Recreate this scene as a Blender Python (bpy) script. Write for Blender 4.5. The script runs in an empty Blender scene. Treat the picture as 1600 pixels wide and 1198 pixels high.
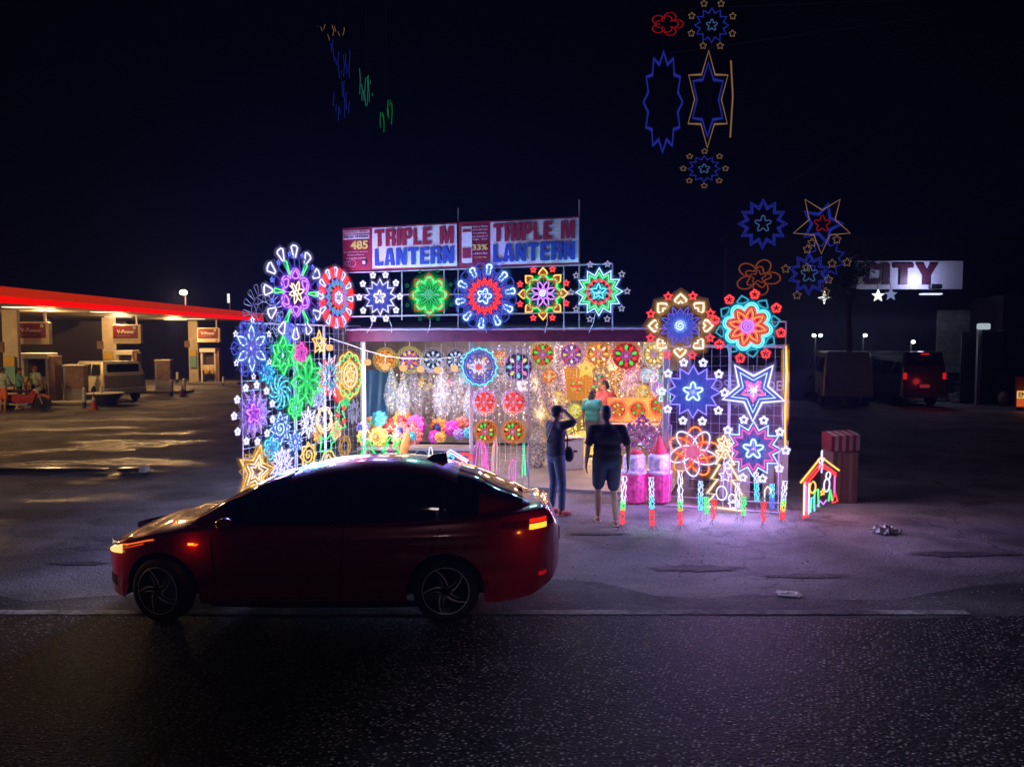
import bpy, math, random
import numpy as np
from mathutils import Vector, Matrix
random.seed(7); rng = np.random.default_rng(7)
HAZE = .0011
R = math.radians; PI = math.pi
SC = bpy.context.scene; COL = SC.collection

# ------------------------------------------------------------------ camera
F, CX, CY, CAMH, PITCH = 1209.0, 800.0, 599.0, 2.7, math.atan(69 / 1209)
cd = bpy.data.cameras.new('camera'); cam = bpy.data.objects.new('camera', cd); COL.objects.link(cam)
cam.location = (0, 0, CAMH); cam.rotation_euler = (PI / 2 - PITCH, 0, 0)
cd.lens = 36 * F / 1600; cd.sensor_width = 36; cd.clip_start = .05; cd.clip_end = 1500
SC.camera = cam
# ------------------------------------------------------------------ night sky
W = bpy.data.worlds.new('World'); SC.world = W; W.use_nodes = True
nt = W.node_tree; nt.nodes.clear()
out = nt.nodes.new('ShaderNodeOutputWorld'); bg = nt.nodes.new('ShaderNodeBackground')
tc = nt.nodes.new('ShaderNodeTexCoord'); sp = nt.nodes.new('ShaderNodeSeparateXYZ'); rp = nt.nodes.new('ShaderNodeValToRGB')
nt.links.new(tc.outputs['Generated'], sp.inputs[0]); nt.links.new(sp.outputs['Z'], rp.inputs[0])
rp.color_ramp.elements[0].position = 0; rp.color_ramp.elements[0].color = (.0005, .0006, .0018, 1)
rp.color_ramp.elements[1].position = .5; rp.color_ramp.elements[1].color = (.0002, .0002, .0006, 1)
nt.links.new(rp.outputs[0], bg.inputs[0]); bg.inputs[1].default_value = 1.0
nt.links.new(bg.outputs[0], out.inputs[0])
SC.view_settings.view_transform = 'Standard'; SC.view_settings.look = 'None'
SC.view_settings.exposure = 0; SC.view_settings.gamma = 1
cy = SC.cycles
cy.max_bounces = 6; cy.diffuse_bounces = 2; cy.glossy_bounces = 3; cy.transmission_bounces = 3
cy.volume_bounces = 0; cy.transparent_max_bounces = 40
cy.sample_clamp_indirect = 1.5; cy.sample_clamp_direct = 0
cy.caustics_reflective = False; cy.caustics_refractive = False
cy.use_denoising = True; cy.volume_max_steps = 64; cy.volume_step_rate = 4

# ------------------------------------------------------------------ projection helpers (photo pixels -> metres)
def ray(px, py):
    x = (px - CX) / F; y = -(py - CY) / F
    return Vector((x, math.cos(PITCH) + y * math.sin(PITCH), y * math.cos(PITCH) - math.sin(PITCH)))
def P(px, py, Y):
    r = ray(px, py); return Vector((r.x * Y / r.y, Y, CAMH + r.z * Y / r.y))
def G(px, py, z=0.0):
    r = ray(px, py); t = (z - CAMH) / r.z; return Vector((r.x * t, r.y * t, z))
class Plane:
    def __init__(s, p0, p1):
        s.p = Vector((p0[0], p0[1], 0)); d = Vector((p1[0] - p0[0], p1[1] - p0[1], 0)); s.d = d.normalized()
        s.yaw = math.atan2(s.d.y, s.d.x); s.n = Vector((s.d.y, -s.d.x, 0))     # n faces local -Y
    def hit(s, px, py, off=0.0):
        r = ray(px, py); o = Vector((0, 0, CAMH)); t = ((s.p + s.n * off - o).dot(s.n)) / r.dot(s.n)
        return o + r * t
FP = Plane((-3.21, 14.65), (1.15, 13.2))        # shop front
WP = Plane((-4.14, 12.0), (-3.09, 14.65))       # side wing

# ------------------------------------------------------------------ materials
MC = {}
def mat(name, color=(.5, .5, .5), rough=.6, metal=0.0, noise=None, bump=0.0, scale=20, coat=0.0, spec=.5, alpha=1.0, trans=0.0):
    if name in MC: return MC[name]
    m = bpy.data.materials.new(name); m.use_nodes = True; n = m.node_tree; b = n.nodes['Principled BSDF']
    b.inputs['Base Color'].default_value = (*color, 1); b.inputs['Roughness'].default_value = rough
    b.inputs['Metallic'].default_value = metal; b.inputs['Coat Weight'].default_value = coat
    b.inputs['Specular IOR Level'].default_value = spec; b.inputs['Alpha'].default_value = alpha
    b.inputs['Transmission Weight'].default_value = trans
    v = noise or .12
    t = n.nodes.new('ShaderNodeTexCoord'); nz = n.nodes.new('ShaderNodeTexNoise'); nz.inputs['Scale'].default_value = scale
    nz.inputs['Detail'].default_value = 5; n.links.new(t.outputs['Object'], nz.inputs['Vector'])
    r = n.nodes.new('ShaderNodeValToRGB'); n.links.new(nz.outputs['Fac'], r.inputs[0])
    r.color_ramp.elements[0].position = .3; r.color_ramp.elements[1].position = .7
    r.color_ramp.elements[0].color = (*[c * (1 - v) for c in color], 1); r.color_ramp.elements[1].color = (*[min(1, c * (1 + v)) for c in color], 1)
    n.links.new(r.outputs[0], b.inputs['Base Color'])
    if bump:
        bp = n.nodes.new('ShaderNodeBump'); bp.inputs['Strength'].default_value = bump; bp.inputs['Distance'].default_value = .02
        n.links.new(nz.outputs['Fac'], bp.inputs['Height']); n.links.new(bp.outputs[0], b.inputs['Normal'])
    MC[name] = m; return m
def emit(name, color, strength, sampling='NONE', alpha=None):
    if name in MC: return MC[name]
    m = bpy.data.materials.new(name); m.use_nodes = True; n = m.node_tree; n.nodes.clear()
    o = n.nodes.new('ShaderNodeOutputMaterial'); e = n.nodes.new('ShaderNodeEmission')
    e.inputs[0].default_value = (*color, 1); e.inputs[1].default_value = strength
    if alpha is None: n.links.new(e.outputs[0], o.inputs[0])
    else:
        t = n.nodes.new('ShaderNodeBsdfTransparent'); x = n.nodes.new('ShaderNodeMixShader'); x.inputs[0].default_value = alpha
        n.links.new(t.outputs[0], x.inputs[1]); n.links.new(e.outputs[0], x.inputs[2]); n.links.new(x.outputs[0], o.inputs[0])
    m.cycles.emission_sampling = sampling
    MC[name] = m; return m
LC = {'blue': ((.22, .28, 1), (.03, .05, 1)), 'white': ((1, .97, 1), (.42, .40, 1)), 'ice': ((.85, .97, 1), (.08, .3, 1)),
      'warm': ((1, .93, .78), (1, .5, .16)), 'red': ((1, .09, .08), (1, .01, .02)), 'green': ((.2, 1, .32), (0, .9, .12)),
      'cyan': ((.25, .9, 1), (0, .55, .9)), 'purple': ((.72, .36, 1), (.38, .04, 1)), 'magenta': ((1, .22, .6), (1, .02, .4)),
      'gold': ((1, .72, .2), (1, .42, .02)), 'orange': ((1, .38, .12), (1, .16, .01)), 'teal': ((.5, 1, .85), (0, .75, .4)),
      'violet': ((.42, .38, 1), (.14, .08, 1))}
def glow(c, level='on'):
    core, halo = LC[c]
    if level == 'on': return [emit('lit_rope_' + c, core, 1.9), emit('rope_halo_' + c, halo, 1.0, alpha=.33), emit('rope_bloom_' + c, halo, 1.0, alpha=.07), emit('outer_bloom_' + c, halo, 1.0, alpha=.035)]  # tubes round the lit core imitate lens bloom by faint emission
    if level == 'mid': return [emit('soft_rope_' + c, tuple(.5 * a + .5 * b for a, b in zip(core, halo)), .62), emit('soft_halo_' + c, halo, .5, alpha=.16)]
    return [emit('faint_rope_' + c, tuple(.2 * a + .8 * b for a, b in zip(core, halo)), .21), emit('faint_halo_' + c, halo, .12, alpha=.10)]
def cells(name, c, s):
    """mottled shell panes, each pane letting through a little more or less of the lamp behind it"""
    if name in MC: return MC[name]
    m = emit(name, c, s); n = m.node_tree; e = [q for q in n.nodes if q.type == 'EMISSION'][0]; t = n.nodes.new('ShaderNodeTexCoord'); v = n.nodes.new('ShaderNodeTexVoronoi'); v.inputs['Scale'].default_value = 26
    n.links.new(t.outputs['Object'], v.inputs['Vector']); sc = n.nodes.new('ShaderNodeSeparateColor'); n.links.new(v.outputs['Color'], sc.inputs[0]); r = n.nodes.new('ShaderNodeValToRGB'); n.links.new(sc.outputs[0], r.inputs[0])
    r.color_ramp.elements[0].color = (*[q * .25 for q in c], 1); r.color_ramp.elements[1].color = (*[min(1.6, q * 1.5 + .12) for q in c], 1); n.links.new(r.outputs[0], e.inputs[0]); return m
M_WIRE = mat('galvanised_wire', (.26, .27, .3), .45, .5)
M_OFF = mat('unlit_tube', (.42, .43, .50), .35)
M_BLACK = mat('black_plastic', (.012, .012, .013), .5)
M_CABLE = mat('white_cable', (.6, .6, .62), .5)

# ------------------------------------------------------------------ mesh builder
class MB:
    def __init__(s): s.v = []; s.f = []; s.m = []; s.n = 0
    def add(s, V, Fs, m=0):
        s.v.extend([tuple(map(float, p)) for p in V]); s.f.extend([tuple(int(i) + s.n for i in f) for f in Fs]); s.m.extend([m] * len(Fs)); s.n = len(s.v); return s
    def tube(s, pts, r, n=5, closed=False, m=0):
        p = np.array([tuple(q) for q in pts], float); N = len(p)
        if N < 2: return s
        if closed: t = np.roll(p, -1, 0) - np.roll(p, 1, 0)
        else: t = np.gradient(p, axis=0)
        L = np.linalg.norm(t, axis=1, keepdims=True); L[L < 1e-9] = 1; t = t / L
        ax = np.array([0, 1, 0.]) if np.abs(t[:, 1]).mean() < .8 else np.array([1, 0, 0.])
        a = np.cross(t, ax); la = np.linalg.norm(a, axis=1, keepdims=True); la[la < 1e-6] = 1; a = a / la
        b = np.cross(a, t)
        rr = np.broadcast_to(np.array(r, float).reshape(-1, 1, 1) if np.ndim(r) else np.full((1, 1, 1), r), (N, 1, 1))
        th = np.arange(n) * 2 * PI / n
        V = p[:, None] + rr * (a[:, None] * np.cos(th)[None, :, None] + b[:, None] * np.sin(th)[None, :, None])
        V = V.reshape(-1, 3); Fs = []
        for i in range(N if closed else N - 1):
            j = (i + 1) % N
            for k in range(n):
                l = (k + 1) % n; Fs.append((i * n + k, i * n + l, j * n + l, j * n + k))
        if not closed: Fs.append(tuple(range(n - 1, -1, -1))); Fs.append(tuple((N - 1) * n + k for k in range(n)))
        return s.add(V, Fs, m)
    def rope(s, pts, r, closed=True, n=5, bloom_tubes=False):
        s.tube(pts, r, n, closed, 0); s.tube(pts, r * 2.1, n, closed, 1)
        if bloom_tubes: s.tube(pts, r * 3.8, 6, closed, 2); s.tube(pts, r * 6.6, 6, closed, 3)  # oversized glowing tubes stand in for bloom round the rope
        return s
    def box(s, c, d, m=0, yaw=0.0, bev=0.0):
        x, y, z = [q / 2 for q in d]; cs, sn = math.cos(yaw), math.sin(yaw)
        if bev:
            q = [(-x + bev, -y), (x - bev, -y), (x, -y + bev), (x, y - bev), (x - bev, y), (-x + bev, y), (-x, y - bev), (-x, -y + bev)]
            V = []
            for zz, k in ((-z, 1 - bev / min(x, y)), (-z + bev, 1), (z - bev, 1), (z, 1 - bev / min(x, y))): V += [(a * k, b * k, zz) for a, b in q]
            Fs = [tuple(range(7, -1, -1)), tuple(range(24, 32))] + [(i * 8 + k, i * 8 + (k + 1) % 8, i * 8 + 8 + (k + 1) % 8, i * 8 + 8 + k) for i in range(3) for k in range(8)]
        else:
            V = [(a, b, e) for e in (-z, z) for a, b in ((-x, -y), (x, -y), (x, y), (-x, y))]
            Fs = [(3, 2, 1, 0), (4, 5, 6, 7), (0, 1, 5, 4), (1, 2, 6, 5), (2, 3, 7, 6), (3, 0, 4, 7)]
        V = [(c[0] + a * cs - b * sn, c[1] + a * sn + b * cs, c[2] + e) for a, b, e in V]
        return s.add(V, Fs, m)
    def cyl(s, p0, p1, r0, r1=None, n=12, m=0): return s.tube([p0, p1], [r0, r0 if r1 is None else r1], n, False, m)
    def ball(s, c, r, m=0, nu=10, nv=7):
        rx, ry, rz = (r, r, r) if np.ndim(r) == 0 else r
        V = [(c[0], c[1], c[2] - rz)]; Fs = []
        for i in range(1, nv):
            a = -PI / 2 + PI * i / nv
            for k in range(nu): V.append((c[0] + rx * math.cos(a) * math.cos(2 * PI * k / nu), c[1] + ry * math.cos(a) * math.sin(2 * PI * k / nu), c[2] + rz * math.sin(a)))
        V.append((c[0], c[1], c[2] + rz)); T = len(V) - 1
        for k in range(nu):
            l = (k + 1) % nu; Fs.append((0, 1 + l, 1 + k)); Fs.append((T, 1 + (nv - 2) * nu + k, 1 + (nv - 2) * nu + l))
            for i in range(nv - 2): Fs.append((1 + i * nu + k, 1 + i * nu + l, 1 + (i + 1) * nu + l, 1 + (i + 1) * nu + k))
        return s.add(V, Fs, m)
    def lathe(s, c, prof, n=24, m=0, axis='Z'):
        V = []; Fs = []
        for r, h in prof:
            for k in range(n):
                a = 2 * PI * k / n; u, v = r * math.cos(a), r * math.sin(a)
                V.append((c[0] + u, c[1] + v, c[2] + h) if axis == 'Z' else (c[0] + u, c[1] + h, c[2] + v))
        for i in range(len(prof) - 1):
            for k in range(n):
                l = (k + 1) % n; q = (i * n + k, i * n + l, (i + 1) * n + l, (i + 1) * n + k); Fs.append(q if axis == 'Z' else q[::-1])
        if prof[0][0] > 1e-4: Fs.append(tuple(range(n - 1, -1, -1)) if axis == 'Z' else tuple(range(n)))
        if prof[-1][0] > 1e-4: Fs.append(tuple((len(prof) - 1) * n + k for k in range(n)))
        return s.add(V, Fs, m)
    def prism(s, poly, y0, y1, m=0, axis='Y'):
        N = len(poly); f = (lambda a, b, h: (a, h, b)) if axis == 'Y' else ((lambda a, b, h: (a, b, h)) if axis == 'Z' else (lambda a, b, h: (h, a, b)))
        V = [f(a, b, y0) for a, b in poly] + [f(a, b, y1) for a, b in poly]
        Fs = [tuple(range(N)), tuple(range(2 * N - 1, N - 1, -1))] + [(k, (k + 1) % N, N + (k + 1) % N, N + k) for k in range(N)]
        return s.add(V, Fs, m)
    def build(s, name, mats, parent=None, smooth=False, loc=None, yaw=0.0):
        me = bpy.data.meshes.new(name); me.from_pydata(s.v, [], s.f)
        for x in (mats if isinstance(mats, (list, tuple)) else [mats]): me.materials.append(x)
        me.polygons.foreach_set('material_index', s.m)
        if smooth: me.polygons.foreach_set('use_smooth', [True] * len(s.f))
        me.update(); o = bpy.data.objects.new(name, me); COL.objects.link(o)
        if parent: o.parent = parent
        if loc is not None: o.location = loc
        o.rotation_euler.z = yaw; return o
def tag(o, label=None, cat=None, group=None, kind=None):
    if label: o['label'] = label
    if cat: o['category'] = cat
    if group: o['group'] = group
    if kind: o['kind'] = kind
    return o
def thing(name, label, cat, loc=(0, 0, 0), yaw=0.0, group=None):
    o = bpy.data.objects.new(name, None); o.empty_display_size = .1; COL.objects.link(o); o.location = loc; o.rotation_euler = (0, 0, yaw)
    return tag(o, label, cat, group)
def structure(o): o['kind'] = 'structure'; return o
def lamp(parent, loc, color, power, radius=.12, name='light', spot=None):
    l = bpy.data.lights.new(name, 'SPOT' if spot else 'POINT'); l.color = color; l.energy = power; l.shadow_soft_size = radius
    if spot: l.spot_size = R(spot); l.spot_blend = .6
    o = bpy.data.objects.new(name, l); COL.objects.link(o); o.parent = parent; o.location = loc; return o
def share(o, parent, loc, rot=None):
    c = o.copy(); COL.objects.link(c); c.parent = parent; c.location = loc
    if rot is not None: c.rotation_euler = rot
    return c
def text(s, w, h, m, parent, loc, name='lettering', bold=.0, depth=.004, align='C'):
    """lettering stretched to exactly w x h metres, lying in the local XZ plane, facing -Y"""
    cu = bpy.data.curves.new(name, 'FONT'); cu.body = s; cu.offset = bold; cu.extrude = .02; cu.resolution_u = 3
    if '\n' in s: cu.align_x = 'CENTER'
    t = bpy.data.objects.new(name, cu); COL.objects.link(t); bpy.context.view_layer.update()
    me = bpy.data.meshes.new_from_object(t.evaluated_get(bpy.context.evaluated_depsgraph_get()))
    bpy.data.objects.remove(t); me.name = name
    n = len(me.vertices); co = np.empty(n * 3); me.vertices.foreach_get('co', co); co = co.reshape(-1, 3)
    lo, hi = co.min(0), co.max(0); u = (co - (lo + hi) / 2) / np.maximum(hi - lo, 1e-6)
    v = np.stack([u[:, 0] * w, -u[:, 2] * depth, u[:, 1] * h], 1)
    me.vertices.foreach_set('co', v.reshape(-1)); me.materials.clear(); me.materials.append(m); me.update()
    o = bpy.data.objects.new(name, me); COL.objects.link(o); o.parent = parent; o.location = loc; return o

# ------------------------------------------------------------------ 2-D outlines for light lanterns, unit radius, in (x, z)
def pol(r, a): return (r * math.sin(a), r * math.cos(a))
def star(n, Ro, Ri, rot=0): return [pol(Ro if k % 2 == 0 else Ri, PI * k / n + rot) for k in range(2 * n)]
def rstar(Ro, Ri, rot=0, n=5, s=5):
    return [pol(Ri + (Ro - Ri) * (.5 + .5 * math.cos(n * 2 * PI * k / (n * s * 2))) ** 1.1, 2 * PI * k / (n * s * 2) + rot) for k in range(n * s * 2)]
def flower(n, Ro, Ri, rot=0, p=.5):
    N = n * 14; return [pol(Ri + (Ro - Ri) * abs(math.cos(n * (PI * k / N))) ** p, 2 * PI * k / N + rot) for k in range(N)]
def ring(r, N=28, c=(0, 0)): return [(c[0] + r * math.sin(2 * PI * k / N), c[1] + r * math.cos(2 * PI * k / N)) for k in range(N)]
def spin(pts, a): c, s = math.cos(a), math.sin(a); return [(x * c + z * s, -x * s + z * c) for x, z in pts]
def around(fn, n, rot=0): return [spin(fn, 2 * PI * k / n + rot) for k in range(n)]
def petal(r0, r1, w, tip=0.0, N=9):
    L = []
    for k in range(N + 1):
        u = k / N; L.append((w * math.sin(PI * u ** (.75 if not tip else .6)) * (1 if not tip else (1 - u) ** .25 if u < 1 else 0), r0 + (r1 - r0) * u))
    return L + [(-x, z) for x, z in L[-2:0:-1]]
def wedge(r0, r1, w0, w1): return [(-w0, r0), (-w1, r1), (-w1 * .5, r1 + w1 * .35), (w1 * .5, r1 + w1 * .35), (w1, r1), (w0, r0)]
def heart(r0, r1, w):
    h = r1 - r0; return [(0, r0 + .25 * h), (w * .45, r0), (w * .95, r0 + .12 * h), (w, r0 + .4 * h), (w * .55, r0 + .7 * h), (0, r1), (-w * .55, r0 + .7 * h), (-w, r0 + .4 * h), (-w * .95, r0 + .12 * h), (-w * .45, r0)]
def spiral(r, turns=2.2, N=30): return [pol(r * k / N, 2 * PI * turns * k / N) for k in range(2, N + 1)]
def ellipse(a, b, N=24, c=(0, 0)): return [(c[0] + a * math.sin(2 * PI * k / N), c[1] + b * math.cos(2 * PI * k / N)) for k in range(N)]
def mv(pts, dx, dz, s=1.0): return [(x * s + dx, z * s + dz) for x, z in pts]

def place3(pts, S, y, sx=1.0): return [(x * S * sx, y, z * S) for x, z in pts]
SMALL = {}
def small_star(parent, x, z, s, color, level, kind='star', y=-.03):
    key = (color, level, kind, round(s, 3))
    if key in SMALL: return share(SMALL[key], parent, (x, y, z))
    b = MB(); sh = rstar(1, .52) if kind == 'star' else (star(5, 1, .45) if kind == 'sharp' else flower(5, 1, .45))
    if level == 'off': b.tube(place3(sh, s, 0), .008, 4, True); o = b.build('small_star', M_OFF, parent)
    else: b.rope(place3(sh, s, 0), (.011 if level == 'on' else .008 if level == 'mid' else .0045) if s > .05 else .006); o = b.build('small_star', glow(color, level), parent)
    o.location = (x, y, z); SMALL[key] = o; return o

def lantern(name, label, px, py, d, plane, layers, smalls=(), cat='lantern', group='lit rope lanterns', sx=1.0, off=.06, light=None, rot=0, spokes=8, tilt=0.0, yaw=None, r=.0125, Y=None):
    """layers: (part name, colour, level, [closed outlines]) ; d: diameter in photo pixels"""
    if Y is not None: loc = P(px, py, Y); ya = yaw or 0.0
    else: loc = plane.hit(px, py, off); ya = plane.yaw if yaw is None else yaw
    S = d / 2 * loc.y / F
    t = thing(name, label, cat, loc, ya, group); t.rotation_euler.y = tilt
    for i, lay in enumerate(layers):
        pn, c, lv, outs = lay[:4]; rr = lay[4] if len(lay) > 4 else r; b = MB()
        for o_ in outs:
            closed = not (isinstance(o_, tuple) and o_[0] == 'open')
            q = o_ if closed else o_[1]
            q = place3(spin(q, rot), S, -.012 * i, sx)
            if lv == 'off': b.tube(q, .007, 4, closed)
            elif lv == 'on': b.rope(q, rr, closed, 5, rr >= .0095)
            else: b.rope(q, rr * .72, closed, 4)
        b.build(pn, M_OFF if lv == 'off' else glow(c, lv), t)
    for n, rad, size, c, lv, kind, ph in smalls:
        for k in range(n):
            x, z = pol(rad * S, 2 * PI * k / n + ph + rot); small_star(t, x * sx, z, size * S, c, lv, kind)
    if spokes:
        b = MB()
        for k in range(spokes):
            x, z = pol(S * .95, 2 * PI * k / spokes); b.tube([(-x * sx, .015, -z), (x * sx, .015, z)], .0035, 3)
        b.build('wire_frame', M_WIRE, t)
    if light: lamp(t, (0, -.16, 0), tuple(c * .5 + w * .5 for c, w in zip(light[0], (.30, .26, 1))), light[1] * LB, .14)
    return t
LB = 3.7
BL, WH, RD, GN, PU, GO, CN, MG, WM = (.12, .16, 1), (.75, .75, 1), (1, .06, .06), (.05, 1, .2), (.5, .1, 1), (1, .6, .15), (.05, .6, 1), (1, .1, .6), (1, .8, .55)
# ------------------------------------------------------------------ ground, road, edge line
def ground_mat(name, c0, c1, scale, wet=False, road=False):
    m = bpy.data.materials.new(name); m.use_nodes = True; n = m.node_tree; L = n.links.new; b = n.nodes['Principled BSDF']
    t = n.nodes.new('ShaderNodeTexCoord')
    def noise(s, det=6, vec=None):
        q = n.nodes.new('ShaderNodeTexNoise'); q.inputs['Scale'].default_value = s; q.inputs['Detail'].default_value = det; L(vec or t.outputs['Object'], q.inputs['Vector']); return q
    def ramp(src, p0, p1, a, bb):
        q = n.nodes.new('ShaderNodeValToRGB'); q.color_ramp.elements[0].position = p0; q.color_ramp.elements[1].position = p1
        q.color_ramp.elements[0].color = (*a, 1); q.color_ramp.elements[1].color = (*bb, 1); L(src, q.inputs[0]); return q
    def mix(f, a, bb, mode='MIX'):
        q = n.nodes.new('ShaderNodeMix'); q.data_type = 'RGBA'; q.blend_type = mode
        if isinstance(f, float): q.inputs[0].default_value = f
        else: L(f, q.inputs[0])
        L(a, q.inputs[6]); L(bb, q.inputs[7]); return q.outputs[2]
    n1 = noise(scale, 8); base = ramp(n1.outputs['Fac'], .35, .68, c0, c1)
    n2 = noise(34, 4); fine = ramp(n2.outputs['Fac'], .3, .7, (.5, .5, .5), (1.3, 1.3, 1.3))
    col = mix(1.0, base.outputs[0], fine.outputs[0], 'MULTIPLY')
    vo = n.nodes.new('ShaderNodeTexVoronoi'); vo.inputs['Scale'].default_value = 36 if road else 30; L(t.outputs['Object'], vo.inputs['Vector'])
    vc = n.nodes.new('ShaderNodeSeparateColor'); L(vo.outputs['Color'], vc.inputs[0])
    if road:
        gm_ = n.nodes.new('ShaderNodeMapping'); gm_.inputs['Scale'].default_value = (.75, 1.25, 1); gm_.inputs['Rotation'].default_value = (0, 0, .25); L(t.outputs['Object'], gm_.inputs[0]); L(gm_.outputs[0], vo.inputs['Vector'])
    st = ramp(vc.outputs[0], .25 if road else .93, 1.0 if road else .96, (0, 0, 0), (1, 1, 1))
    edge = ramp(vo.outputs['Distance'], .1, .42, (1, 1, 1), (0, 0, 0))
    mm = n.nodes.new('ShaderNodeMath'); mm.operation = 'MULTIPLY'; L(st.outputs[0], mm.inputs[0]); L(edge.outputs[0], mm.inputs[1])
    stone = n.nodes.new('ShaderNodeRGB'); stone.outputs[0].default_value = (.55, .5, .5, 1) if road else (.34, .31, .29, 1)
    col = mix(mm.outputs[0], col, stone.outputs[0])
    if not road:
        v2 = n.nodes.new('ShaderNodeTexVoronoi'); v2.feature = 'DISTANCE_TO_EDGE'; v2.inputs['Scale'].default_value = .23
        wob = noise(1.6, 5); ad = n.nodes.new('ShaderNodeVectorMath'); ad.operation = 'MULTIPLY_ADD'; L(wob.outputs['Color'], ad.inputs[0]); ad.inputs[1].default_value = (1.6, 1.6, .5); L(t.outputs['Object'], ad.inputs[2]); L(ad.outputs[0], v2.inputs['Vector'])
        ck = ramp(v2.outputs['Distance'], .001, .012, (.55, .55, .55), (1, 1, 1)); col = mix(1.0, col, ck.outputs[0], 'MULTIPLY')
        n5 = noise(.55, 7); pt = ramp(n5.outputs['Fac'], .5, .6, (1, 1, 1), (.36, .35, .35)); col = mix(1.0, col, pt.outputs[0], 'MULTIPLY')
    L(col, b.inputs['Base Color'])
    bp = n.nodes.new('ShaderNodeBump'); bp.inputs['Strength'].default_value = .9 if road else .75; bp.inputs['Distance'].default_value = .012 if road else .02
    h = n.nodes.new('ShaderNodeMath'); h.operation = 'ADD'; L(n2.outputs['Fac'], h.inputs[0]); L(edge.outputs[0] if road else noise(7, 6).outputs['Fac'], h.inputs[1])
    L(h.outputs[0], bp.inputs['Height']); L(bp.outputs[0], b.inputs['Normal'])
    b.inputs['Roughness'].default_value = .62 if road else .8; b.inputs['Specular IOR Level'].default_value = .08 if road else .3
    if wet:
        g = n.nodes.new('ShaderNodeMapping'); L(t.outputs['Object'], g.inputs[0]); g.inputs['Scale'].default_value = (.22, .42, 1)
        nw = noise(1.6, 6, g.outputs[0]); wr = ramp(nw.outputs['Fac'], .50, .60, (.7, .7, .7), (.14, .14, .14))
        s = n.nodes.new('ShaderNodeSeparateXYZ'); L(t.outputs['Object'], s.inputs[0])
        mr = n.nodes.new('ShaderNodeMapRange'); L(s.outputs['X'], mr.inputs[0]); mr.inputs[1].default_value = -5.5; mr.inputs[2].default_value = -8; mr.inputs[3].default_value = 0; mr.inputs[4].default_value = 1
        my = n.nodes.new('ShaderNodeMapRange'); L(s.outputs['Y'], my.inputs[0]); my.inputs[1].default_value = 30; my.inputs[2].default_value = 21; my.inputs[3].default_value = .12; my.inputs[4].default_value = 1
        mq = n.nodes.new('ShaderNodeMath'); mq.operation = 'MULTIPLY'; L(mr.outputs[0], mq.inputs[0]); L(my.outputs[0], mq.inputs[1])
        dry = n.nodes.new('ShaderNodeRGB'); dry.outputs[0].default_value = (.8, .8, .8, 1)
        L(mix(mq.outputs[0], dry.outputs[0], wr.outputs[0]), b.inputs['Roughness'])
    return m
gm = ground_mat('dusty_concrete', (.12, .11, .11), (.30, .28, .275), 1.1, wet=True)
rm = ground_mat('worn_asphalt', (.007, .007, .008), (.022, .021, .022), 1.7, road=True)
b = MB(); b.add([(-250, -30, 0), (250, -30, 0), (250, 400, 0), (-250, 400, 0)], [(0, 1, 2, 3)]); structure(b.build('ground', gm))
EY = 7.52
b = MB(); N = 160; xs = np.linspace(-60, 60, N + 1)
V = []; Fs = []
for i, x in enumerate(xs):
    e = EY - .12 + .05 * math.sin(x * 1.3) + .05 * math.sin(x * 4.1 + 1) + .02 * random.random(); V += [(x, -30, .006), (x, e, .006)]
    if i: Fs.append((2 * i - 2, 2 * i, 2 * i + 1, 2 * i - 1))
b.add(V, Fs); structure(b.build('road', rm))
sm = ground_mat('dirty_shoulder', (.035, .032, .032), (.10, .095, .092), 1.6)
b = MB(); V = []; Fs = []
for i in range(241):
    x = -60 + .5 * i; V += [(x, EY - .3, .003), (x, EY + .55 + .35 * math.sin(x * .9 + 2) + .18 * math.sin(x * 2.7) + .25 * random.random(), .003)]
    if i: Fs.append((2 * i - 2, 2 * i, 2 * i + 1, 2 * i - 1))
b.add(V, Fs); structure(b.build('road_shoulder', sm))
b = MB()
for k in range(5):
    cx_, cy_ = (-5.2, 2.2, 3.4, 1.2, 5.6)[k], (9.2, 9.0, 8.7, 10.6, 9.6)[k]; pts = []; n = 34; w_, h_ = random.uniform(.3, .7), random.uniform(.05, .16)
    b.add([(cx_ + w_ * math.cos(2 * PI * q / n) * random.uniform(.6, 1.25), cy_ + h_ * math.sin(2 * PI * q / n) * random.uniform(.7, 1.2), .007 + .0006 * k) for q in range(n)], [tuple(range(n))])
structure(b.build('worn_patches', sm))
lm = ground_mat('worn_line_paint', (.05, .05, .05), (.36, .35, .35), 2.6)
b = MB(); V = []; Fs = []
for i in range(101):
    x = -14 + .185 * i; V += [(x, EY - .075 + .008 * random.random(), .011), (x, EY + .045 + .012 * random.random(), .011)]
    if i: Fs.append((2 * i - 2, 2 * i, 2 * i + 1, 2 * i - 1))
b.add(V, Fs); structure(b.build('road_edge_line', lm))
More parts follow.
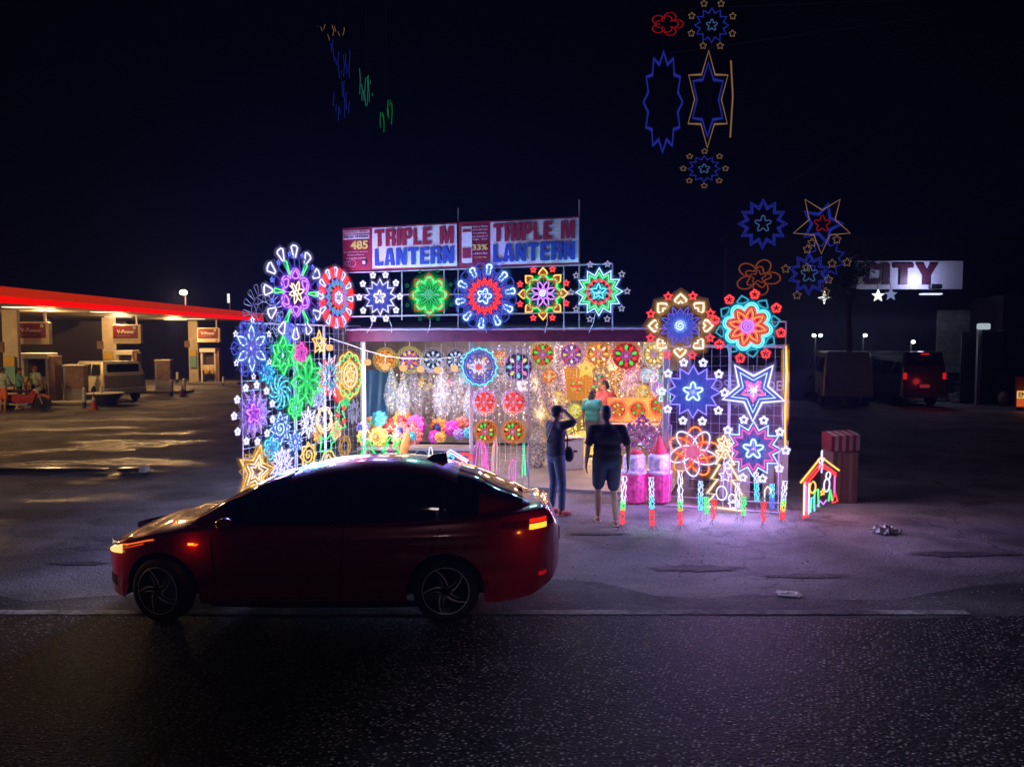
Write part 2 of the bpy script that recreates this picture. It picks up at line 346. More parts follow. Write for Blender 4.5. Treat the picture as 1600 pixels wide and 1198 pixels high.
# broken asphalt lip and stones scattered along the edge
b = MB()
for k in range(700):
    x = random.uniform(-7, 7); y = random.gauss(8.3, .9) if k % 3 else random.uniform(9, 11.5); s = random.uniform(.004, .012)
    if y > 7.65: b.ball((x, y, s * .4), (s * random.uniform(.8, 1.6), s, s * .6), 0, 5, 4)
tag(b.build('gravel', mat('pale_stone', (.32, .29, .27), .8)), 'loose pale grit scattered over the forecourt', 'gravel', kind='stuff')
def litter(name, px, py, s, m, label, cat, rot):
    g = G(px, py); b = MB(); n = 9; V = []; Fs = []
    for i in range(n):
        for j in range(n):
            u, v = i / (n - 1) - .5, j / (n - 1) - .5
            V.append((u * s * 1.6 * (1 - .5 * abs(v)) + random.gauss(0, .05 * s), v * s + random.gauss(0, .05 * s), .012 + abs(random.gauss(0, (.13 if name == 'crumpled_bag' else .04) * s)) + (.35 if name == 'crumpled_bag' else .08) * s * max(0, .25 - u * u - v * v) * 2))
    for i in range(n - 1):
        for j in range(n - 1): Fs.append((i * n + j, (i + 1) * n + j, (i + 1) * n + j + 1, i * n + j + 1))
    b.add(V, Fs); o = b.build(name, m, smooth=False); o.location = g; o.rotation_euler.z = rot; tag(o, label, cat)
litter('crumpled_bag', 1384, 832, .26, mat('dirty_plastic', (.5, .45, .42), .5), 'crumpled pale plastic bag lying alone on the open forecourt', 'plastic bag', .3)
litter('paper_scrap', 1231, 929, .17, mat('paper_scrap_white', (.5, .47, .46), .7), 'flattened white paper scrap beside the road edge', 'paper scrap', -.2)
# low kerbs of the drainage gap by the filling station
b = MB(); p0 = G(0, 738); p1 = G(168, 738); p2 = G(186, 738); p3 = G(222, 738)
b.box(((p0.x - 2 + p1.x) / 2, p0.y, .06), (p1.x - p0.x + 2, .2, .08), 0, bev=.02)
tag(b.build('long_kerb', mat('wet_dark_concrete', (.05, .05, .05), .25)), 'long low dark kerb across the wet forecourt', 'kerb')
b = MB(); b.box(((p2.x + p3.x) / 2, p0.y, .06), (p3.x - p2.x, .2, .08), 0, bev=.02); b.box((p3.x + .05, p0.y, .075), (.12, .22, .11), 1)
tag(b.build('short_kerb', [mat('wet_dark_concrete'), mat('kerb_white', (.5, .47, .42), .7)]), 'short dark kerb with a white painted end', 'kerb')

# ------------------------------------------------------------------ the shop: posts, beam, frame, walls
M_STEEL = mat('painted_steel', (.34, .37, .36), .5, .3); M_FASC = mat('maroon_fascia', (.11, .012, .03), .4, noise=.35, scale=6)
M_WHITE = mat('white_tube', (.34, .34, .38), .45)
shop = thing('lantern_shop', 'open fronted lantern stall with maroon fascia beam and lit interior', 'shop', (0, 0, 0))
def FPp(px, z, off=0.0):
    h = FP.hit(px, 530, off); return Vector((h.x, h.y, z))
A = FPp(540, 2.72); Bq = FPp(1042, 2.72)
b = MB(); V = [(A.x, A.y, 2.64), (Bq.x, Bq.y, 2.64), (Bq.x, Bq.y, 2.86), (A.x, A.y, 2.86)]
nn = FP.n
def slab(b, p, q, z0, z1, th, m=0, n=None):
    """upright board from p to q (xy), thickness th behind it"""
    d = Vector((q[0] - p[0], q[1] - p[1], 0)).normalized(); w = Vector((-d.y, d.x, 0)) * th
    V = [(p[0], p[1], z0), (q[0], q[1], z0), (q[0], q[1], z1), (p[0], p[1], z1)]; V += [(x + w.x, y + w.y, z) for x, y, z in V]
    return b.add(V, [(0, 1, 2, 3), (7, 6, 5, 4), (0, 4, 5, 1), (3, 2, 6, 7), (0, 3, 7, 4), (1, 5, 6, 2)], m)
slab(b, A, Bq, 2.66, 2.86, .08); b.build('fascia_beam', M_FASC, shop)
b = MB(); b.tube([(A.lerp(Bq, i / 60).x, A.lerp(Bq, i / 60).y - .03, 2.872 + .012 * random.random()) for i in range(61)], .013, 5); b.build('tarp_edge', mat('torn_tarp', (.4, .35, .5), .4), shop)
BW = [(-4.4, 19.6), (4.6, 19.0)]
b = MB(); b.add([(A.x, A.y + .1, 2.88), (Bq.x, Bq.y + .1, 2.88), (4.6, 19.0, 3.1), (-4.4, 19.6, 3.1), (A.x, A.y + .1, 2.91), (Bq.x, Bq.y + .1, 2.91), (4.6, 19.0, 3.13), (-4.4, 19.6, 3.13)],
    [(0, 1, 2, 3), (7, 6, 5, 4), (0, 4, 5, 1), (1, 5, 6, 2), (2, 6, 7, 3), (3, 7, 4, 0)]); b.build('roof', mat('roof_sheet', (.10, .1, .11), .5), shop)
b = MB(); slab(b, BW[0], BW[1], .1, 3.1, .1); b.build('rear_partition', mat('plywood', (.30, .26, .22), .7, noise=.3, scale=4), shop)
b = MB(); slab(b, (-4.4, 19.6), (-3.4, 14.9), .1, 2.9, .05); b.build('side_partition', mat('dark_tarp', (.03, .04, .06), .5), shop)
b = MB(); slab(b, (4.55, 19.0), (3.0, 13.2), .1, 2.9, .05); b.build('side_partition', mat('board_grey', (.22, .2, .22), .7), shop)
b = MB(); b.add([(-3.3, 14.9, .05), (2.7, 13.1, .05), (4.6, 19, .05), (-4.4, 19.6, .05), (-3.3, 14.9, -.05), (2.7, 13.1, -.05), (4.6, 19, -.05), (-4.4, 19.6, -.05)], [(0, 1, 2, 3), (4, 5, 1, 0), (5, 6, 2, 1), (7, 4, 0, 3)])
b.build('floor_slab', mat('smooth_cement', (.26, .25, .24), .6, noise=.25, scale=2), shop)
for px in (568, 1040, 736):
    p = FPp(px, 0, -.12); b = MB(); b.box((p.x, p.y, 1.36), (.07, .07, 2.6), bev=.01); b.build('post', M_STEEL, shop)
tp = [P(566, 578, 16.2), P(612, 578, 16.6), P(604, 662, 16.6), P(563, 662, 16.2)]
b = MB(); V = []; Fs = []; n = 14
for i in range(n):
    for j in range(8):
        u, v = i / (n - 1), j / 7; p = tp[0].lerp(tp[1], u).lerp(tp[3].lerp(tp[2], u), v); V.append((p.x, p.y + .04 * math.sin(u * 19), p.z))
for i in range(n - 1):
    for j in range(7): Fs.append((i * 8 + j, i * 8 + j + 1, i * 8 + 9 + j, i * 8 + 8 + j))
b.add(V, Fs); o = b.build('blue_tarp', mat('blue_tarpaulin', (.015, .16, .36), .45), smooth=True); tag(o, 'blue tarpaulin sheet hung behind the greenish steel post', 'tarpaulin')
# white tube frame above the beam
fr = thing('tube_frame', 'white tube frame standing on the shop beam behind the star lanterns', 'frame')
b = MB()
def fpt(px, py, off=0.0): return FP.hit(px, py, off)
for (a, c) in (((540, 426), (957, 412)), ((540, 461), (957, 458)), ((540, 495), (957, 487))): b.tube([fpt(*a), fpt(*c)], .014, 6)
b.build('crossbar', M_WHITE, fr)
for px, y0, y1 in ((540, 426, 520), (628, 423, 500), (694, 421, 492), (785, 418, 490), (881, 415, 517), (957, 412, 517)):
    MB().tube([fpt(px, y0), fpt(px, y1)], .012, 6).build('upright', M_WHITE, fr)
for k, (px, py, qx, qy) in enumerate(((583, 500, 573, 520), (608, 500, 612, 520), (672, 498, 668, 520), (755, 510, 760, 520), (855, 490, 851, 520), (930, 490, 920, 520))):
    MB().tube([fpt(px, py, .03), fpt((px + qx) / 2 + 2, (py + qy) / 2, .03), fpt(qx, qy, .05)], .005, 4).build('cable', M_CABLE, fr)
for px, y0 in ((716, 325), (905, 312)): MB().tube([fpt(px, y0, -.06), fpt(px, 520, -.06)], .012, 6).build('mast', M_STEEL, fr)
for py in (350, 410): MB().tube([fpt(540, py + 8, -.05), fpt(905, py - 4, -.05)], .014, 5).build('banner_rail', M_STEEL, fr)

# ------------------------------------------------------------------ banners
q_ = .34
GL = {'T': [[(0, .79), (1, .79), (1, 1), (0, 1)], [(.31, 0), (.69, 0), (.69, .79), (.31, .79)]], 'I': [[(0, 0), (1, 0), (1, 1), (0, 1)]], 'L': [[(0, 0), (.42, 0), (.42, 1), (0, 1)], [(.42, 0), (1, 0), (1, .2), (.42, .2)]],
      'E': [[(0, 0), (.42, 0), (.42, 1), (0, 1)], [(.42, 0), (1, 0), (1, .2), (.42, .2)], [(.42, .8), (1, .8), (1, 1), (.42, 1)], [(.42, .42), (.94, .42), (.94, .6), (.42, .6)]],
      'P': [[(0, 0), (.38, 0), (.38, 1), (0, 1)], [(.38, .83), (.62, .83), (.62, .55), (.38, .55), (.38, .38), (.78, .38), (.95, .46), (1, .6), (1, .8), (.95, .93), (.78, 1), (.38, 1)]],
      'R': [[(0, 0), (.38, 0), (.38, 1), (0, 1)], [(.38, .83), (.62, .83), (.62, .57), (.38, .57), (.38, .40), (.62, .40), (.62, 0), (1, 0), (1, .38), (.86, .5), (.98, .6), (1, .8), (.95, .93), (.78, 1), (.38, 1)]],
      'Y': [[(.32, 0), (.68, 0), (.68, .42), (1, 1), (.64, 1), (.5, .66), (.36, 1), (0, 1), (.32, .42)]], 'C': [[(1, .3), (1, .14), (.85, 0), (.15, 0), (0, .14), (0, .86), (.15, 1), (.85, 1), (1, .86), (1, .68), (.66, .68), (.66, .82), (.36, .82), (.36, .18), (.66, .18), (.66, .3)]],
      'M': [[(0, 0), (.25, 0), (.25, .62), (.41, 0), (.59, 0), (.75, .62), (.75, 0), (1, 0), (1, 1), (.64, 1), (.5, .42), (.36, 1), (0, 1)]],
      'A': [[(0, 0), (.36, 0), (.40, .2), (.60, .2), (.64, 0), (1, 0), (.74, 1), (.26, 1)]], 'N': [[(0, 0), (.32, 0), (.32, .5), (.62, 0), (1, 0), (1, 1), (.68, 1), (.68, .5), (.36, 1), (0, 1)]]}
def block(word, w, h, m, parent, loc):
    """heavy condensed block letters, one letter object each"""
    ws = {'I': .42, 'M': 1.35, ' ': .55, 'L': .8, 'E': .85}; g_ = .13; tot = sum(ws.get(c, 1) for c in word) + g_ * (len(word) - 1); x = -w / 2; k = w / tot
    for c in word:
        cw = ws.get(c, 1) * k
        if c != ' ':
            b = MB(); [b.prism([(x + px * cw, (pz - .5) * h) for px, pz in pl], -.003 - .0015 * i, .004) for i, pl in enumerate(GL[c])]
            o = b.build('letter', m, parent, loc=loc)
            if c == 'A': MB().prism([(x + px * cw, (pz - .5) * h) for px, pz in [(.43, .36), (.57, .36), (.5, .72)]], -.006, 0).build('letter_counter', M_BWH, parent, loc=loc)
        x += cw + g_ * k
M_BRED = mat('banner_red', (.30, .02, .05), .45); M_BWH = mat('banner_white', (.72, .72, .74), .45); M_BBL = mat('banner_blue', (.03, .07, .36), .45)
M_BYE = mat('banner_gold', (.75, .55, .12), .5); M_BPK = mat('banner_pale', (.7, .55, .6), .5); M_BKX = mat('banner_ink', (.02, .02, .03), .5)
def banner(x0, x1, yl, yr, label, kind):
    a, c = fpt(x0, yl[0], .03), fpt(x1, yr[0], .03); a2 = fpt(x0, yl[1], .03)
    w = math.hypot(c.x - a.x, c.y - a.y); h = a.z - a2.z; o = (a + c) / 2; z0 = o.z - h / 2
    t = thing('banner', label, 'banner', (o.x, o.y, z0), FP.yaw, 'banners over the shop')
    def sheet(nm, cx, w_, cz, h_, m, y, wob=.006):
        b = MB(); V = []; Fs = []; n = 24
        for i in range(n + 1):
            x = cx - w_ / 2 + w_ * i / n
            for s_ in (-1, 1): V.append((x, y + wob * math.sin(x * 9 + s_), cz + s_ * h_ / 2))
            if i: Fs.append((2 * i - 2, 2 * i, 2 * i + 1, 2 * i - 1))
        b.add(V, Fs); return b.build(nm, m, t)
    sheet('cloth', 0, w, 0, h, M_BRED, 0)
    return t, w, h, sheet
def triple(t, cx, w, h, sheet):
    sheet('white_field', cx, w, 0, h * .93, M_BWH, -.014)
    block('TRIPLE M', w * .93, h * .385, M_BRED, t, (cx, -.03, h * .225))
    block('LANTERN', w * .93, h * .385, M_BBL, t, (cx, -.03, -h * .215))
t, w, h, sh_ = banner(535, 715, (357, 424), (347, 419), 'red and white banner with the gold price on its red half', 0)
pw = w * .255; triple(t, w / 2 - w * .367, w * .725, h, sh_); px_ = -w / 2 + pw / 2
sh_('strip', px_, pw * .92, h * .40, h * .09, M_BPK, -.014); text('OVERNIGHT PROMO', pw * .85, h * .07, M_BRED, t, (px_, -.03, h * .40))
sh_('strip', px_, pw * .92, h * .28, h * .11, M_BPK, -.014); text('Stay for 10 Hours', pw * .85, h * .08, M_BKX, t, (px_, -.03, h * .28), bold=.02)
text('485', pw * .62, h * .2, M_BYE, t, (px_ + pw * .12, -.03, h * .09), bold=.04)
for k, (s, f) in enumerate((('Book now and enjoy our rooms', .85), ('Monday to Thursday', .6), ('all branches included', .7))): text(s, pw * f, h * .035, M_BPK, t, (px_, -.03, -h * (.07 + .07 * k)))
b = MB(); b.tube([(px_ - pw * .15 + x * pw * .14, -.025, -h * .33 + z * h * .08) for x, z in ring(1, 20)], .003, 4, True); b.tube([(px_ - pw * .3 + x * pw * .1, -.025, -h * .33 + z * h * .05) for x, z in ring(1, 20)], .003, 4, True)
b.build('round_logo', M_BPK, t)
b = MB(); b.lathe((px_ + pw * .28, -.03, -h * .32), [(.0, -.006), (h * .07, -.005), (h * .07, .004)], 16, axis='Y'); b.lathe((px_ + pw * .28, -.037, -h * .32), [(.0, -.002), (h * .045, -.001), (h * .045, .002)], 12, 1, axis='Y'); b.build('round_seal', [M_BKX, M_BPK], t)
t, w, h, sh_ = banner(717, 906, (347, 418), (338, 412), 'red and white banner with the drawn phone on its red half', 1)
pw = w * .26; triple(t, w / 2 - w * .367, w * .72, h, sh_); px_ = -w / 2 + pw / 2
b = MB(); b.box((px_ - pw * .22, -.02, 0), (pw * .34, .012, h * .8), bev=.004); b.box((px_ - pw * .22, -.03, .3 * h), (pw * .28, .008, h * .06), 1); b.box((px_ - pw * .22, -.03, -.19 * h), (pw * .28, .008, h * .22), 1); b.build('drawn_phone', [M_BWH, M_BRED], t)
for k, s in enumerate(('Take a Photo', 'of the QR Code', 'to be entitled to', 'our discount of', 'up to')): text(s, pw * (.5 - .03 * (k % 3)), h * .04, M_BPK, t, (px_ + pw * .22, -.03, h * (.38 - .07 * k)))
text('33%', pw * .5, h * .13, M_BYE, t, (px_ + pw * .22, -.03, -h * .07), bold=.03)
text('in all Room Rates', pw * .48, h * .045, M_BPK, t, (px_ + pw * .22, -.03, -h * .2)); text('weekdays only', pw * .42, h * .04, M_BYE, t, (px_ + pw * .22, -.03, -h * .29))

# ------------------------------------------------------------------ wire grids
def grid(plane, px0, px1, z0, z1, label, nx, nz, off=0.0, r=.0045, leg=0.0):
    a = plane.hit(px0, 530, off); c = plane.hit(px1, 530, off); w = math.hypot(c.x - a.x, c.y - a.y)
    t = thing('wire_grid', label, 'wire grid', (a.x, a.y, 0), plane.yaw, 'wire display grids')
    b = MB()
    for q in (((0, 0, z0), (0, 0, z1)), ((w, 0, z0), (w, 0, z1)), ((0, 0, z0), (w, 0, z0)), ((0, 0, z1), (w, 0, z1))): b.tube(q, .013, 6)
    if leg:
        for x in (0.05, w - .05): b.tube([(x, 0, z1 * .5), (x, -leg, .02)], .01, 5)
        b.tube([(0, -leg, .02), (w, -leg, .02)], .012, 5)
    b.build('frame', M_WHITE, t); b = MB()
    for i in range(1, nx): b.tube([(w * i / nx, 0, z0), (w * i / nx, 0, z1)], r, 3)
    for i in range(1, nz): b.tube([(0, 0, z0 + (z1 - z0) * i / nz), (w, 0, z0 + (z1 - z0) * i / nz)], r, 3)
    b.build('wire_mesh', M_WIRE, t); return t
grid(FP, 1046, 1140, .1, 2.58, 'wire grid carrying the blue star above the looping orange flower', 7, 16, 0, leg=.35)
grid(FP, 1142, 1226, .1, 2.58, 'wire grid carrying the upside-down white star', 6, 16, 0, leg=.35)
grid(FP, 1092, 1228, 2.6, 2.98, 'short wire grid behind the cyan and red flower lantern', 8, 3, -.05)
grid(WP, 376, 458, .1, 2.95, 'wire grid behind the violet bloom at the end of the side wing', 9, 19)
grid(WP, 461, 505, .1, 2.95, 'wire grid behind the green poinsettia in the middle of the side wing', 6, 19)
grid(WP, 507, 563, .1, 2.95, 'wire grid behind the yellow oval lantern next to the shop corner', 8, 19)
grid(FP, 736, 826, .1, 2.55, 'wire grid inside the shop behind the two red flowers', 10, 22, -.1)
# dark printed sign and things behind the right grids
bs = thing('dark_sign', 'dark purple printed sign half hidden behind the wire grids', 'sign', (0, 0, 0)); a, c = FP.hit(1048, 640, -.9), FP.hit(1232, 640, -.9)
b = MB(); slab(b, a, c, 1.0, 2.15, .03); b.build('board', mat('aubergine_print', (.05, .02, .06), .4), bs)
q = a.lerp(c, .62); o = text('ROSE  MAIDE', 1.25, .17, mat('pale_violet_ink', (.34, .26, .42), .5), bs, (q.x, q.y - .03, 1.92), bold=.01); o.rotation_euler.z = FP.yaw
q = a.lerp(c, .2); o = text('UP', .3, .16, mat('pale_violet_ink'), bs, (q.x, q.y - .03, 1.5), bold=.01); o.rotation_euler.z = FP.yaw
def carton(name, px, py, w, d, h, label, m, yaw=0.0, z=0.0, Y=None):
    g = G(px, py) if Y is None else P(px, py, Y); t = thing(name, label, 'cardboard box', (g.x, g.y, z), yaw, 'cartons by the shop')
    b = MB(); b.box((0, 0, h / 2), (w, d, h), bev=.008); b.build('carton', m, t)
    b = MB(); b.box((0, -d / 2 - .002, h / 2), (.05, .003, h * .96)); b.box((0, 0, h + .002), (.05, d * .96, .003)); b.build('tape', mat('parcel_tape', (.16, .11, .07), .3), t)
    b = MB(); b.box((-w * .25, 0, h + .012), (w * .45, d * .9, .012), yaw=.03); b.box((w * .25, 0, h + .010), (w * .45, d * .9, .012), yaw=-.04); b.build('flap', m, t); return t
M_CARD = mat('cardboard', (.09, .048, .036), .75, noise=.2, scale=8); M_CARD2 = mat('pale_carton', (.5, .45, .42), .7)
carton('tall_carton', 1300, 782, .22, .4, .86, 'tall narrow brown carton nearer the nativity light', M_CARD, .1)
carton('tall_carton', 1321, 782, .24, .4, .84, 'tall narrow brown carton standing away from the nativity light', M_CARD, -.05)
carton('pale_carton', 1148, 775, .5, .4, .5, 'pale carton on the ground behind the white tree light', M_CARD2, -.3)
carton('pale_carton', 1210, 770, .42, .4, .95, 'tall pale carton behind the magenta star lantern', M_CARD2, -.3)
o = G(1311, 782); t = thing('striped_box', 'red and white striped box tilted on top of the brown cartons', 'box', (o.x, o.y, .885), .05)
b = MB()
for k in range(8): b.box((-.21 + .06 * k, 0, .13), (.06, .36, .26), k % 2)
b.build('carton', [mat('stripe_red', (.11, .008, .014), .6), mat('stripe_white', (.2, .18, .18), .5)], t); t.rotation_euler = (.12, -.05, .05)
# ------------------------------------------------------------------ rope-light lanterns
S12 = lambda o, i=.68: star(12, o, o * i)
def nested(c, lv, ra, n=12, i=.7): return [star(n, r_, r_ * i) for r_ in ra]
G1 = 'star lanterns in a row above the fascia'
lantern('star_lantern', 'blue star lantern with white core beside the red and white fan wheel', 594, 464, 56, FP,
    [('outer_outline', 'white', 'on', [star(12, .98, .66)]), ('nested_outline', 'blue', 'mid', nested(0, 0, (.88, .78, .68, .58, .48))), ('star_outline', 'white', 'on', [rstar(.36, .17)])],
    [(10, 1.26, .155, 'white', 'on', 'star', PI / 10)], group=G1, light=(BL, 15))
lantern('flower_lantern', 'glowing green eight petalled flower lantern framed in dim red and gold', 671, 461, 56, FP,
    [('petal_outline', 'green', 'on', [flower(8, .98, .66, 0, .8)], .018), ('inner_petal_outline', 'green', 'mid', [flower(8, .88, .56, 0, .8), flower(8, .8, .48, 0, .8), ring(.2), ring(.1)] + around(petal(.2, .72, .09), 8)),
     ('tip_ring', 'red', 'mid', around(petal(.85, 1.22, .26, 1), 8)), ('spiral', 'teal', 'mid', [('open', spiral(.28))])],
    [(8, 1.42, .13, 'teal', 'dim', 'sharp', PI / 8)], group=G1, light=(GN, 14))
lantern('wheel_lantern', 'big blue wheel lantern with white wedges round a red star', 758, 463, 100, FP,
    [('wedge_outline', 'ice', 'on', around(wedge(.68, .95, .035, .085), 10, .15), .015), ('net_outline', 'blue', 'mid', around(wedge(.56, .98, .04, .15), 10, .15 + PI / 10) + around(wedge(.52, .8, .03, .1), 20)),
     ('red_star_outline', 'red', 'on', [star(16, .56, .43), star(16, .46, .34)]), ('blue_star_outline', 'blue', 'mid', [star(16, .36, .26), star(10, .3, .2)]), ('star_outline', 'ice', 'on', [rstar(.24, .14, .3)])],
    [(10, .66, .055, 'violet', 'mid', 'sharp', 0)], group=G1, light=(BL, 30))
lantern('flower_lantern', 'green ringed flower lantern with purple petals and gold pointed tips', 849, 459, 72, FP,
    [('ring_outline', 'green', 'on', [flower(8, .78, .6, 0, .8)]), ('petal_outline', 'purple', 'on', around(petal(.18, .6, .1), 8, PI / 8), .009), ('tip_ring', 'gold', 'on', around(petal(.78, 1.12, .2, 1), 8), .009),
     ('inner_tip_outline', 'red', 'mid', around(petal(.76, .98, .14, 1), 8) + [flower(8, .7, .54, 0, .8)]), ('spiral', 'white', 'on', [('open', spiral(.16))], .008)],
    [(8, 1.12, .13, 'red', 'on', 'sharp', PI / 8)], group=G1, light=(GN, 10))
lantern('star_lantern', 'white edged green star lantern with a cyan core in the fascia row', 936, 456, 74, FP,
    [('outer_outline', 'ice', 'on', [star(12, 1, .7)]), ('green_outline', 'green', 'on', [star(12, .8, .58)]), ('ring_outline', 'red', 'on', [star(12, .54, .4), flower(12, .5, .44)], .008), ('nested_outline', 'teal', 'mid', [star(12, .7, .5), star(12, .34, .26)]), ('star_outline', 'cyan', 'on', [star(5, .36, .16)])],
    [(10, 1.2, .14, 'white', 'mid', 'sharp', PI / 10)], group=G1, light=(CN, 16))
GR = 'rope lanterns on the grids beside the shop entrance'
lantern('flower_lantern', 'white heart tipped lantern with a blue glowing spiral core', 1063, 509, 88, FP,
    [('heart_outline', 'warm', 'on', around(heart(.78, 1.12, .2), 8), .016), ('spiral', 'ice', 'on', [('open', spiral(.2, 2.3)), ring(.22)], .015), ('petal_outline', 'violet', 'mid', around(petal(.25, .62, .1), 8) + around(petal(.3, .72, .07), 8, PI / 8)),
     ('blue_core_outline', 'blue', 'mid', around(petal(.2, .5, .05), 16) + [ring(.3)]), ('ring_outline', 'gold', 'dim', [flower(8, .86, .62, PI / 8, .7)])],
    [(8, 1.12, .15, 'red', 'on', 'sharp', PI / 8)], group=GR, light=(BL, 18))
lantern('flower_lantern', 'cyan scalloped flower lantern with red petals and a purple spiral', 1168, 510, 84, FP,
    [('scallop_outline', 'cyan', 'on', [flower(8, .88, .66, 0, .8)]), ('second_scallop_outline', 'teal', 'on', [flower(8, .80, .58, 0, .8)], .009), ('petal_outline', 'orange', 'on', around(petal(.2, .66, .12), 8), .01), ('inner_petal_outline', 'red', 'on', around(petal(.26, .58, .07), 8) + [flower(8, .7, .5, 0, .8)], .008),
     ('tip_ring', 'cyan', 'mid', around(petal(.86, 1.16, .22, 1), 8, PI / 8)), ('spiral', 'purple', 'on', [('open', spiral(.2, 2.6)), ring(.22)], .01)],
    [(8, 1.2, .15, 'red', 'on', 'flower', 0)], group=GR, rot=.2, light=(RD, 10))
lantern('star_lantern', 'large blue star with white core and ten white satellites on the entrance grid', 1083, 612, 84, FP,
    [('outer_outline', 'violet', 'on', [star(12, .98, .68)]), ('nested_outline', 'blue', 'mid', nested(0, 0, (.88, .8, .72, .64, .56, .48))), ('star_outline', 'ice', 'on', [rstar(.36, .17)], .015)],
    [(10, 1.14, .14, 'white', 'on', 'star', PI / 10)], group=GR, light=(BL, 26))
lantern('star_lantern', 'upside-down white five pointed star with nested blue and pink stars', 1177, 610, 84, FP,
    [('outer_outline', 'white', 'on', [star(5, 1.15, .54, PI)], .017), ('blue_star_outline', 'ice', 'on', [star(5, .82, .38, PI)], .014), ('nested_outline', 'blue', 'mid', [star(5, 1.0, .46, PI), star(5, .92, .42, PI), star(5, .72, .34, PI), star(5, .64, .3, PI)]), ('pink_star_outline', 'magenta', 'on', [star(5, .44, .22, PI), star(5, .36, .17, PI)], .008)], group=GR, light=(WH, 24))
lantern('star_lantern', 'magenta and blue twelve pointed star hung low beside the white tree light', 1177, 701, 86, FP,
    [('outer_outline', 'ice', 'on', [star(12, 1, .7)], .014), ('magenta_outline', 'magenta', 'on', [star(12, .8, .56)], .01), ('nested_outline', 'violet', 'mid', nested(0, 0, (.9, .7, .6, .5))), ('star_outline', 'ice', 'on', [rstar(.36, .17)], .015)],
    [(10, 1.12, .14, 'white', 'on', 'star', PI / 10)], group=GR, light=(MG, 22))
lantern('flower_lantern', 'looping orange and white atom shaped flower lantern', 1083, 706, 82, FP,
    [('orange_loop', 'orange', 'on', around(ellipse(.3, .52, 22, (0, .45)), 5, .1), .011), ('white_loop', 'white', 'on', around(ellipse(.27, .5, 22, (.12, .42)), 5, .45), .010), ('inner_loop', 'red', 'on', around(ellipse(.18, .34, 18, (0, .3)), 7, .2), .008), ('core_outline', 'magenta', 'mid', [rstar(.16, .1), ring(.22)])], group=GR, light=(RD, 16))
# wing
GW = 'rope lanterns hung on the side wing'
lantern('wheel_lantern', 'tallest wheel lantern with purple star, green spokes and white fans', 461, 457, 142, WP,
    [('fan_outline', 'white', 'on', around(wedge(.76, .98, .03, .11), 12) + around([(0, .76), (0, 1.0)], 12), .010), ('purple_outline', 'purple', 'on', [flower(6, .52, .34, 0, .8)] + around(petal(.3, .5, .12, 1), 6), .012), ('green_spokes', 'green', 'on', around(wedge(.44, .72, .015, .05), 6, PI / 6), .009),  # the green part is six separate spokes in one mesh
     ('petal_outline', 'warm', 'on', around(petal(.04, .26, .05), 6, .3), .008), ('net_outline', 'blue', 'mid', around(wedge(.5, .75, .04, .12), 12, PI / 12))],
    [(12, .84, .06, 'blue', 'on', 'sharp', PI / 12)], group=GW, light=(WH, 34), off=.1)
lantern('wheel_lantern', 'red and white fan wheel lantern with a blue ring at the shop corner', 525, 465, 92, WP,
    [('fan_outline', 'white', 'on', around(wedge(.7, .98, .03, .09), 12), .010), ('red_fan_outline', 'red', 'on', around(wedge(.66, .96, .04, .1), 12, PI / 12) + around(wedge(.7, .9, .02, .05), 12, PI / 12), .010), ('blue_outline', 'blue', 'on', [star(16, .64, .5), star(16, .54, .42)], .008), ('green_outline', 'teal', 'mid', around(petal(.4, .6, .05), 12)),
     ('red_ring_outline', 'red', 'on', [star(14, .38, .26)], .010), ('core_outline', 'white', 'on', [flower(6, .2, .1)], .012)], group=GW, light=(RD, 12), off=.1)
lantern('wheel_lantern', 'grey unlit fan wheel lantern behind the violet bloom', 412, 490, 92, WP,
    [('fan_outline', 'white', 'off', around(wedge(.66, .98, .03, .1), 16)), ('ring_outline', 'white', 'off', [ring(.64), ring(.4), star(12, .6, .42)])], group=GW, off=-.1)
lantern('flower_lantern', 'violet blue bloom lantern with white stars on its petal tips', 393, 544, 100, WP,
    [('petal_outline', 'ice', 'on', around(petal(.25, .72, .12), 6), .012), ('inner_petal_outline', 'violet', 'mid', around(petal(.1, .62, .2), 6, PI / 6) + around(petal(.1, .6, .08), 6)), ('net_outline', 'blue', 'mid', around(wedge(.5, .86, .08, .2), 6, PI / 6) + [star(12, .9, .62)])],
    [(6, .88, .1, 'white', 'on', 'sharp', 0)], group=GW, light=(BL, 24), off=.14)
lantern('star_lantern', 'grey unlit nested star with a purple core star and white satellites', 395, 646, 96, WP,
    [('nested_outline', 'white', 'off', nested(0, 0, (.82, .7, .58, .46))), ('star_outline', 'purple', 'on', [rstar(.32, .15)], .014), ('core_outline', 'magenta', 'mid', [rstar(.24, .11)])],
    [(11, .94, .11, 'white', 'on', 'star', .15)], group=GW, light=(PU, 14), off=.14)
lantern('swirl_lantern', 'green swirling star lantern beside the violet bloom', 443, 555, 62, WP,
    [('swirl_outline', 'green', 'on', [star(6, .98, .6), star(6, .7, .4, .4)], .012), ('inner_outline', 'green', 'mid', [star(6, .86, .5, .2), star(6, .5, .3, .6), ring(.2)])], group=GW, light=(GN, 12), off=.1)
lantern('poinsettia_lantern', 'tall green poinsettia lantern in the middle of the wing', 480, 595, 82, WP,
    [('petal_outline', 'green', 'on', around(petal(.15, .98, .22), 7, .2), .011), ('inner_outline', 'green', 'mid', around(petal(.1, .8, .3), 7, .6) + [ring(.2)])], group=GW, light=(GN, 16), off=.1)
lantern('pinwheel_lantern', 'small cyan pinwheel lantern below the green swirl', 437, 612, 54, WP,
    [('blade_outline', 'cyan', 'on', [('open', [pol(.2 + .8 * u / 6, a + u * .16) for u in range(7)]) for a in np.arange(10) * PI / 5], .009), ('ring_outline', 'cyan', 'mid', [ring(.6), ring(.98), ring(.3)])], group=GW, light=(CN, 8), off=.1)
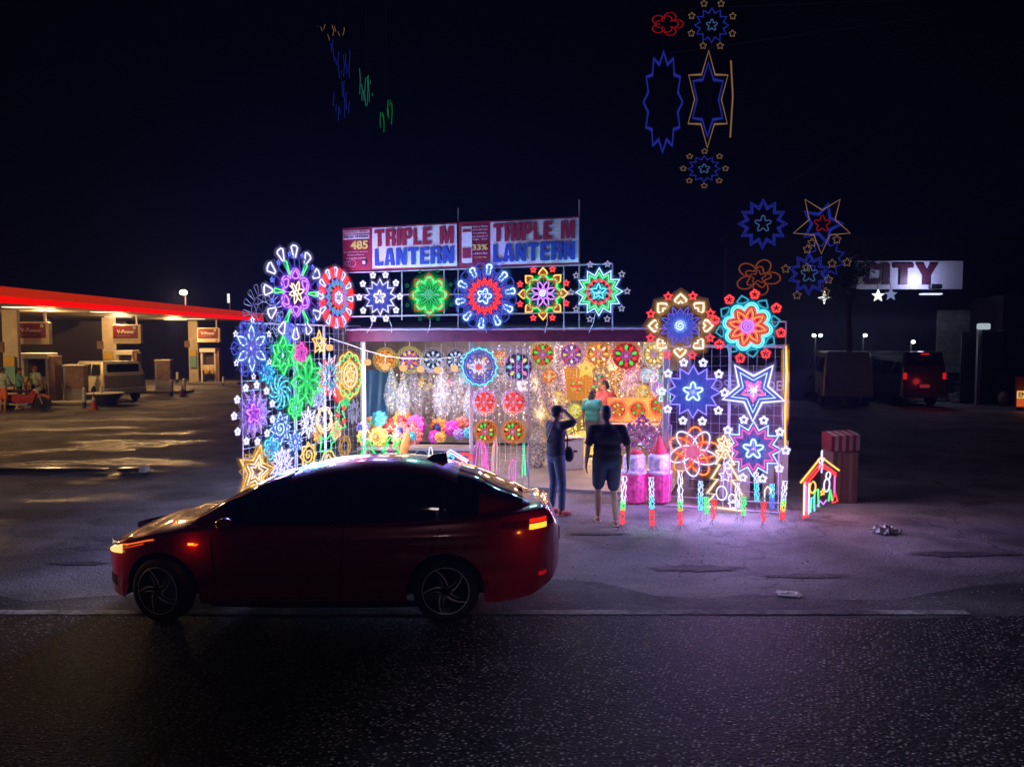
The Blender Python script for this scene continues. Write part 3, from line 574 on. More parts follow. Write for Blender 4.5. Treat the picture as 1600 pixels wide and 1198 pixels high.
lantern('snowflake_lantern', 'white, red and blue spiky snowflake lantern next to the poinsettia', 515, 588, 72, WP,
    [('spike_outline', 'ice', 'on', [star(14, 1, .45), star(9, .8, .3, .2)], .008), ('red_spike_outline', 'red', 'on', [star(8, .86, .5, .3)], .008), ('cyan_outline', 'cyan', 'mid', [star(12, .6, .3)])], group=GW, light=(WH, 8), off=.1)
lantern('oval_lantern', 'yellow and green oval lantern at the shop end of the wing', 546, 586, 74, WP,
    [('oval_outline', 'gold', 'on', [flower(10, .98, .8), ring(.6)] + around(petal(.1, .7, .12), 6), .010), ('green_outline', 'green', 'on', [flower(10, .9, .72, .3)], .008), ('core_outline', 'warm', 'on', [rstar(.34, .18), ring(.5)], .010)], group=GW, light=(GO, 8), off=.1)
lantern('star_lantern', 'small gold double star hung under the fan wheels', 499, 535, 38, WP, [('star_outline', 'gold', 'on', [star(5, 1, .5), star(5, .6, .3, .3)], .009), ('inner_outline', 'warm', 'on', [mv(star(5, .6, .3), .3, -.3)], .008)], group=GW, spokes=0, light=(GO, 3), off=.12)
lantern('spiral_lantern', 'blue white spiral star lantern low on the wing below the pinwheel', 438, 669, 52, WP, [('spiral', 'ice', 'on', [('open', spiral(.7, 2.5)), star(8, .98, .6)], .010), ('nested_outline', 'blue', 'mid', [star(8, .84, .5, .2)])], group=GW, light=(CN, 8), off=.1)
lantern('snowflake_lantern', 'plain white snowflake lantern below the green poinsettia', 482, 660, 50, WP, [('spike_outline', 'white', 'on', [star(8, 1, .4), star(8, .7, .3, .3), ring(.4)], .009)], group=GW, light=(WH, 8), off=.1)
lantern('ring_lantern', 'warm gold scalloped ring lantern below the snowflake row', 507, 655, 42, WP, [('ring_outline', 'warm', 'on', [flower(10, 1, .82), flower(10, .8, .66)], .008)], group=GW, light=(GO, 4), off=.1)
lantern('tree_lantern', 'small red and green tree outline beside the gold ring', 532, 648, 42, WP, [('tree_outline', 'green', 'on', [[(0, 1), (.5, .3), (.2, .3), (.6, -.3), (.25, -.3), (.7, -1), (-.7, -1), (-.25, -.3), (-.6, -.3), (-.2, .3), (-.5, .3)]], .008), ('berry_outline', 'red', 'on', [mv(rstar(.2, .1), .4, .5), mv(rstar(.2, .1), -.4, 0), mv(rstar(.2, .1), .4, -.5)], .008)], group=GW, spokes=0, light=(GN, 3), off=.1)
lantern('silver_lantern', 'narrow silver white lantern on the last strip of the wing', 553, 643, 38, WP, [('outline', 'white', 'mid', [star(9, 1, .5), star(9, .7, .35, .3)])], group=GW, off=.1)
GF = 'rope lights standing at the foot of the wing'
lantern('star_lantern', 'gold nested star leaning on the ground at the foot of the wing', 400, 737, 84, WP, [('outer_outline', 'gold', 'on', [star(5, 1, .48, .3)], .012), ('inner_outline', 'warm', 'on', [star(5, .66, .32, .3), star(5, .36, .18, .3)], .010), ('rear_outline', 'gold', 'mid', [star(9, .98, .66), star(9, .86, .56, .2)])], group=GF, light=(GO, 22), off=.5, spokes=0)
lantern('burst_lantern', 'dazzling white starburst beside the leaning gold star', 441, 727, 58, WP, [('burst_outline', 'white', 'on', [star(10, 1, .5), star(10, .8, .4, .3), star(7, .5, .2)], .010)], group=GF, light=(WH, 22), off=.35)
lantern('coil_lantern', 'yellow coil light low between white burst and green reindeer', 482, 711, 42, WP, [('coil', 'gold', 'on', [('open', spiral(.9, 2.6)), star(8, 1, .7)], .009)], group=GF, light=(GO, 6), off=.2, spokes=0)
lantern('reindeer_light', 'green and gold reindeer outline light at the foot of the wing', 512, 698, 44, WP, [('body_outline', 'green', 'on', [[(-.9, -.2), (-.7, .5), (-.9, .9), (-.5, .6), (0, .6), (.4, .9), (.8, 1), (.6, .6), (.9, .3), (.5, .2), (.4, -.3), (-.4, -.3)]], .009), ('leg_outline', 'gold', 'on', [('open', [(-.9, -1), (-.5, -.4), (0, -.3), (.5, -.4), (.9, -1)]), ('open', [(-.4, -1), (0, -.5), (.4, -1)])], .009)], group=GF, spokes=0, light=(GN, 5), off=.15)
lantern('coil_lantern', 'dull gold coil light nearest the greenish shop post', 539, 697, 36, WP, [('coil', 'gold', 'mid', [ring(.9), ring(.5), star(7, 1, .6)])], group=GF, spokes=0, off=.15)
# the yellow lanterns seen edge-on at the far side of the grids
EP = Plane((4.28, 12.1), (4.62, 13.4))
for k, (py, d, lb) in enumerate(((563, 42, 'topmost yellow snowflake of the edge-on strip beside the grids'), (600, 50, 'middle yellow snowflake of the edge-on strip beside the grids'), (640, 40, 'lowest yellow snowflake of the edge-on strip beside the grids'))):
    lantern('snowflake_lantern', lb, 1227, py, d, EP, [('spike_outline', 'gold', 'on', [star(8, 1, .45), star(8, .6, .3, .3)], .011), ('ring_outline', 'warm', 'on', [ring(.72)], .009)], group='edge-on yellow snowflakes', light=(GO, 7), yaw=R(68))
q = P(1229, 600, 12.3); MB().rope([(q.x, q.y, .95), (q.x - .02, q.y, 1.6), (q.x, q.y, 2.2), (q.x - .03, q.y, 2.62)], .012, False).build('yellow_strip', glow('gold')); tag(bpy.data.objects['yellow_strip'], 'upright yellow rope strip on the edge of the last grid', 'light strip')
# white tree light with stars
lantern('tree_light', 'tall white Christmas tree outline light with stars standing before the grids', 1133, 748, 100, FP,
    [('tree_outline', 'warm', 'on', [[(0, .95), (.28, .45), (.14, .45), (.42, -.02), (.2, -.02), (.55, -.5), (.28, -.5), (.62, -.98), (-.62, -.9), (-.3, -.5), (-.55, -.5), (-.22, -.02), (-.42, -.02), (-.16, .45), (-.3, .45)]], .014), ('bell_outline', 'white', 'on', [ellipse(.16, .22, 14, (-.1, -.45)), ellipse(.1, .14, 12, (.22, -.6)), mv(star(5, .2, .1), 0, .1), mv(star(5, .16, .08), .25, -.8)], .009)],
    [(1, 1.05, .2, 'warm', 'on', 'star', 0)], group='standing lights before the shop', off=.45, spokes=0, light=(WH, 5))
for k, (px, py, lb) in enumerate(((1131, 690, 'white'), (1128, 708, 'white'))):
    lantern('star_light', ('upper' if k == 0 else 'lower') + ' small white star floating above the tree light', px, py, 19, FP, [('star_outline', 'warm', 'on', [rstar(1, .5)], .010)], group='small stars above the tree light', off=.4, spokes=0)
# under the beam
GU = 'round lanterns hung under the fascia'
lantern('scallop_lantern', 'large blue scalloped round lantern with a white flower centre', 749, 573, 60, FP, [('scallop_outline', 'cyan', 'on', [star(16, 1, .9)], .010), ('inner_ring', 'blue', 'mid', [ring(.84), ring(.72)] + around(ring(.13, 10, (0, .58)), 6)), ('flower_outline', 'white', 'on', [star(10, .42, .2)], .009), ('core_outline', 'red', 'on', [rstar(.13, .07)], .008)], group=GU, light=(BL, 10), off=-.05)

for (px, py, d, c, c2, kind, lb) in ((418, 582, 34, 'cyan', 'blue', 0, 'pale cyan star tucked between violet bloom and cyan pinwheel'), (462, 636, 36, 'green', 'teal', 1, 'teal blossom squeezed under the green poinsettia'), (497, 622, 34, 'white', 'ice', 0, 'ice white spiky star between poinsettia and gold ring'), (530, 612, 32, 'red', 'gold', 1, 'small red and gold blossom beside the yellow oval'),
        (461, 690, 38, 'ice', 'blue', 0, 'pale blue star low on the wing over the white burst'), (525, 672, 28, 'warm', 'gold', 1, 'tiny warm blossom above the green reindeer'), (424, 700, 36, 'cyan', 'violet', 1, 'cyan blossom just above the leaning gold star'), (497, 676, 28, 'gold', 'warm', 0, 'tiny gold star between snowflake and reindeer'),
        (470, 552, 32, 'magenta', 'purple', 1, 'magenta blossom between green swirl and gold double star'), (540, 625, 24, 'green', 'teal', 0, 'tiny green star right above the silver lantern'), (452, 520, 34, 'blue', 'ice', 0, 'blue star half hidden behind the foot of the tallest wheel')):
    lantern('small_lantern', lb.replace('right above', 'just above'), px, py, d, WP, [('outline', c, 'on', [star(8, 1, .5), star(8, .7, .36, .3)] if kind == 0 else [flower(6, 1, .6, .2, .8), flower(6, .6, .3, .2, .8)], .0095), ('inner_outline', c2, 'mid', [star(8, .84, .42, .2), ring(.3)])], group=GW, light=({'cyan': CN, 'green': GN, 'red': RD, 'magenta': MG, 'blue': BL}.get(c, WH), 4), off=.02)
# ------------------------------------------------------------------ shell lanterns with bulbs
BC = {'red': (1, .05, .03), 'green': (.05, .8, .1), 'gold': (1, .6, .1), 'orange': (1, .28, .02), 'white': (1, .85, .6), 'pink': (1, .3, .5), 'teal': (.15, .8, .7), 'yellow': (.9, .8, .1), 'purple': (.6, .2, .8), 'cool': (.6, .7, 1)}
def bm_(c, s=1.1): return emit('bulb_%s_%d' % (c, int(s * 100)), BC[c], s)
def shell(c, a=.25):
    n = 'shell_' + c
    if n in MC: return MC[n]
    return mat(n, tuple(.25 + .6 * q for q in BC[c]), .3, noise=.3, scale=30, trans=.3)
def capiz(label, px, py, d, Y, petals, disc, core, rimc=None, n=None, light=None, rings=3, disc_s=.45, name='shell_lantern', group='round shell lanterns inside the shop', yaw=0.0):
    loc = P(px, py, Y); S = d / 2 * Y / F; t = thing(name, label, 'lantern', loc, yaw, group)
    b = MB(); prof = [(0.001, -.02), (S * .5, -.035), (S * .8, -.02), (S * .8, .02), (0.001, .03)]
    b.lathe((0, .04, 0), prof, 20, axis='Y'); b.build('disc', [cells('disc_%s_%d' % (disc, int(disc_s * 100)), BC[disc], disc_s)], t)
    b = MB(); nn_ = len(petals) if n is None else n
    for k in range(nn_):
        a_ = 2 * PI * k / nn_; x0, z0 = pol(S * .36, a_); x1, z1 = pol(S * .50, a_); x2, z2 = pol(S * .66, a_); b.tube([(x0, -.03, z0), ((x0 + x1) / 2, -.035, (z0 + z1) / 2), (x1, -.04, z1), ((x1 + x2) / 2, -.035, (z1 + z2) / 2), (x2, -.03, z2)], [S * .02, S * .07, S * .105, S * .10, S * .03], 7, False, petals_idx(petals, k))
    b.build('bulb_petal', [bm_(c) for c in dict.fromkeys(petals)], t)
    b = MB(); b.ball((0, -.04, 0), (S * .13, .03, S * .13), 0, 8, 5); b.tube(place3(star(8, .34, .2), S, -.045), .006, 4, True); b.build('core', bm_(core, .9), t)
    b = MB()
    if rimc: 
        for q in range(rings): b.tube(place3(flower(16, 1.0 - .1 * q, .88 - .1 * q, q * .2), S, -.01), .006, 3, True)
        b.build('rim', emit('rim_%s' % rimc, BC[rimc], .75), t)
    else:
        for q in range(rings): b.tube(place3(flower(14, 1.0 - .1 * q, .86 - .1 * q, q * .2), S, -.01), .006, 3, True)
        b.build('rim', M_OFF, t)
    b = MB(); b.tube([(0, 0, S), (0, .02, S + .25)], .003, 3); b.build('hook', M_CABLE, t)
    if light: lamp(t, (0, -.25, 0), light[0], light[1] * 2.0, .1)
    return t
def petals_idx(p, k): return list(dict.fromkeys(p)).index(p[k % len(p)])
OR = (1, .42, .12)
capiz('orange sunflower shell lantern nearest the greenish post', 602, 562, 38, 14.6, ['orange', 'gold'], 'orange', 'gold', 'gold', 8, (OR, 8), disc_s=.7)
capiz('yellow sunflower shell lantern with mauve centre', 640, 562, 42, 14.6, ['gold', 'orange'], 'purple', 'pink', 'yellow', 9, (GO, 8), disc_s=.4)
capiz('grey unlit shell wheel hung beside the yellow sunflower', 677, 562, 40, 15.2, ['cool'], 'cool', 'cool', None, 8, disc_s=.06)
capiz('grey unlit shell wheel hung beside the blue scalloped lantern', 712, 562, 38, 15.4, ['cool'], 'cool', 'cool', None, 10, disc_s=.05)
capiz('pale shell wheel with eight pastel discs', 810, 573, 54, 15.2, ['teal', 'yellow', 'teal', 'pink', 'teal', 'yellow', 'teal', 'white'], 'purple', 'purple', None, 8, disc_s=.12)
capiz('green and red bulbed shell lantern near the pastel disc wheel', 848, 554, 44, 15.6, ['green', 'red'], 'orange', 'purple', 'gold', 10, (OR, 4), disc_s=.35)
capiz('white, red and mauve bulbed shell lantern under the beam', 893, 554, 42, 15.8, ['white', 'red', 'gold', 'purple'], 'purple', 'pink', 'pink', 8, (OR, 5), disc_s=.35)
capiz('golden shell lantern under the beam above the yellow panel', 935, 553, 44, 16, ['gold', 'white'], 'orange', 'pink', 'orange', 8, (OR, 14), disc_s=.7)
capiz('red ringed shell lantern with green bulbs', 978, 556, 52, 15.6, ['green', 'red'], 'red', 'purple', 'red', 10, ((1, .2, .1), 10), disc_s=.35)
capiz('cream white shell lantern nearest the rope grids', 1022, 553, 44, 15.4, ['white', 'gold'], 'gold', 'purple', 'white', 12, (WM, 8), disc_s=.5)
capiz('red bulbed star lantern in front of the square yellow panel', 901, 603, 27, 17.6, ['red', 'green'], 'orange', 'red', 'orange', 8, (OR, 10), disc_s=.8)
capiz('shell lantern with a white ring behind the man in pink', 936, 599, 38, 18.6, ['green', 'red', 'gold'], 'pink', 'gold', 'white', 9, disc_s=.35)
for (px, py, d, p, lb) in ((965, 640, 30, ['gold', 'red'], 'gold petalled shell lantern on the orange shelf beside the man in pink'), (997, 641, 30, ['green', 'red', 'red'], 'red and green shell lantern in the middle of the orange shelf'), (1029, 634, 30, ['green', 'red'], 'red and green shell lantern at the grid end of the orange shelf')):
    capiz(lb, px, py, d, 16.2, p, 'orange', 'orange', 'red', 9, (OR, 12), disc_s=.45)
for (px, py, lb) in ((757, 628, 'solid red flower lantern on the inner grid nearer the blue scalloped lantern'), (803, 628, 'solid red flower lantern on the inner grid nearer the shop aisle')):
    capiz(lb, px, py, 42, FP.hit(px, py, .05).y, ['red', 'pink'], 'red', 'pink', None, 12, ((1, .1, .1), 6), disc_s=.8, yaw=FP.yaw)
for (px, py, lb) in ((759, 674, 'orange ringed shell lantern above the pink streamers'), (802, 674, 'orange ringed shell lantern nearer the shop aisle')):
    capiz(lb, px, py, 40, FP.hit(px, py, .05).y, ['green', 'red', 'gold'], 'orange', 'pink', 'orange', 10, (OR, 5), disc_s=.22, yaw=FP.yaw)
pt = thing('lit_panel', 'square yellow lit lattice panel on the rear partition', 'panel', P(901, 600, 17.9)); s = .36
b = MB(); b.box((0, 0, 0), (.72, .03, .74)); b.build('sheet', emit('panel_gold', (1, .38, .03), .62), pt)
b = MB()
for k in range(11): b.tube([(-.36, -.03, -.36 + .072 * k), (.36, -.03, -.36 + .072 * k)], .008, 3); b.tube([(-.36 + .072 * k, -.03, -.36), (-.36 + .072 * k, -.03, .36)], .008, 3)
b.build('lattice', mat('gilt_lattice', (.5, .25, .05), .5), pt); lamp(pt, (0, -.3, .1), OR, 18)
lantern('star_lantern', 'bright yellow star beside the square yellow panel', 916, 575, 34, None, [('star_outline', 'gold', 'on', [star(5, 1, .45), star(5, .7, .3), star(5, .4, .18)], .012)], Y=17.2, group='star lanterns deep in the shop', light=(GO, 16), spokes=0)
lantern('star_lantern', 'green star with a white rim deep beside the entrance grid', 1040, 614, 30, None, [('star_outline', 'white', 'on', [rstar(1, .5)], .010), ('inner_outline', 'green', 'on', [rstar(.7, .35), rstar(.4, .2)], .010)], Y=14.6, group='star lanterns deep in the shop', light=(GN, 6), spokes=0)
lantern('star_lantern', 'cyan coil star above the green star beside the entrance grid', 1040, 585, 30, None, [('star_outline', 'cyan', 'mid', [rstar(1, .5), ring(.6)], .010)], Y=14.8, group='star lanterns deep in the shop', light=(CN, 4), spokes=0)
# pumpkin-shaped ball lamps on a sagging cable
cabl = [P(515, 528, 13.9), P(545, 538, 14.3), P(574, 548, 14.4), P(602, 556, 14.4), P(633, 560, 14.4), P(656, 560, 14.4), P(684, 560, 14.4), P(708, 558, 14.3), P(735, 552, 14.2), P(758, 545, 14.1)]
o = MB().tube(cabl, .006, 4).build('lamp_cable', M_CABLE); tag(o, 'sagging white cable that carries the ball lamps', 'cable')
BP = ((515, 543), (574, 566), (602, 573), (630, 575), (657, 577), (684, 578), (710, 575), (735, 570), (758, 564))
WHR = ('hung on the side wing', 'alone beside the greenish post', 'against the orange sunflower', 'below the yellow sunflower', 'between the yellow sunflower and the grey wheels', 'below the first grey wheel', 'below the second grey wheel', 'on the wing side of the blue scalloped lantern', 'on the aisle side of the blue scalloped lantern')
for k, (px, py) in enumerate(BP):
    q = P(px, py, 14.0); t = thing('ball_lamp', 'small glowing amber ball lamp ' + WHR[k], 'lamp', q, 0, 'amber ball lamps on one cable')
    b = MB()
    for j in range(8): a = 2 * PI * j / 8; b.ball((.025 * math.cos(a), .025 * math.sin(a), 0), (.045, .045, .058), 0, 8, 6)
    b.build('globe', emit('amber_globe', (1, .52, .22), 1.15), t); MB().tube([(0, 0, .05), (0, .02, .2)], .004, 4).build('cord', M_CABLE, t)
    if k % 3 == 0: lamp(t, (0, -.2, 0), (1, .6, .3), 3)
# wrapped hanging bunches
def bunch(name, label, px, py, wpx, hpx, Y, cols, n=260, group='wrapped lantern bunches hung in the shop', up=True, shape='drop'):
    loc = P(px, py, Y); w = wpx * Y / F / 2; h = hpx * Y / F / 2; t = thing(name, label, 'lantern bunch', loc, random.uniform(-.4, .4), group)
    b = MB()
    for k in range(n):
        z = random.uniform(-1, 1); prof = (1 - abs(z) ** 2.2) * (1.0 if shape == 'ball' else (.55 + .45 * (1 - (z + 1) / 2)))
        a = random.uniform(0, 2 * PI); r_ = w * prof * random.uniform(.75, 1); c = Vector((r_ * math.cos(a), r_ * math.sin(a) * .8, z * h))
        s = random.uniform(.016, .034); nx = Vector((math.cos(a) + random.gauss(0, .5), math.sin(a) + random.gauss(0, .5), random.gauss(0, .5))).normalized()
        u = nx.orthogonal().normalized(); v = nx.cross(u); m = random.randrange(len(cols))
        b.add([c + (u * math.cos(q) + v * math.sin(q)) * s for q in np.arange(6) * PI / 3], [tuple(range(6))], m)
    b.build('shells', cols, t)
    b = MB(); V = []; Fs = []; nu, nv = 14, 9          # crinkled clear wrap
    for i in range(nv + 1):
        z = -1 + 2 * i / nv; prof = max(.08, (1 - abs(z) ** 2.2) * (1.0 if shape == 'ball' else (.55 + .45 * (1 - (z + 1) / 2))))
        for k in range(nu): a = 2 * PI * k / nu; r_ = w * 1.08 * prof * random.uniform(.9, 1.1); V.append((r_ * math.cos(a), r_ * math.sin(a) * .8, z * h * 1.05))
    for i in range(nv):
        for k in range(nu): Fs.append((i * nu + k, i * nu + (k + 1) % nu, (i + 1) * nu + (k + 1) % nu, (i + 1) * nu + k))
    b.add(V, Fs); b.build('plastic_wrap', mat('clear_wrap', (.75, .75, .8), .12, alpha=.16, spec=.9), t)
    if up: MB().tube([(0, 0, h), (0, 0, h + .35)], .004, 4).build('cord', M_CABLE, t)
    return t
CW = [mat('shell_white', (.72, .7, .66), .35), mat('shell_grey', (.35, .33, .33), .4), mat('shell_brown', (.26, .15, .12), .4), mat('shell_cream', (.6, .52, .36), .4)]
CG = [CW[3], mat('shell_green', (.35, .5, .12), .4), CW[1]]; CP = [CW[0], mat('shell_lilac', (.5, .36, .62), .4), mat('shell_plum', (.2, .08, .14), .4)]
for (px, py, w, h, Y, c, lb) in ((612, 612, 28, 72, 15.3, CG, 'greenish wrapped shell bunch closest to the blue tarpaulin'), (630, 624, 28, 78, 15.0, CG, 'yellow green wrapped shell bunch, second from the blue tarpaulin'),
        (648, 622, 30, 90, 15.4, CW, 'brownish wrapped shell bunch beside the yellow green one'), (668, 622, 30, 84, 15.7, CW, 'dark speckled wrapped shell bunch below the amber lamps'), (690, 615, 34, 100, 15.2, CW, 'long pale shell bunch under the first grey wheel'),
        (713, 625, 32, 96, 15.5, CW, 'long pale shell bunch under the second grey wheel'), (735, 632, 30, 62, 15.1, CW, 'short white shell bunch tucked below the blue scalloped lantern'), (829, 612, 36, 90, 16.2, CW, 'white shell bunch beside the pastel disc wheel'),
        (851, 610, 32, 100, 16.6, CP, 'mauve speckled shell bunch between aisle and pastel wheel'), (874, 608, 28, 104, 17, CP, 'narrow mauve shell bunch at the edge of the square yellow panel'), (985, 600, 36, 64, 17, CP, 'lilac shell bunch behind the pink shirted man'),
        (1006, 598, 34, 70, 17.3, CP, 'pale lilac shell bunch above the orange shelf'), (1026, 596, 26, 60, 16.6, CP, 'plum shell bunch beside the cyan coil star'), (780, 598, 30, 50, 16.4, CW, 'white shell bunch behind the inner wire grid'),
        (839, 700, 36, 84, 16.0, CW, 'tall straw coloured shell bunch standing behind the man in the cap')):
    bunch('shell_bunch', lb, px, py, w, h, Y, c, int(w * h / 8))
for (px, py, w, h, Y, c, lb) in ((839, 640, 34, 60, 16.0, CW, 'white shell bunch low beside the inner grid, behind the cap'), (862, 650, 34, 70, 16.4, CP, 'mauve shell bunch low behind the raised elbow'), (820, 590, 30, 60, 17.2, CP, 'dim plum shell bunch between the two columns of stock'),
        (640, 590, 26, 50, 16.4, CG, 'small green shell bunch high behind the yellow sunflower'), (665, 592, 28, 54, 16.6, CW, 'small brown shell bunch high between sunflower and grey wheel'), (702, 596, 28, 60, 16.8, CW, 'small white shell bunch high between the grey wheels'), (726, 600, 26, 60, 16.2, CW, 'small grey shell bunch high beside the blue scallops'),
        (915, 640, 26, 60, 19.0, CW, 'straw shell bunch on the rear partition under the yellow panel'), (889, 650, 26, 56, 18.8, CW, 'pale shell bunch on the rear partition above the white box'), (957, 560, 26, 50, 18.5, CP, 'dim lilac shell bunch between gold and red shell lanterns'), (1002, 560, 26, 50, 18.2, CP, 'dim lilac shell bunch between red and cream shell lanterns'), (870, 560, 26, 50, 18.0, CP, 'dim lilac shell bunch near the green bulbed lantern'), (914, 556, 24, 44, 18.6, CP, 'dim lilac shell bunch over the bright yellow star'), (975, 590, 26, 54, 17.9, CP, 'silver shell bunch just behind the head of the man in pink')):
    bunch('shell_bunch', lb, px, py, w, h, Y, c, int(w * h / 7))
o = thing('rear_work_light', 'bare work light tube under the shop roof', 'light tube', (.6, 17.2, 2.86), FP.yaw); MB().tube([(-.5, 0, 0), (.5, 0, 0)], .018, 8).build('tube', emit('tube_white', (.9, .85, 1), 1.6), o); MB().box((0, 0, .03), (1.1, .07, .025)).build('fitting', M_WHITE, o); lamp(o, (0, 0, -.12), (.95, .82, .95), 60, .2)
# shelf with orange backing
q = P(998, 640, 16.7); t = thing('display_shelf', 'orange backed display shelf behind the wrapped lanterns', 'shelf', (q.x, q.y, 0))
b = MB(); b.box((0, .05, q.z), (1.35, .03, .52)); b.build('backing', mat('orange_board', (.75, .32, .12), .6, noise=.35, scale=9), t); b = MB(); b.box((0, -.12, q.z - .3), (1.4, .36, .03)); b.build('shelf_board', M_CARD2, t)
b = MB(); [b.box((s * .66, -.1, (q.z - .3) / 2), (.05, .3, q.z - .34)) for s in (-1, 1)]; b.build('support', M_STEEL, t)
# aisle table, white box, glowing heap on the floor
q = P(889, 680, 15.8); t = thing('white_crate', 'white foam box standing beside the man in the cap', 'box', (q.x, q.y, .05), .25)
b = MB(); b.box((0, 0, .30), (.52, .4, .6), bev=.015); b.build('tub', mat('white_foam', (.62, .6, .56), .6), t); b = MB(); b.box((0, 0, .63), (.56, .44, .055), bev=.012); b.build('lid', mat('white_foam'), t)
b = MB(); b.box((-.1, -.205, .3), (.16, .004, .03), 0, ); b.box((.06, -.205, .38), (.1, .004, .05)); b.build('printed_mark', M_BKX, t)
q = G(913, 702); t = thing('light_heap', 'tangled heap of bright yellow green fairy lights on the aisle floor', 'string lights', (q.x, 17.6, .05))
b = MB()
for k in range(9): b.rope([(.32 * math.sin(a * (1 + k * .3) + k) * (1 - a / 20), .15 * math.cos(a * 1.3 + k), .28 + .26 * math.sin(a * .8 + 2 * k)) for a in np.linspace(0, 7, 26)], .007, False, 4)
b.build('light_string', glow('gold'), t); lamp(t, (0, -.3, .3), (1, .8, .3), 22)
# paper flower lanterns in plastic along the counter
FC = {'orange': (.8, .25, .04), 'pink': (.85, .12, .45), 'yellow': (.85, .5, .06), 'red': (.7, .08, .07), 'coral': (.85, .2, .14), 'lilac': (.5, .3, .6), 'teal': (.1, .5, .5), 'magenta': (.8, .05, .4), 'green': (.2, .5, .08), 'navy': (.05, .06, .2)}
def paper_flower(px, py, d, Y, c1, c2, lb, tilt=0.0):
    loc = P(px, py, Y); S = d / 2 * Y / F; t = thing('paper_flower', lb, 'paper lantern', loc, FP.yaw + random.uniform(-.3, .3), 'paper flower lanterns along the counter'); t.rotation_euler.x = tilt
    m1 = mat('paper_' + c1, FC[c1], .7, noise=.25, scale=16); m2 = mat('paper_' + c2, FC[c2], .6)
    b = MB(); N = 36; V = []; rad = [0.001, .35, .62, .85, 1.0]; dep = [-.02, -.07, -.05, -.07, -.01]
    for r_, dp in zip(rad, dep):
        for k in range(N): rr = r_ * (1 + .10 * r_ * math.cos(9 * 2 * PI * k / N)); x, z = pol(S * rr, 2 * PI * k / N); V.append((x, dp * (1 + .3 * math.cos(18 * PI * k / N)), z))
    Fs = [(i * N + k, i * N + (k + 1) % N, (i + 1) * N + (k + 1) % N, (i + 1) * N + k) for i in range(4) for k in range(N)]
    b.add(V, Fs); b.add([(x, .06, z) for x, y, z in V[-N:]], [tuple(range(N))]); b.build('blossom', m1, t, True)
    b = MB()
    for k in range(12): x, z = pol(S * .62, 2 * PI * k / 12); b.ball((x, -.07, z), (S * .17, .02, S * .17), 0, 6, 4)
    b.build('petal_ring', m1, t, True)
    b = MB(); b.ball((0, -.09, 0), (S * .3, .04, S * .3), 0, 10, 6); b.tube(place3(ring(.4, 16), S, -.09), .012, 4, True); b.build('centre', m2, t, True); return t
for (px, py, d, Y, c1, c2, lb) in ((567, 668, 20, 14.9, 'lilac', 'navy', 'lilac paper flower at the wing end of the counter'), (582, 662, 24, 15.2, 'orange', 'green', 'orange paper flower with a green eye'), (570, 683, 26, 14.8, 'yellow', 'green', 'yellow paper flower near the greenish post'),
        (592, 682, 30, 14.7, 'yellow', 'orange', 'full amber paper flower between the two small tree lights'), (611, 664, 24, 15.2, 'red', 'coral', 'dull red paper flower behind the amber one'), (629, 655, 30, 15, 'orange', 'red', 'tall orange sunflower blossom with a red eye'),
        (629, 672, 26, 14.8, 'coral', 'navy', 'coral paper flower with a navy eye'), (626, 690, 28, 14.7, 'coral', 'green', 'coral paper flower with a green eye, low on the counter'), (650, 664, 32, 14.8, 'pink', 'coral', 'large pink paper flower with a coral eye'),
        (646, 680, 30, 14.7, 'coral', 'teal', 'coral paper flower with a teal eye under the large pink one'), (686, 668, 30, 15, 'orange', 'navy', 'orange paper flower with a dark eye past the large pink one'), (679, 682, 20, 14.8, 'magenta', 'pink', 'small magenta paper flower'),
        (706, 669, 24, 14.9, 'magenta', 'pink', 'magenta paper flower beside the lilac balloon-like one'), (717, 678, 18, 14.8, 'lilac', 'lilac', 'pale lilac paper flower'), (722, 664, 26, 15.1, 'coral', 'orange', 'flat coral paper flower nearest the inner grid'), (733, 676, 18, 14.7, 'teal', 'teal', 'small teal paper flower nearest the inner grid'), (688, 683, 16, 14.6, 'yellow', 'orange', 'small yellow paper flower under the dark eyed orange one')):
    paper_flower(px, py, d, Y, c1, c2, lb)
o = paper_flower(592, 654, 24, 15, 'teal', 'teal', 'teal folded paper star lantern in clear wrap'); 
q = P(633, 696, 14.6); b = MB(); b.ball((0, 0, 0), (.09, .05, .27), 0, 10, 10); o = b.build('leaf_lantern', mat('paper_orange'), smooth=True); o.location = q; o.rotation_euler.y = .25; tag(o, 'long orange leaf shaped paper lantern hanging below the blossoms', 'paper lantern')
a, c = P(560, 712, 15.2), P(745, 712, 14.9); t = thing('counter', 'low dark counter covered by the paper flower lanterns', 'counter', ((a.x + c.x) / 2, 15.25, 0), -.06)
b = MB(); b.box((0, 0, .56), (c.x - a.x, .5, .06), bev=.01); b.build('top', M_CARD2, t); b = MB(); b.box((0, .05, .27), (c.x - a.x - .1, .4, .52)); b.build('base', mat('dark_tarp'), t)
lamp(t, (-.4, -.6, .9), (1, .85, .8), 34, .25, 'counter_light'); lamp(t, (.7, -.6, 1.7), (.9, .85, 1), 40, .25, 'counter_light')
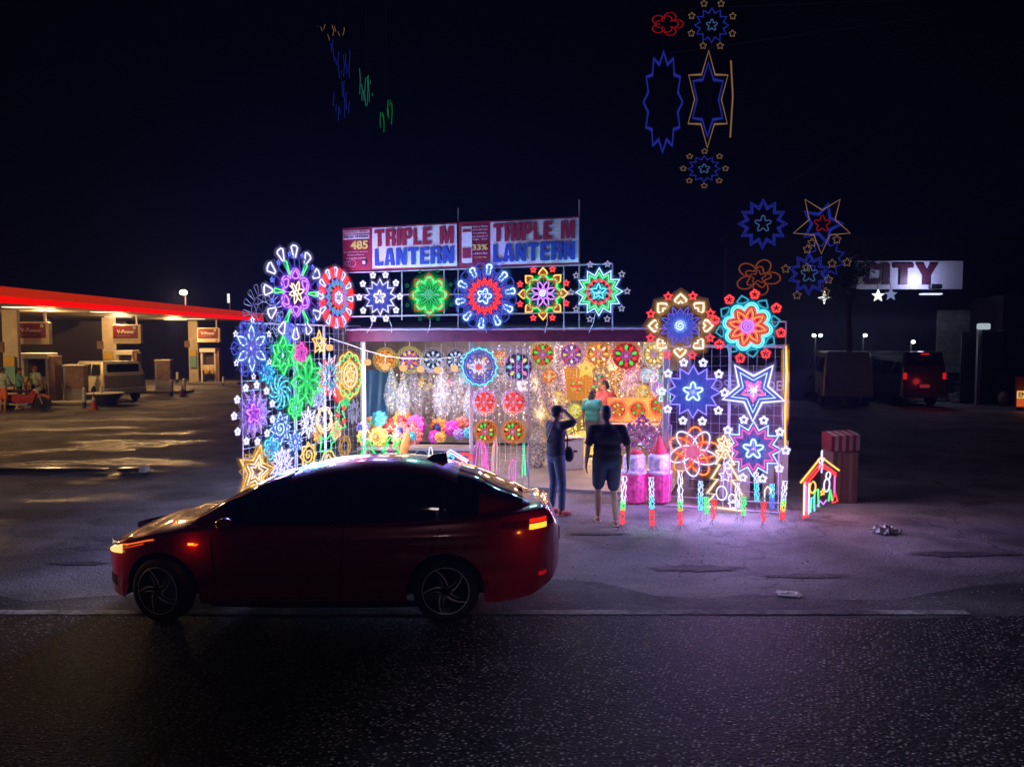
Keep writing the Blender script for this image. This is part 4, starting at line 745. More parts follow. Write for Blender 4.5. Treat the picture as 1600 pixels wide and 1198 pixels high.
# small outline lights in front of the counter
TREE = [(0, 1), (.35, .5), (.18, .5), (.6, 0), (.3, 0), (.9, -.7), (-.9, -.7), (-.3, 0), (-.6, 0), (-.18, .5), (-.35, .5)]
for (px, lb, x2) in ((576, 'small green tree light with a white star, nearer the wing', 'gold'), (611, 'small green tree light with a white star and pink glow', 'magenta')):
    t = lantern('tree_light', lb, px, 712 if px < 600 else 706, 50, None, [('tree_outline', 'green', 'on', [TREE], .010), ('inner_outline', x2, 'mid', [mv(TREE, 0, -.2, .55), mv(TREE, 0, -.3, .3)])], Y=14.0, yaw=FP.yaw, group='outline lights before the counter', spokes=0, light=(GN, 5))
    s_ = 25 * 14 / F; MB().rope(place3(star(5, .42, .2), s_, -.03), .010).build('star_outline', glow('warm'), t).location.z = s_ * 1.3
lantern('arch_light', 'white and teal feathered arch light before the counter', 664, 712, 46, None, [('arch_outline', 'ice', 'mid', [('open', [(-1, -.6), (-.7, .2), (-.2, .5), (.2, .2), (.4, -.5)]), ('open', [(-.9, -.8), (-.6, -.1), (-.2, .1), (.1, -.5)])], .009), ('figure_outline', 'white', 'on', [ellipse(.14, .55, 14, (.45, .1)), ellipse(.08, .3, 12, (.45, -.2))], .008)], Y=14.2, yaw=FP.yaw, group='outline lights before the counter', spokes=0)
lantern('house_light', 'dazzling white house roof outline beside the mushroom light', 704, 716, 46, None, [('roof_outline', 'white', 'on', [('open', [(-1.2, -.5), (0, .6), (1.3, -.1)]), ('open', [(-1.0, -.55), (0, .4), (1.2, -.2)])], .013), ('wall_outline', 'cyan', 'on', [[(-.6, -.3), (.7, -.3), (.7, -.9), (-.6, -.9)], rstar(.3, .15)], .009)], Y=13.8, yaw=FP.yaw, group='outline lights before the counter', spokes=0, light=(WH, 14))
lantern('mushroom_light', 'red topped mushroom light nearest the pink streamers', 726, 722, 34, None, [('cap_outline', 'red', 'on', [ellipse(.8, .35, 16, (0, .5)), ellipse(.5, .2, 14, (0, .5))], .009), ('stem_outline', 'gold', 'on', [[(-.2, .3), (.2, .3), (.3, -1), (-.3, -1)]], .009)], Y=13.8, yaw=FP.yaw, group='outline lights before the counter', spokes=0, light=(RD, 3))
# glowing streamers on the inner grid
def streamer(label, px, py, h, cols, Y=14.2, n=10, w=.16):
    loc = P(px, py, Y); H = h * Y / F; t = thing('streamer', label, 'streamer light', loc, FP.yaw, 'hanging streamer lights on the inner grid')
    for i, c in enumerate(cols):
        b = MB()
        for k in range(n // len(cols) + 1):
            x = random.uniform(-w, w); b.rope([(x * .2, 0, H / 2), (x * .8, -.02, H * .2), (x + random.uniform(-.03, .03), -.02, -H / 2 * random.uniform(.6, 1))], .006, False, 4)
        b.build('strand', glow(c, 'on' if i % 2 == 0 else 'mid'), t)
    return t
streamer('thick magenta streamer under the first orange ringed lantern', 752, 712, 56, ['magenta', 'purple'], n=22, w=.2); streamer('gold and teal streamer in the middle of the inner grid', 775, 712, 62, ['gold', 'cyan', 'magenta'], n=9, w=.08)
streamer('short pink and white streamer low on the inner grid', 803, 736, 40, ['magenta', 'white'], n=9, w=.12); streamer('green and blue streamer nearest the shop aisle', 819, 722, 60, ['green', 'blue'], n=6, w=.06)
# wrapped pink drums with hats
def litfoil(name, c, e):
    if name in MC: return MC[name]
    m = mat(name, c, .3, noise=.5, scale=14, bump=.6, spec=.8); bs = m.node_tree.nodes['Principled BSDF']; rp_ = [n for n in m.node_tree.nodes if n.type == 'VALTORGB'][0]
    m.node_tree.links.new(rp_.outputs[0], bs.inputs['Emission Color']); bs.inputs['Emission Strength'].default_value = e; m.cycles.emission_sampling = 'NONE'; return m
def drum(px, label, hat):
    q = G(px, 787); q.y += .1; t = thing('wrapped_drum', label, 'wrapped lantern', q, 0, 'pink wrapped drums before the shop'); b = MB()
    N = 22; V = []; prof = [(.16, .02), (.20, .05), (.205, .3), (.20, .5), (.17, .54)]
    for r_, z in prof:
        for k in range(N): a = 2 * PI * k / N; rr = r_ * random.uniform(.95, 1.04); V.append((rr * math.cos(a), rr * math.sin(a), z))
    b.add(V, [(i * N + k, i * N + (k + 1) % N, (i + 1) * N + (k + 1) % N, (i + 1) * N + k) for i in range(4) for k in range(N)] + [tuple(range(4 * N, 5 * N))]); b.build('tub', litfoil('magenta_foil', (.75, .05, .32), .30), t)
    b = MB(); V = []
    for r_, z in ((.16, .54), (.185, .6), (.18, .78), (.14, .82)):
        for k in range(N): a = 2 * PI * k / N; rr = r_ * random.uniform(.97, 1.03); V.append((rr * math.cos(a), rr * math.sin(a), z))
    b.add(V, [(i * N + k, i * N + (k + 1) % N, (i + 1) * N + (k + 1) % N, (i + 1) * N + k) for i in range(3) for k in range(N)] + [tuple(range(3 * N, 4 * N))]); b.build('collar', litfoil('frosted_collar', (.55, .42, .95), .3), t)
    if hat: b = MB(); b.lathe((0, 0, .82), [(.14, 0), (.12, .05), (.06, .18), (.012, .30)], 16); b.build('cone_hat', litfoil('red_felt', (.8, .02, .05), .4), t)
    else: b = MB(); b.lathe((0, 0, .82), [(.13, 0), (.14, .03), (.05, .07)], 16); b.build('lid', mat('red_felt', (.75, .03, .05), .6), t)
    b = MB(); b.lathe((0, 0, .5), [(.215, 0), (.22, .03), (.19, .05)], 20); b.build('rim', mat('frosted_collar'), t)
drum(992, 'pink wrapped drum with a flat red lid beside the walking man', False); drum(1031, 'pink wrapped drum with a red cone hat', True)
for (px, py, w, h, lb) in ((983, 685, 34, 46, 'pink plastic wrapped bundle behind the flat lidded drum'), (1003, 668, 32, 40, 'lilac plastic wrapped bundle, topmost behind the drums'), (1018, 688, 32, 44, 'purple wrapped bundle behind the cone hat'), (1041, 672, 28, 56, 'tall rosy wrapped bundle against the entrance grid')):
    bunch('wrapped_bundle', lb, px, py, w, h, 13.9, [mat('wrap_magenta', (.7, .1, .45), .2, spec=.9), mat('wrap_violet', (.3, .12, .5), .2, spec=.9), mat('wrap_rose', (.6, .25, .35), .25)], 150, 'plastic wrapped bundles behind the drums', False, 'ball')
# candle lights on stakes
def candle(px, py, h, cols, label, Y=None, tilt=0.0):
    g = G(px, py); Y = g.y; H = h * Y / F; t = thing('candle_light', label, 'stake light', g, FP.yaw, 'staked candle lights before the shop')
    n = len(cols); lv = 'on'
    for i, (c, a, e) in enumerate(cols):
        z0, z1 = .07 + a * H, .07 + e * H; b = MB()
        nz_ = 9; wv = [.012 + .03 * abs(math.sin(k * 1.9 + i * 2 + px)) for k in range(nz_)]; b.rope([(-wv[k] * .8, 0, z0 + (z1 - z0) * k / 8) for k in range(nz_)] + [(wv[k], 0, z0 + (z1 - z0) * k / 8) for k in range(nz_ - 1, -1, -1)], .0055); b.rope([(.012 * math.sin(9 * u + i), -.02, z0 + (z1 - z0) * u) for u in np.linspace(0, 1, 8)], .0055, False); b.rope([(.03 * math.sin(12 * u), .02, z0 + (z1 - z0) * u) for u in np.linspace(0, 1, 10)], .004, False, 4)
        b.build('candle_tube', glow(c, lv), t)
    b = MB()
    for k in range(18):
        z = .07 + H * random.random(); a = random.uniform(0, 2 * PI); b.tube([(0, 0, z), (.09 * math.cos(a), .05 * math.sin(a), z + .05)], .0022, 3)
    b.tube([(0, 0, 0), (0, 0, H + .07)], .005, 4)
    for a in (0, 2.1, 4.2): b.tube([(0, 0, .09), (.09 * math.cos(a), .09 * math.sin(a), 0)], .003, 3)
    b.build('stake', M_WIRE, t); t.rotation_euler.y = random.uniform(-.06, .06); t.scale.z = random.uniform(.88, 1.04); cc = {'red': RD, 'white': WH, 'green': GN, 'cyan': CN, 'blue': BL, 'ice': WH, 'gold': GO}
    c = cols[min(1, n - 1)][0]; lamp(t, (.02, -.14, H * .6), (.05, .9, .35) if 980 < px < 1030 else (.5, .42, 1), 3.5, .05); return t
RWG = [('red', 0, .34), ('green', .3, .5), ('white', .45, 1)]
candle(971, 826, 78, RWG, 'white and red candle stake light at the heel of the walking man'); candle(1019, 828, 78, [('red', 0, .32), ('cyan', .35, .6), ('ice', .62, 1)], 'red and cyan candle stake light standing before the drums'); candle(1063, 826, 86, [('red', 0, .3), ('green', .25, .45), ('white', .42, 1)], 'tall white and red candle stake light before the atom flower')
candle(1094, 815, 55, [('cyan', .2, .6), ('ice', .6, 1)], 'cyan candle stake light below the atom flower'); candle(1104, 812, 40, [('green', .1, .8)], 'short green candle stake light beside the short red one'); candle(1113, 820, 42, [('red', .1, .8)], 'short red candle stake light beside the white tree')
candle(1152, 816, 55, [('white', .3, 1)], 'white candle stake light just past the white tree'); candle(1161, 815, 42, [('green', .1, .8)], 'short green candle stake light under the magenta star'); candle(1192, 826, 44, [('red', .1, .75)], 'lone red candle stake light under the magenta star')
candle(1183, 800, 60, [('cyan', .2, .7), ('white', .7, 1)], 'tall cyan candle stake light behind the lone red one'); candle(1206, 804, 46, [('blue', .1, .5), ('cyan', .5, 1)], 'blue candle stake light beside the last multicoloured one'); candle(1221, 818, 60, [('red', 0, .2), ('gold', .2, .45), ('green', .35, .5), ('white', .5, 1)], 'multicoloured candle stake light at the end of the row')
lantern('cane_light', 'small warm hook shaped light beside the blue candle', 1199, 770, 26, FP, [('hook_outline', 'warm', 'on', [('open', [(-.3, -1), (-.3, .3), (0, .8), (.4, .5), (.4, .1)])], .009)], group='standing lights before the shop', off=.5, spokes=0)
# nativity hut light
q = G(1256, 812); t = thing('nativity_light', 'hut shaped nativity light with a red and gold roof', 'outline light', (q.x, q.y, 0), R(43)); k_ = q.y / F
Hh = 92 * k_; W_ = 1.05
def nl(nm, c, lv, pts, r=.011, closed=False):
    b = MB(); [b.rope([(x * W_, -.01 * i, z * Hh + .04) for x, z in p], r, closed, 5) for i, p in enumerate(pts)]; b.build(nm, glow(c, lv), t)
nl('roof_outline', 'gold', 'on', [[(-.12, .62), (.5, .98), (1.1, .66)]]); nl('inner_roof_outline', 'red', 'on', [[(-.02, .6), (.5, .88), (1.0, .62)], [(0.02, .56), (.5, .82), (.98, .58)]]); nl('post_outline', 'magenta', 'on', [[(.06, .03), (.06, .6)], [(.94, .2), (.94, .6)]]); nl('post_edge_outline', 'warm', 'on', [[(0, .03), (0, .62)], [(.12, .03), (.12, .58)]])
nl('star_outline', 'white', 'on', [[(x * .1 + .5, z * .16 + .9) for x, z in star(5, 1, .4)], [(.5, 1.1), (.5, .7)]], .009); nl('green_figure', 'green', 'on', [[(.3, .1), (.32, .4), (.42, .42), (.45, .1)], [(.75, .15), (.8, .35), (.86, .15)]], .010)
nl('cyan_figure', 'cyan', 'on', [[(.2, .05), (.22, .3), (.3, .3), (.32, .05)]], .010); nl('white_figure', 'white', 'on', [[(x * .09 + .7, z * .12 + .45) for x, z in ring(1, 14)], [(x * .07 + .72, z * .07 + .62) for x, z in ring(1, 12)]], .009); nl('gold_figure', 'gold', 'on', [[(x * .09 + .25, z * .1 + .48) for x, z in ring(1, 12)], [(x * .07 + .55, z * .06 + .35) for x, z in star(5, 1, .5)]], .009)
nl('purple_figure', 'purple', 'on', [[(.4, .12), (.5, .2), (.6, .12), (.7, .18)]], .009); nl('red_foot', 'red', 'on', [[(-.03, .0), (.06, .09), (.15, 0), (-.03, 0)], [(.88, .1), (.95, .3), (1.05, .1), (.88, .1)]], .010); lamp(t, (.5, -.3, .5), (1, .4, .5), 14)
# bus window reflections built as faint glowing outlines, on an added mast and wires
GG = 'window reflections built as faint outline lights'
def mast(x, y, h, label):
    t = thing('added_mast', label, 'mast', (x, y, 0)); MB().cyl((0, 0, 0), (0, 0, h), .06, .035, 10).build('pole', mat('dark_pole', (.03, .03, .035), .6), t); MB().box((0, 0, .08), (.3, .3, .16), bev=.02).build('base', mat('dark_pole'), t)
EY_ = 15.0
def faint(label, px, py, d, layers, smalls=(), rot=0, sz=1.0, lvl=None, Y=EY_, name='window_reflection'):
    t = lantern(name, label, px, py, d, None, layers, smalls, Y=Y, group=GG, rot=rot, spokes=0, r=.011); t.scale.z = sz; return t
faint('window reflection of a blue twelve pointed star above the fading red flower', 1192, 350, 76, [('outline', 'blue', 'dim', [star(12, 1, .7), star(12, .86, .6)], .022), ('core_outline', 'ice', 'dim', [rstar(.34, .16)], .012)])
faint('window reflection of overlapping blue and tan stars, upper one in the cluster', 1284, 350, 84, [('outline', 'blue', 'dim', [star(5, .8, .4, .3), star(5, .66, .34, .3)], .022), ('tan_outline', 'warm', 'dim', [star(5, 1.1, .5, PI)], .014), ('core_outline', 'red', 'dim', [rstar(.3, .16)], .012)])
faint('window reflection of a blue star at the foot of the cluster, nearer the sign', 1290, 404, 60, [('outline', 'blue', 'dim', [star(10, 1, .66)], .018)], [(5, 1.1, .22, 'warm', 'dim', 'star', .5)]); faint('window reflection of a blue star at the foot of the cluster, nearer the grids', 1264, 428, 66, [('outline', 'blue', 'dim', [star(10, 1, .66), star(10, .84, .55)], .018), ('core_outline', 'ice', 'dim', [rstar(.4, .2)], .011)], [(5, 1.15, .2, 'warm', 'dim', 'star', 2.4)])
faint('window reflection of an orange red flower above the cyan and red flower lantern', 1184, 433, 64, [('outline', 'orange', 'dim', [flower(5, 1.1, .5, .4, .8), rstar(.66, .4, .2)], .016), ('core_outline', 'orange', 'dim', [rstar(.4, .2)], .012)], sz=.8)
faint('tall jagged blue window reflection high in the dark sky', 1036, 160, 60, [('outline', 'blue', 'dim', [[(x, z * (1 if abs(z) < .5 else 1)) for x, z in star(12, 1, .78)]], .022)], sz=2.5)
faint('tall window reflection of a blue and tan star in the dark sky', 1106, 156, 66, [('outline', 'blue', 'dim', [star(6, .8, .5)], .020), ('tan_outline', 'warm', 'dim', [star(6, 1.05, .62)], .012)], sz=2.1)
faint('window reflection of a blue star with tan satellites at the top of the sky', 1112, 40, 52, [('outline', 'blue', 'dim', [star(12, 1, .7)], .020), ('core_outline', 'ice', 'dim', [rstar(.34, .16)], .011)], [(8, 1.3, .2, 'warm', 'dim', 'star', .4)]); faint('window reflection of a blue star under the tall tan one', 1100, 264, 50, [('outline', 'blue', 'dim', [star(12, 1, .7)], .020), ('core_outline', 'ice', 'dim', [rstar(.36, .18)], .011)], [(8, 1.3, .2, 'warm', 'dim', 'star', 0)], sz=.8)
faint('scribbled red window reflection at the top of the sky', 1042, 38, 50, [('outline', 'red', 'dim', [flower(5, 1, .4, .3), flower(4, .7, .3)], .014)], sz=.7)
b = MB(); b.rope([P(1142, 95, 15), P(1145, 150, 15), P(1141, 215, 15)], .012, False, 4); tag(b.build('tan_reflection', glow('warm', 'dim')), 'tan upright window reflection beside the tall tan star', 'light strip')
mast(11.4, 15.4, 9.6, 'added dark mast, out of view, that holds the window reflections')  # mast and wires are added only to carry the reflections
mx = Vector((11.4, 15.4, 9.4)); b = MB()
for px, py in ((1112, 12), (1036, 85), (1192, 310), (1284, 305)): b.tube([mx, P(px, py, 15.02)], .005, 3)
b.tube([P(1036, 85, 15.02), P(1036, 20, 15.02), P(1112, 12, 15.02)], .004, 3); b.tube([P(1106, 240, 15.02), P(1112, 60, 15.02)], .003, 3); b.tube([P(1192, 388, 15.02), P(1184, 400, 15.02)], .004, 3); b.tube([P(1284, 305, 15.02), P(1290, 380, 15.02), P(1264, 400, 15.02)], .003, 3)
tag(b.build('added_wires', mat('dark_pole')), 'added thin dark wires from the mast to the window reflections', 'wire')

# curtains of tiny bulbs inside the shop
def curtain(label, px0, px1, py0, py1, Y, cols, n, s=.016):
    a, c = P(px0, py0, Y), P(px1, py1, Y); t = thing('fairy_light_curtain', label, 'string lights', (a.x, Y, 0), 0, 'fairy light curtains inside the shop'); W_ = c.x - a.x; strands = max(3, int(W_ / .14)); MM = [MB() for _ in cols]; w = MB()
    for i in range(strands):
        x = W_ * (i + .5) / strands; w.tube([(x, 0, a.z), (x + .03, .02, (a.z + c.z) / 2), (x, 0, c.z)], .003, 3)
    for k in range(n):
        i = random.randrange(strands); x = W_ * (i + .5) / strands + random.gauss(0, .03); z = random.uniform(c.z, a.z); MM[random.randrange(len(cols))].ball((x, random.uniform(-.04, .02), z), s * random.uniform(.7, 1.3), 0, 5, 4)
    w.build('wire', M_CABLE, t)
    for m_, cc in zip(MM, cols): m_.build('bulbs', bm_(cc, 2.2), t)['kind'] = 'stuff'
    lamp(t, (W_ / 2, -.5, (a.z + c.z) / 2), tuple(np.mean([BC[q] for q in cols], 0)), W_ * 26, .3); return t
curtain('gold fairy light curtain across the back by the square yellow panel', 872, 1040, 536, 630, 18.7, ['gold', 'orange', 'white'], 420, .02)
curtain('warm fairy light curtain round the orange shelf', 955, 1040, 610, 668, 16.9, ['gold', 'orange', 'red'], 150, .014)
curtain('cool white fairy light curtain behind the pale shell bunches', 735, 880, 540, 660, 17.6, ['cool', 'white', 'pink'], 260)
curtain('mixed fairy light curtain behind the counter flowers', 600, 735, 580, 660, 17.4, ['white', 'cool', 'gold'], 170)
curtain('green gold fairy light curtain low beside the aisle', 872, 915, 650, 700, 18.9, ['gold', 'yellow'], 120)
curtain('pink and lilac fairy light curtain over the wrapped bundles', 970, 1042, 655, 705, 14.6, ['pink', 'purple', 'cool'], 90, .012)
# more window reflections, built as faint lit streaks high over the wing
for (px, py, d, sz, c, lb) in ((531, 93, 26, 1.6, 'blue', 'narrow blue window reflection high over the wing, upper of two'), (533, 158, 22, 2.0, 'blue', 'narrow blue window reflection high over the wing, lower of two'), (516, 50, 36, .5, 'warm', 'tan scribbled window reflection at the very top above the wing'), (572, 140, 18, 2.6, 'teal', 'teal upright window reflection between the blue and green ones'), (603, 180, 16, 2.4, 'green', 'green upright window reflection high over the banner')):
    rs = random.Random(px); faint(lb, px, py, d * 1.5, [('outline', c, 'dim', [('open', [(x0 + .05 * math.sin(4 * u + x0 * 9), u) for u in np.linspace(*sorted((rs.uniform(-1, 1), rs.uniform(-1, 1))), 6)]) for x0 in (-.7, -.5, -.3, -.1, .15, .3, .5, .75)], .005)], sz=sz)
for px, py in ((531, 60), (572, 105), (603, 150)): tag(MB().tube([P(px, py, 15.02), P(px, -60, 15.02)], .003, 3).build('added_hanging_wire', mat('dark_pole')), 'added dark wire holding the window reflection over the %s' % {531: 'wing', 572: 'gap beside the banner', 603: 'banner'}[px], 'wire')

for (px, py, d, Y, p, dc, lb) in ((662, 601, 22, 16.0, ['gold', 'white'], 'gold', 'small gold shell lantern among the bunches under the first grey wheel'), (700, 602, 22, 16.2, ['white', 'pink'], 'pink', 'small rosy shell lantern among the bunches under the second grey wheel'), (858, 588, 24, 16.2, ['gold', 'red'], 'orange', 'small orange shell lantern just below the green and red bulbed one'),
        (828, 598, 22, 16.4, ['white', 'gold'], 'white', 'small cream shell lantern below the pastel disc wheel'), (871, 622, 24, 16.6, ['gold', 'pink'], 'gold', 'small gold and pink shell lantern above the raised elbow'), (962, 588, 24, 16.9, ['gold', 'white'], 'orange', 'small golden shell lantern behind the shoulder of the man in pink'),
        (990, 584, 22, 16.9, ['pink', 'white'], 'pink', 'small pink shell lantern below the red ringed one'), (1012, 586, 24, 16.6, ['white', 'cool'], 'cool', 'small cool white shell lantern below the cream one'), (1004, 612, 24, 16.5, ['gold', 'orange'], 'gold', 'small amber shell lantern just over the orange shelf'),
        (1028, 606, 22, 16.4, ['purple', 'pink'], 'purple', 'small purple shell lantern over the grid end of the orange shelf'), (846, 646, 22, 16.0, ['gold', 'white'], 'gold', 'small gold shell lantern over the cap of the man holding a phone'), (899, 641, 22, 18.6, ['gold', 'yellow'], 'yellow', 'small yellow shell lantern under the square yellow panel'),
        (724, 592, 22, 15.8, ['cool', 'teal'], 'cool', 'small teal shell lantern beside the second grey wheel'), (782, 560, 24, 15.9, ['pink', 'gold'], 'orange', 'small orange shell lantern between blue scallops and pastel wheel')):
    capiz(lb, px, py, d, Y, p, dc, 'white', dc if dc in ('gold', 'orange', 'pink', 'white', 'yellow') else 'cool', 8, (tuple(.6 * q + .3 for q in BC[dc]), 3), rings=2, disc_s=.75, group='small shell lanterns deep in the shop')
# ------------------------------------------------------------------ filling station
M_CREAM = mat('cream_paint', (.68, .56, .38), .6, noise=.15, scale=3); M_DKBR = mat('brown_tile', (.20, .12, .075), .5, noise=.3, scale=6); M_GREY = mat('grey_metal', (.25, .25, .25), .5)
M_YEL = mat('pump_yellow', (.75, .45, .03), .5); M_SRED = mat('sign_maroon', (.17, .012, .016), .45); M_WHT = mat('white_paint', (.7, .66, .58), .5); M_RUB = mat('rubber', (.015, .015, .016), .7); M_GLS = mat('dark_glass', (.01, .012, .015), .08, spec=.8)
XC = -16.0
cn = thing('station_canopy', 'long filling station canopy with a red glowing fascia', 'canopy', (XC, 40, 0))
def cbox(nm, x0, x1, y0, y1, z0, z1, m, parent=cn, bev=0): 
    b = MB(); b.box(((x0 + x1) / 2 - XC, (y0 + y1) / 2 - 40, (z0 + z1) / 2), (x1 - x0, y1 - y0, z1 - z0), bev=bev); return b.build(nm, m, parent)
cbox('soffit', -27, XC - .1, 18, 50, 3.86, 3.95, mat('soffit_panel', (.16, .12, .09), .6)); cbox('deck', -27, XC - .08, 18, 50, 3.955, 4.3, mat('dark_roof', (.02, .02, .02), .7))
cbox('lower_fascia', XC - .06, XC, 18, 50, 3.84, 4.06, emit('fascia_red', (1, .003, .0), .95)); cbox('upper_fascia', XC - .07, XC - .012, 18, 50, 4.063, 4.36, emit('fascia_orange', (1, .04, .004), .42))
LY = [(4, 474, 20), (36, 488, 28), (172, 486, 33), (185, 497, 40), (302, 495, 44), (274, 502, 46), (22, 480, 24)]
for px, py, Y in LY:
    q = P(px, py, Y); x = min(q.x, XC - 1.2); b = MB(); b.box((x - XC, Y - 40, 3.845), (1.1, .7, .03), bev=.01); b.build('ceiling_light', emit('canopy_lamp', (1, .78, .5), 1.6), cn)
for Y in (24, 32, 38, 44): lamp(cn, (-3.2, Y - 40, 3.5), (1, .58, .22), 520, .3, 'canopy_light')
for k, (px, py, wpx, lb) in enumerate(((22, 642, 25, 'cream canopy column nearest the motorcycle'), (173, 613, 20, 'cream canopy column behind the pickup'), (304, 599, 15, 'far cream canopy column beside the last pump'))):
    g = G(px, py); g = Vector((g.x * (g.y + 1) / g.y, g.y, 0)); w = wpx * g.y / F; t = thing('canopy_column', lb, 'column', (g.x, g.y + 1.0, 0), 0, 'canopy columns')
    MB().box((0, 0, 1.92), (w, .2, 3.84), bev=.02).build('shaft', M_CREAM, t); MB().box((w * .1, -.27, 1.5), (w * .7, .03, 1.1)).build('poster', mat('poster_teal', (.2, .42, .36), .5), t); MB().box((w * .1, -.28, 1.85), (w * .7, .03, .35)).build('poster', M_YEL, t)
    MB().box((-w * .6, -.1, 2.4), (.3, .2, .4)).build('speaker_box', M_DKBR, t)
def vsign(px0, px1, py0, py1, Y, lb):
    a = P(px0, py0, Y); c = P(px1, py1, Y); w = c.x - a.x; h = a.z - c.z; t = thing('fuel_sign', lb, 'sign', ((a.x + c.x) / 2, Y, (a.z + c.z) / 2), 0, 'fuel signs under the canopy')
    b = MB(); b.box((0, 0, 0), (w, .22, h), bev=.02); b.build('cabinet', M_CREAM, t); b = MB(); b.box((-w * .03, -.12, h * .11), (w * .86, .02, h * .66)); b.build('face', M_SRED, t)
    text('V-Power', w * .62, h * .2, mat('sign_letter', (.8, .7, .6), .5), t, (-w * .02, -.14, h * .13), bold=.02); text('premium fuel', w * .45, h * .05, mat('sign_letter'), t, (-w * .1, -.14, -h * .08))
    b = MB(); b.tube(place3(flower(5, 1, .7), h * .06, -.14), .02, 4, True); b.build('small_emblem', mat('sign_letter'), t).location = (w * .3, 0, h * .32)
    b = MB(); b.lathe((w * .3, -.12, -h * .36), [(0, -.02), (h * .07, -.015), (h * .07, .01)], 14, axis='Y'); b.build('round_emblem', M_YEL, t)
    MB().box((w * .3, .1, h * .5 + (3.84 - (a.z)) / 2), (.08, .08, 3.84 - a.z + .01)).build('hanger', M_GREY, t)
vsign(26, 80, 503, 538, 31.6, 'big maroon fuel sign hanging over the first pump'); vsign(177, 222, 507, 537, 38, 'maroon fuel sign hanging over the pump behind the pickup'); vsign(309, 345, 512, 535, 45, 'dim maroon fuel sign hanging over the last pump')
def pump(px0, px1, py0, py1, lb, tile=True):
    g = G((px0 + px1) / 2, py1); w = (px1 - px0) * g.y / F; h = (py1 - py0) * g.y / F; t = thing('fuel_pump', lb, 'fuel pump', g, 0, 'fuel pumps'); d = .6
    MB().box((0, 0, h - .12), (w * 1.04, d * 1.3, .24), bev=.02).build('top_cap', M_WHT, t); MB().box((-w * .42, 0, h * .48), (w * .12, d, h * .88), bev=.01).build('side_panel', M_WHT, t); MB().box((w * .44, 0, h * .48), (w * .1, d, h * .88), bev=.01).build('side_panel', M_WHT, t)
    MB().box((w * .04, .1, h * .55), (w * .78, d * .4, h * .74)).build('rear_panel', mat('deep_brown', (.05, .035, .025), .6), t); MB().box((0, -.03, h * .42), (w * .8, d * .9, h * .24), bev=.01).build('meter_panel', M_CREAM, t)
    for s in (-1, 1): MB().box((s * w * .24, -d * .5, h * .42), (w * .16, .03, h * .16)).build('display', M_YEL, t)
    MB().box((0, -d * .5, h * .43), (w * .14, .03, h * .14)).build('price_display', M_WHT, t); MB().box((0, 0, .08), (w * .86, d, .16)).build('plinth', M_GREY, t)
    for k in range(4):
        x = (-.3 + .2 * k) * w; b = MB(); b.tube([(x, -d * .5, h * .42), (x + .05, -d * .62, h * .25), (x + .1 * w, -d * .6, h * .12), (x + .16 * w, -d * .55, h * .2), (x + .12 * w, -d * .5, h * .38)], .022, 5); b.build('hose', M_RUB, t)
        b = MB(); b.box((x, -d * .56, h * .34), (.06, .08, .2)); b.build('nozzle', M_YEL if k % 2 else M_SRED, t)
    MB().box((w * .6, .0, h * .47), (w * .22, d * .9, h * .94), bev=.01).build('tile_clad_side', M_DKBR, t); return t
pump(40, 84, 551, 631, 'first fuel pump, white framed, behind the motorcycle'); pump(188, 214, 547, 613, 'fuel pump behind the tail of the pickup'); pump(317, 341, 544, 600, 'last fuel pump, next to the far column')
def island(px0, px1, py, lb):
    a, c = G(px0, py), G(px1, py); t = MB(); t.box(((a.x + c.x) / 2, a.y + .5, .08), (c.x - a.x, 1.2, .16), bev=.03); o = t.build('pump_island', mat('island_concrete', (.2, .18, .15), .7)); tag(o, lb, 'pump island', 'pump islands')
island(-30, 165, 634, 'raised concrete pump island under the first pump'); island(160, 290, 615, 'raised concrete pump island behind the pickup'); island(295, 372, 601, 'raised concrete pump island under the last pump')
def cabinet(px0, px1, py0, py1, lb):
    g = G((px0 + px1) / 2, py1); w = (px1 - px0) * g.y / F; h = (py1 - py0) * g.y / F; t = thing('tiled_cabinet', lb, 'cabinet', (g.x, g.y - .1, .0), .15, 'tiled cabinets on the islands')
    MB().box((0, 0, h * .7), (w, .5, h * .6), bev=.01).build('tiled_body', M_DKBR, t); MB().box((0, 0, h * .2), (w * .98, .48, h * .4)).build('lower_body', M_GREY, t); MB().box((-w * .42, -.255, h * .5), (w * .1, .02, h)).build('edge_trim', M_GREY, t); MB().box((0, 0, h + .02), (w * 1.05, .55, .05)).build('lid', M_WHT, t)
cabinet(107, 137, 571, 630, 'brown tiled cabinet covering the front of the pickup'); cabinet(247, 270, 563, 613, 'brown tiled cabinet between two cream bollards')
def bollard(px, py0, py1, wpx, lb):
    g = G(px, py1); h = (py1 - py0) * g.y / F; r = wpx * g.y / F / 2; t = thing('bollard', lb, 'bollard', g, 0, 'cream bollards'); b = MB(); b.lathe((0, 0, h * .28), [(r, 0), (r, h * .66), (r * .85, h * .7), (0, h * .72)], 14); b.build('upper_sleeve', M_WHT, t); b = MB(); b.lathe((0, 0, 0), [(r * 1.05, 0), (r * 1.05, h * .29)], 14); b.build('dark_base', mat('bollard_base', (.05, .06, .08), .5), t)
bollard(132, 605, 637, 5.5, 'cream bollard with dark base closest to the tall traffic cone'); bollard(159, 603, 634, 5, 'cream bollard behind the planter bowl'); bollard(268, 593, 619, 5, 'cream bollard beside the second tiled cabinet'); bollard(288, 591, 616, 5, 'cream bollard behind the small traffic cone'); bollard(277, 581, 597, 4, 'distant cream bollard between the two cabinets'); bollard(349, 588, 602, 3, 'tiny cream bollard past the last pump')
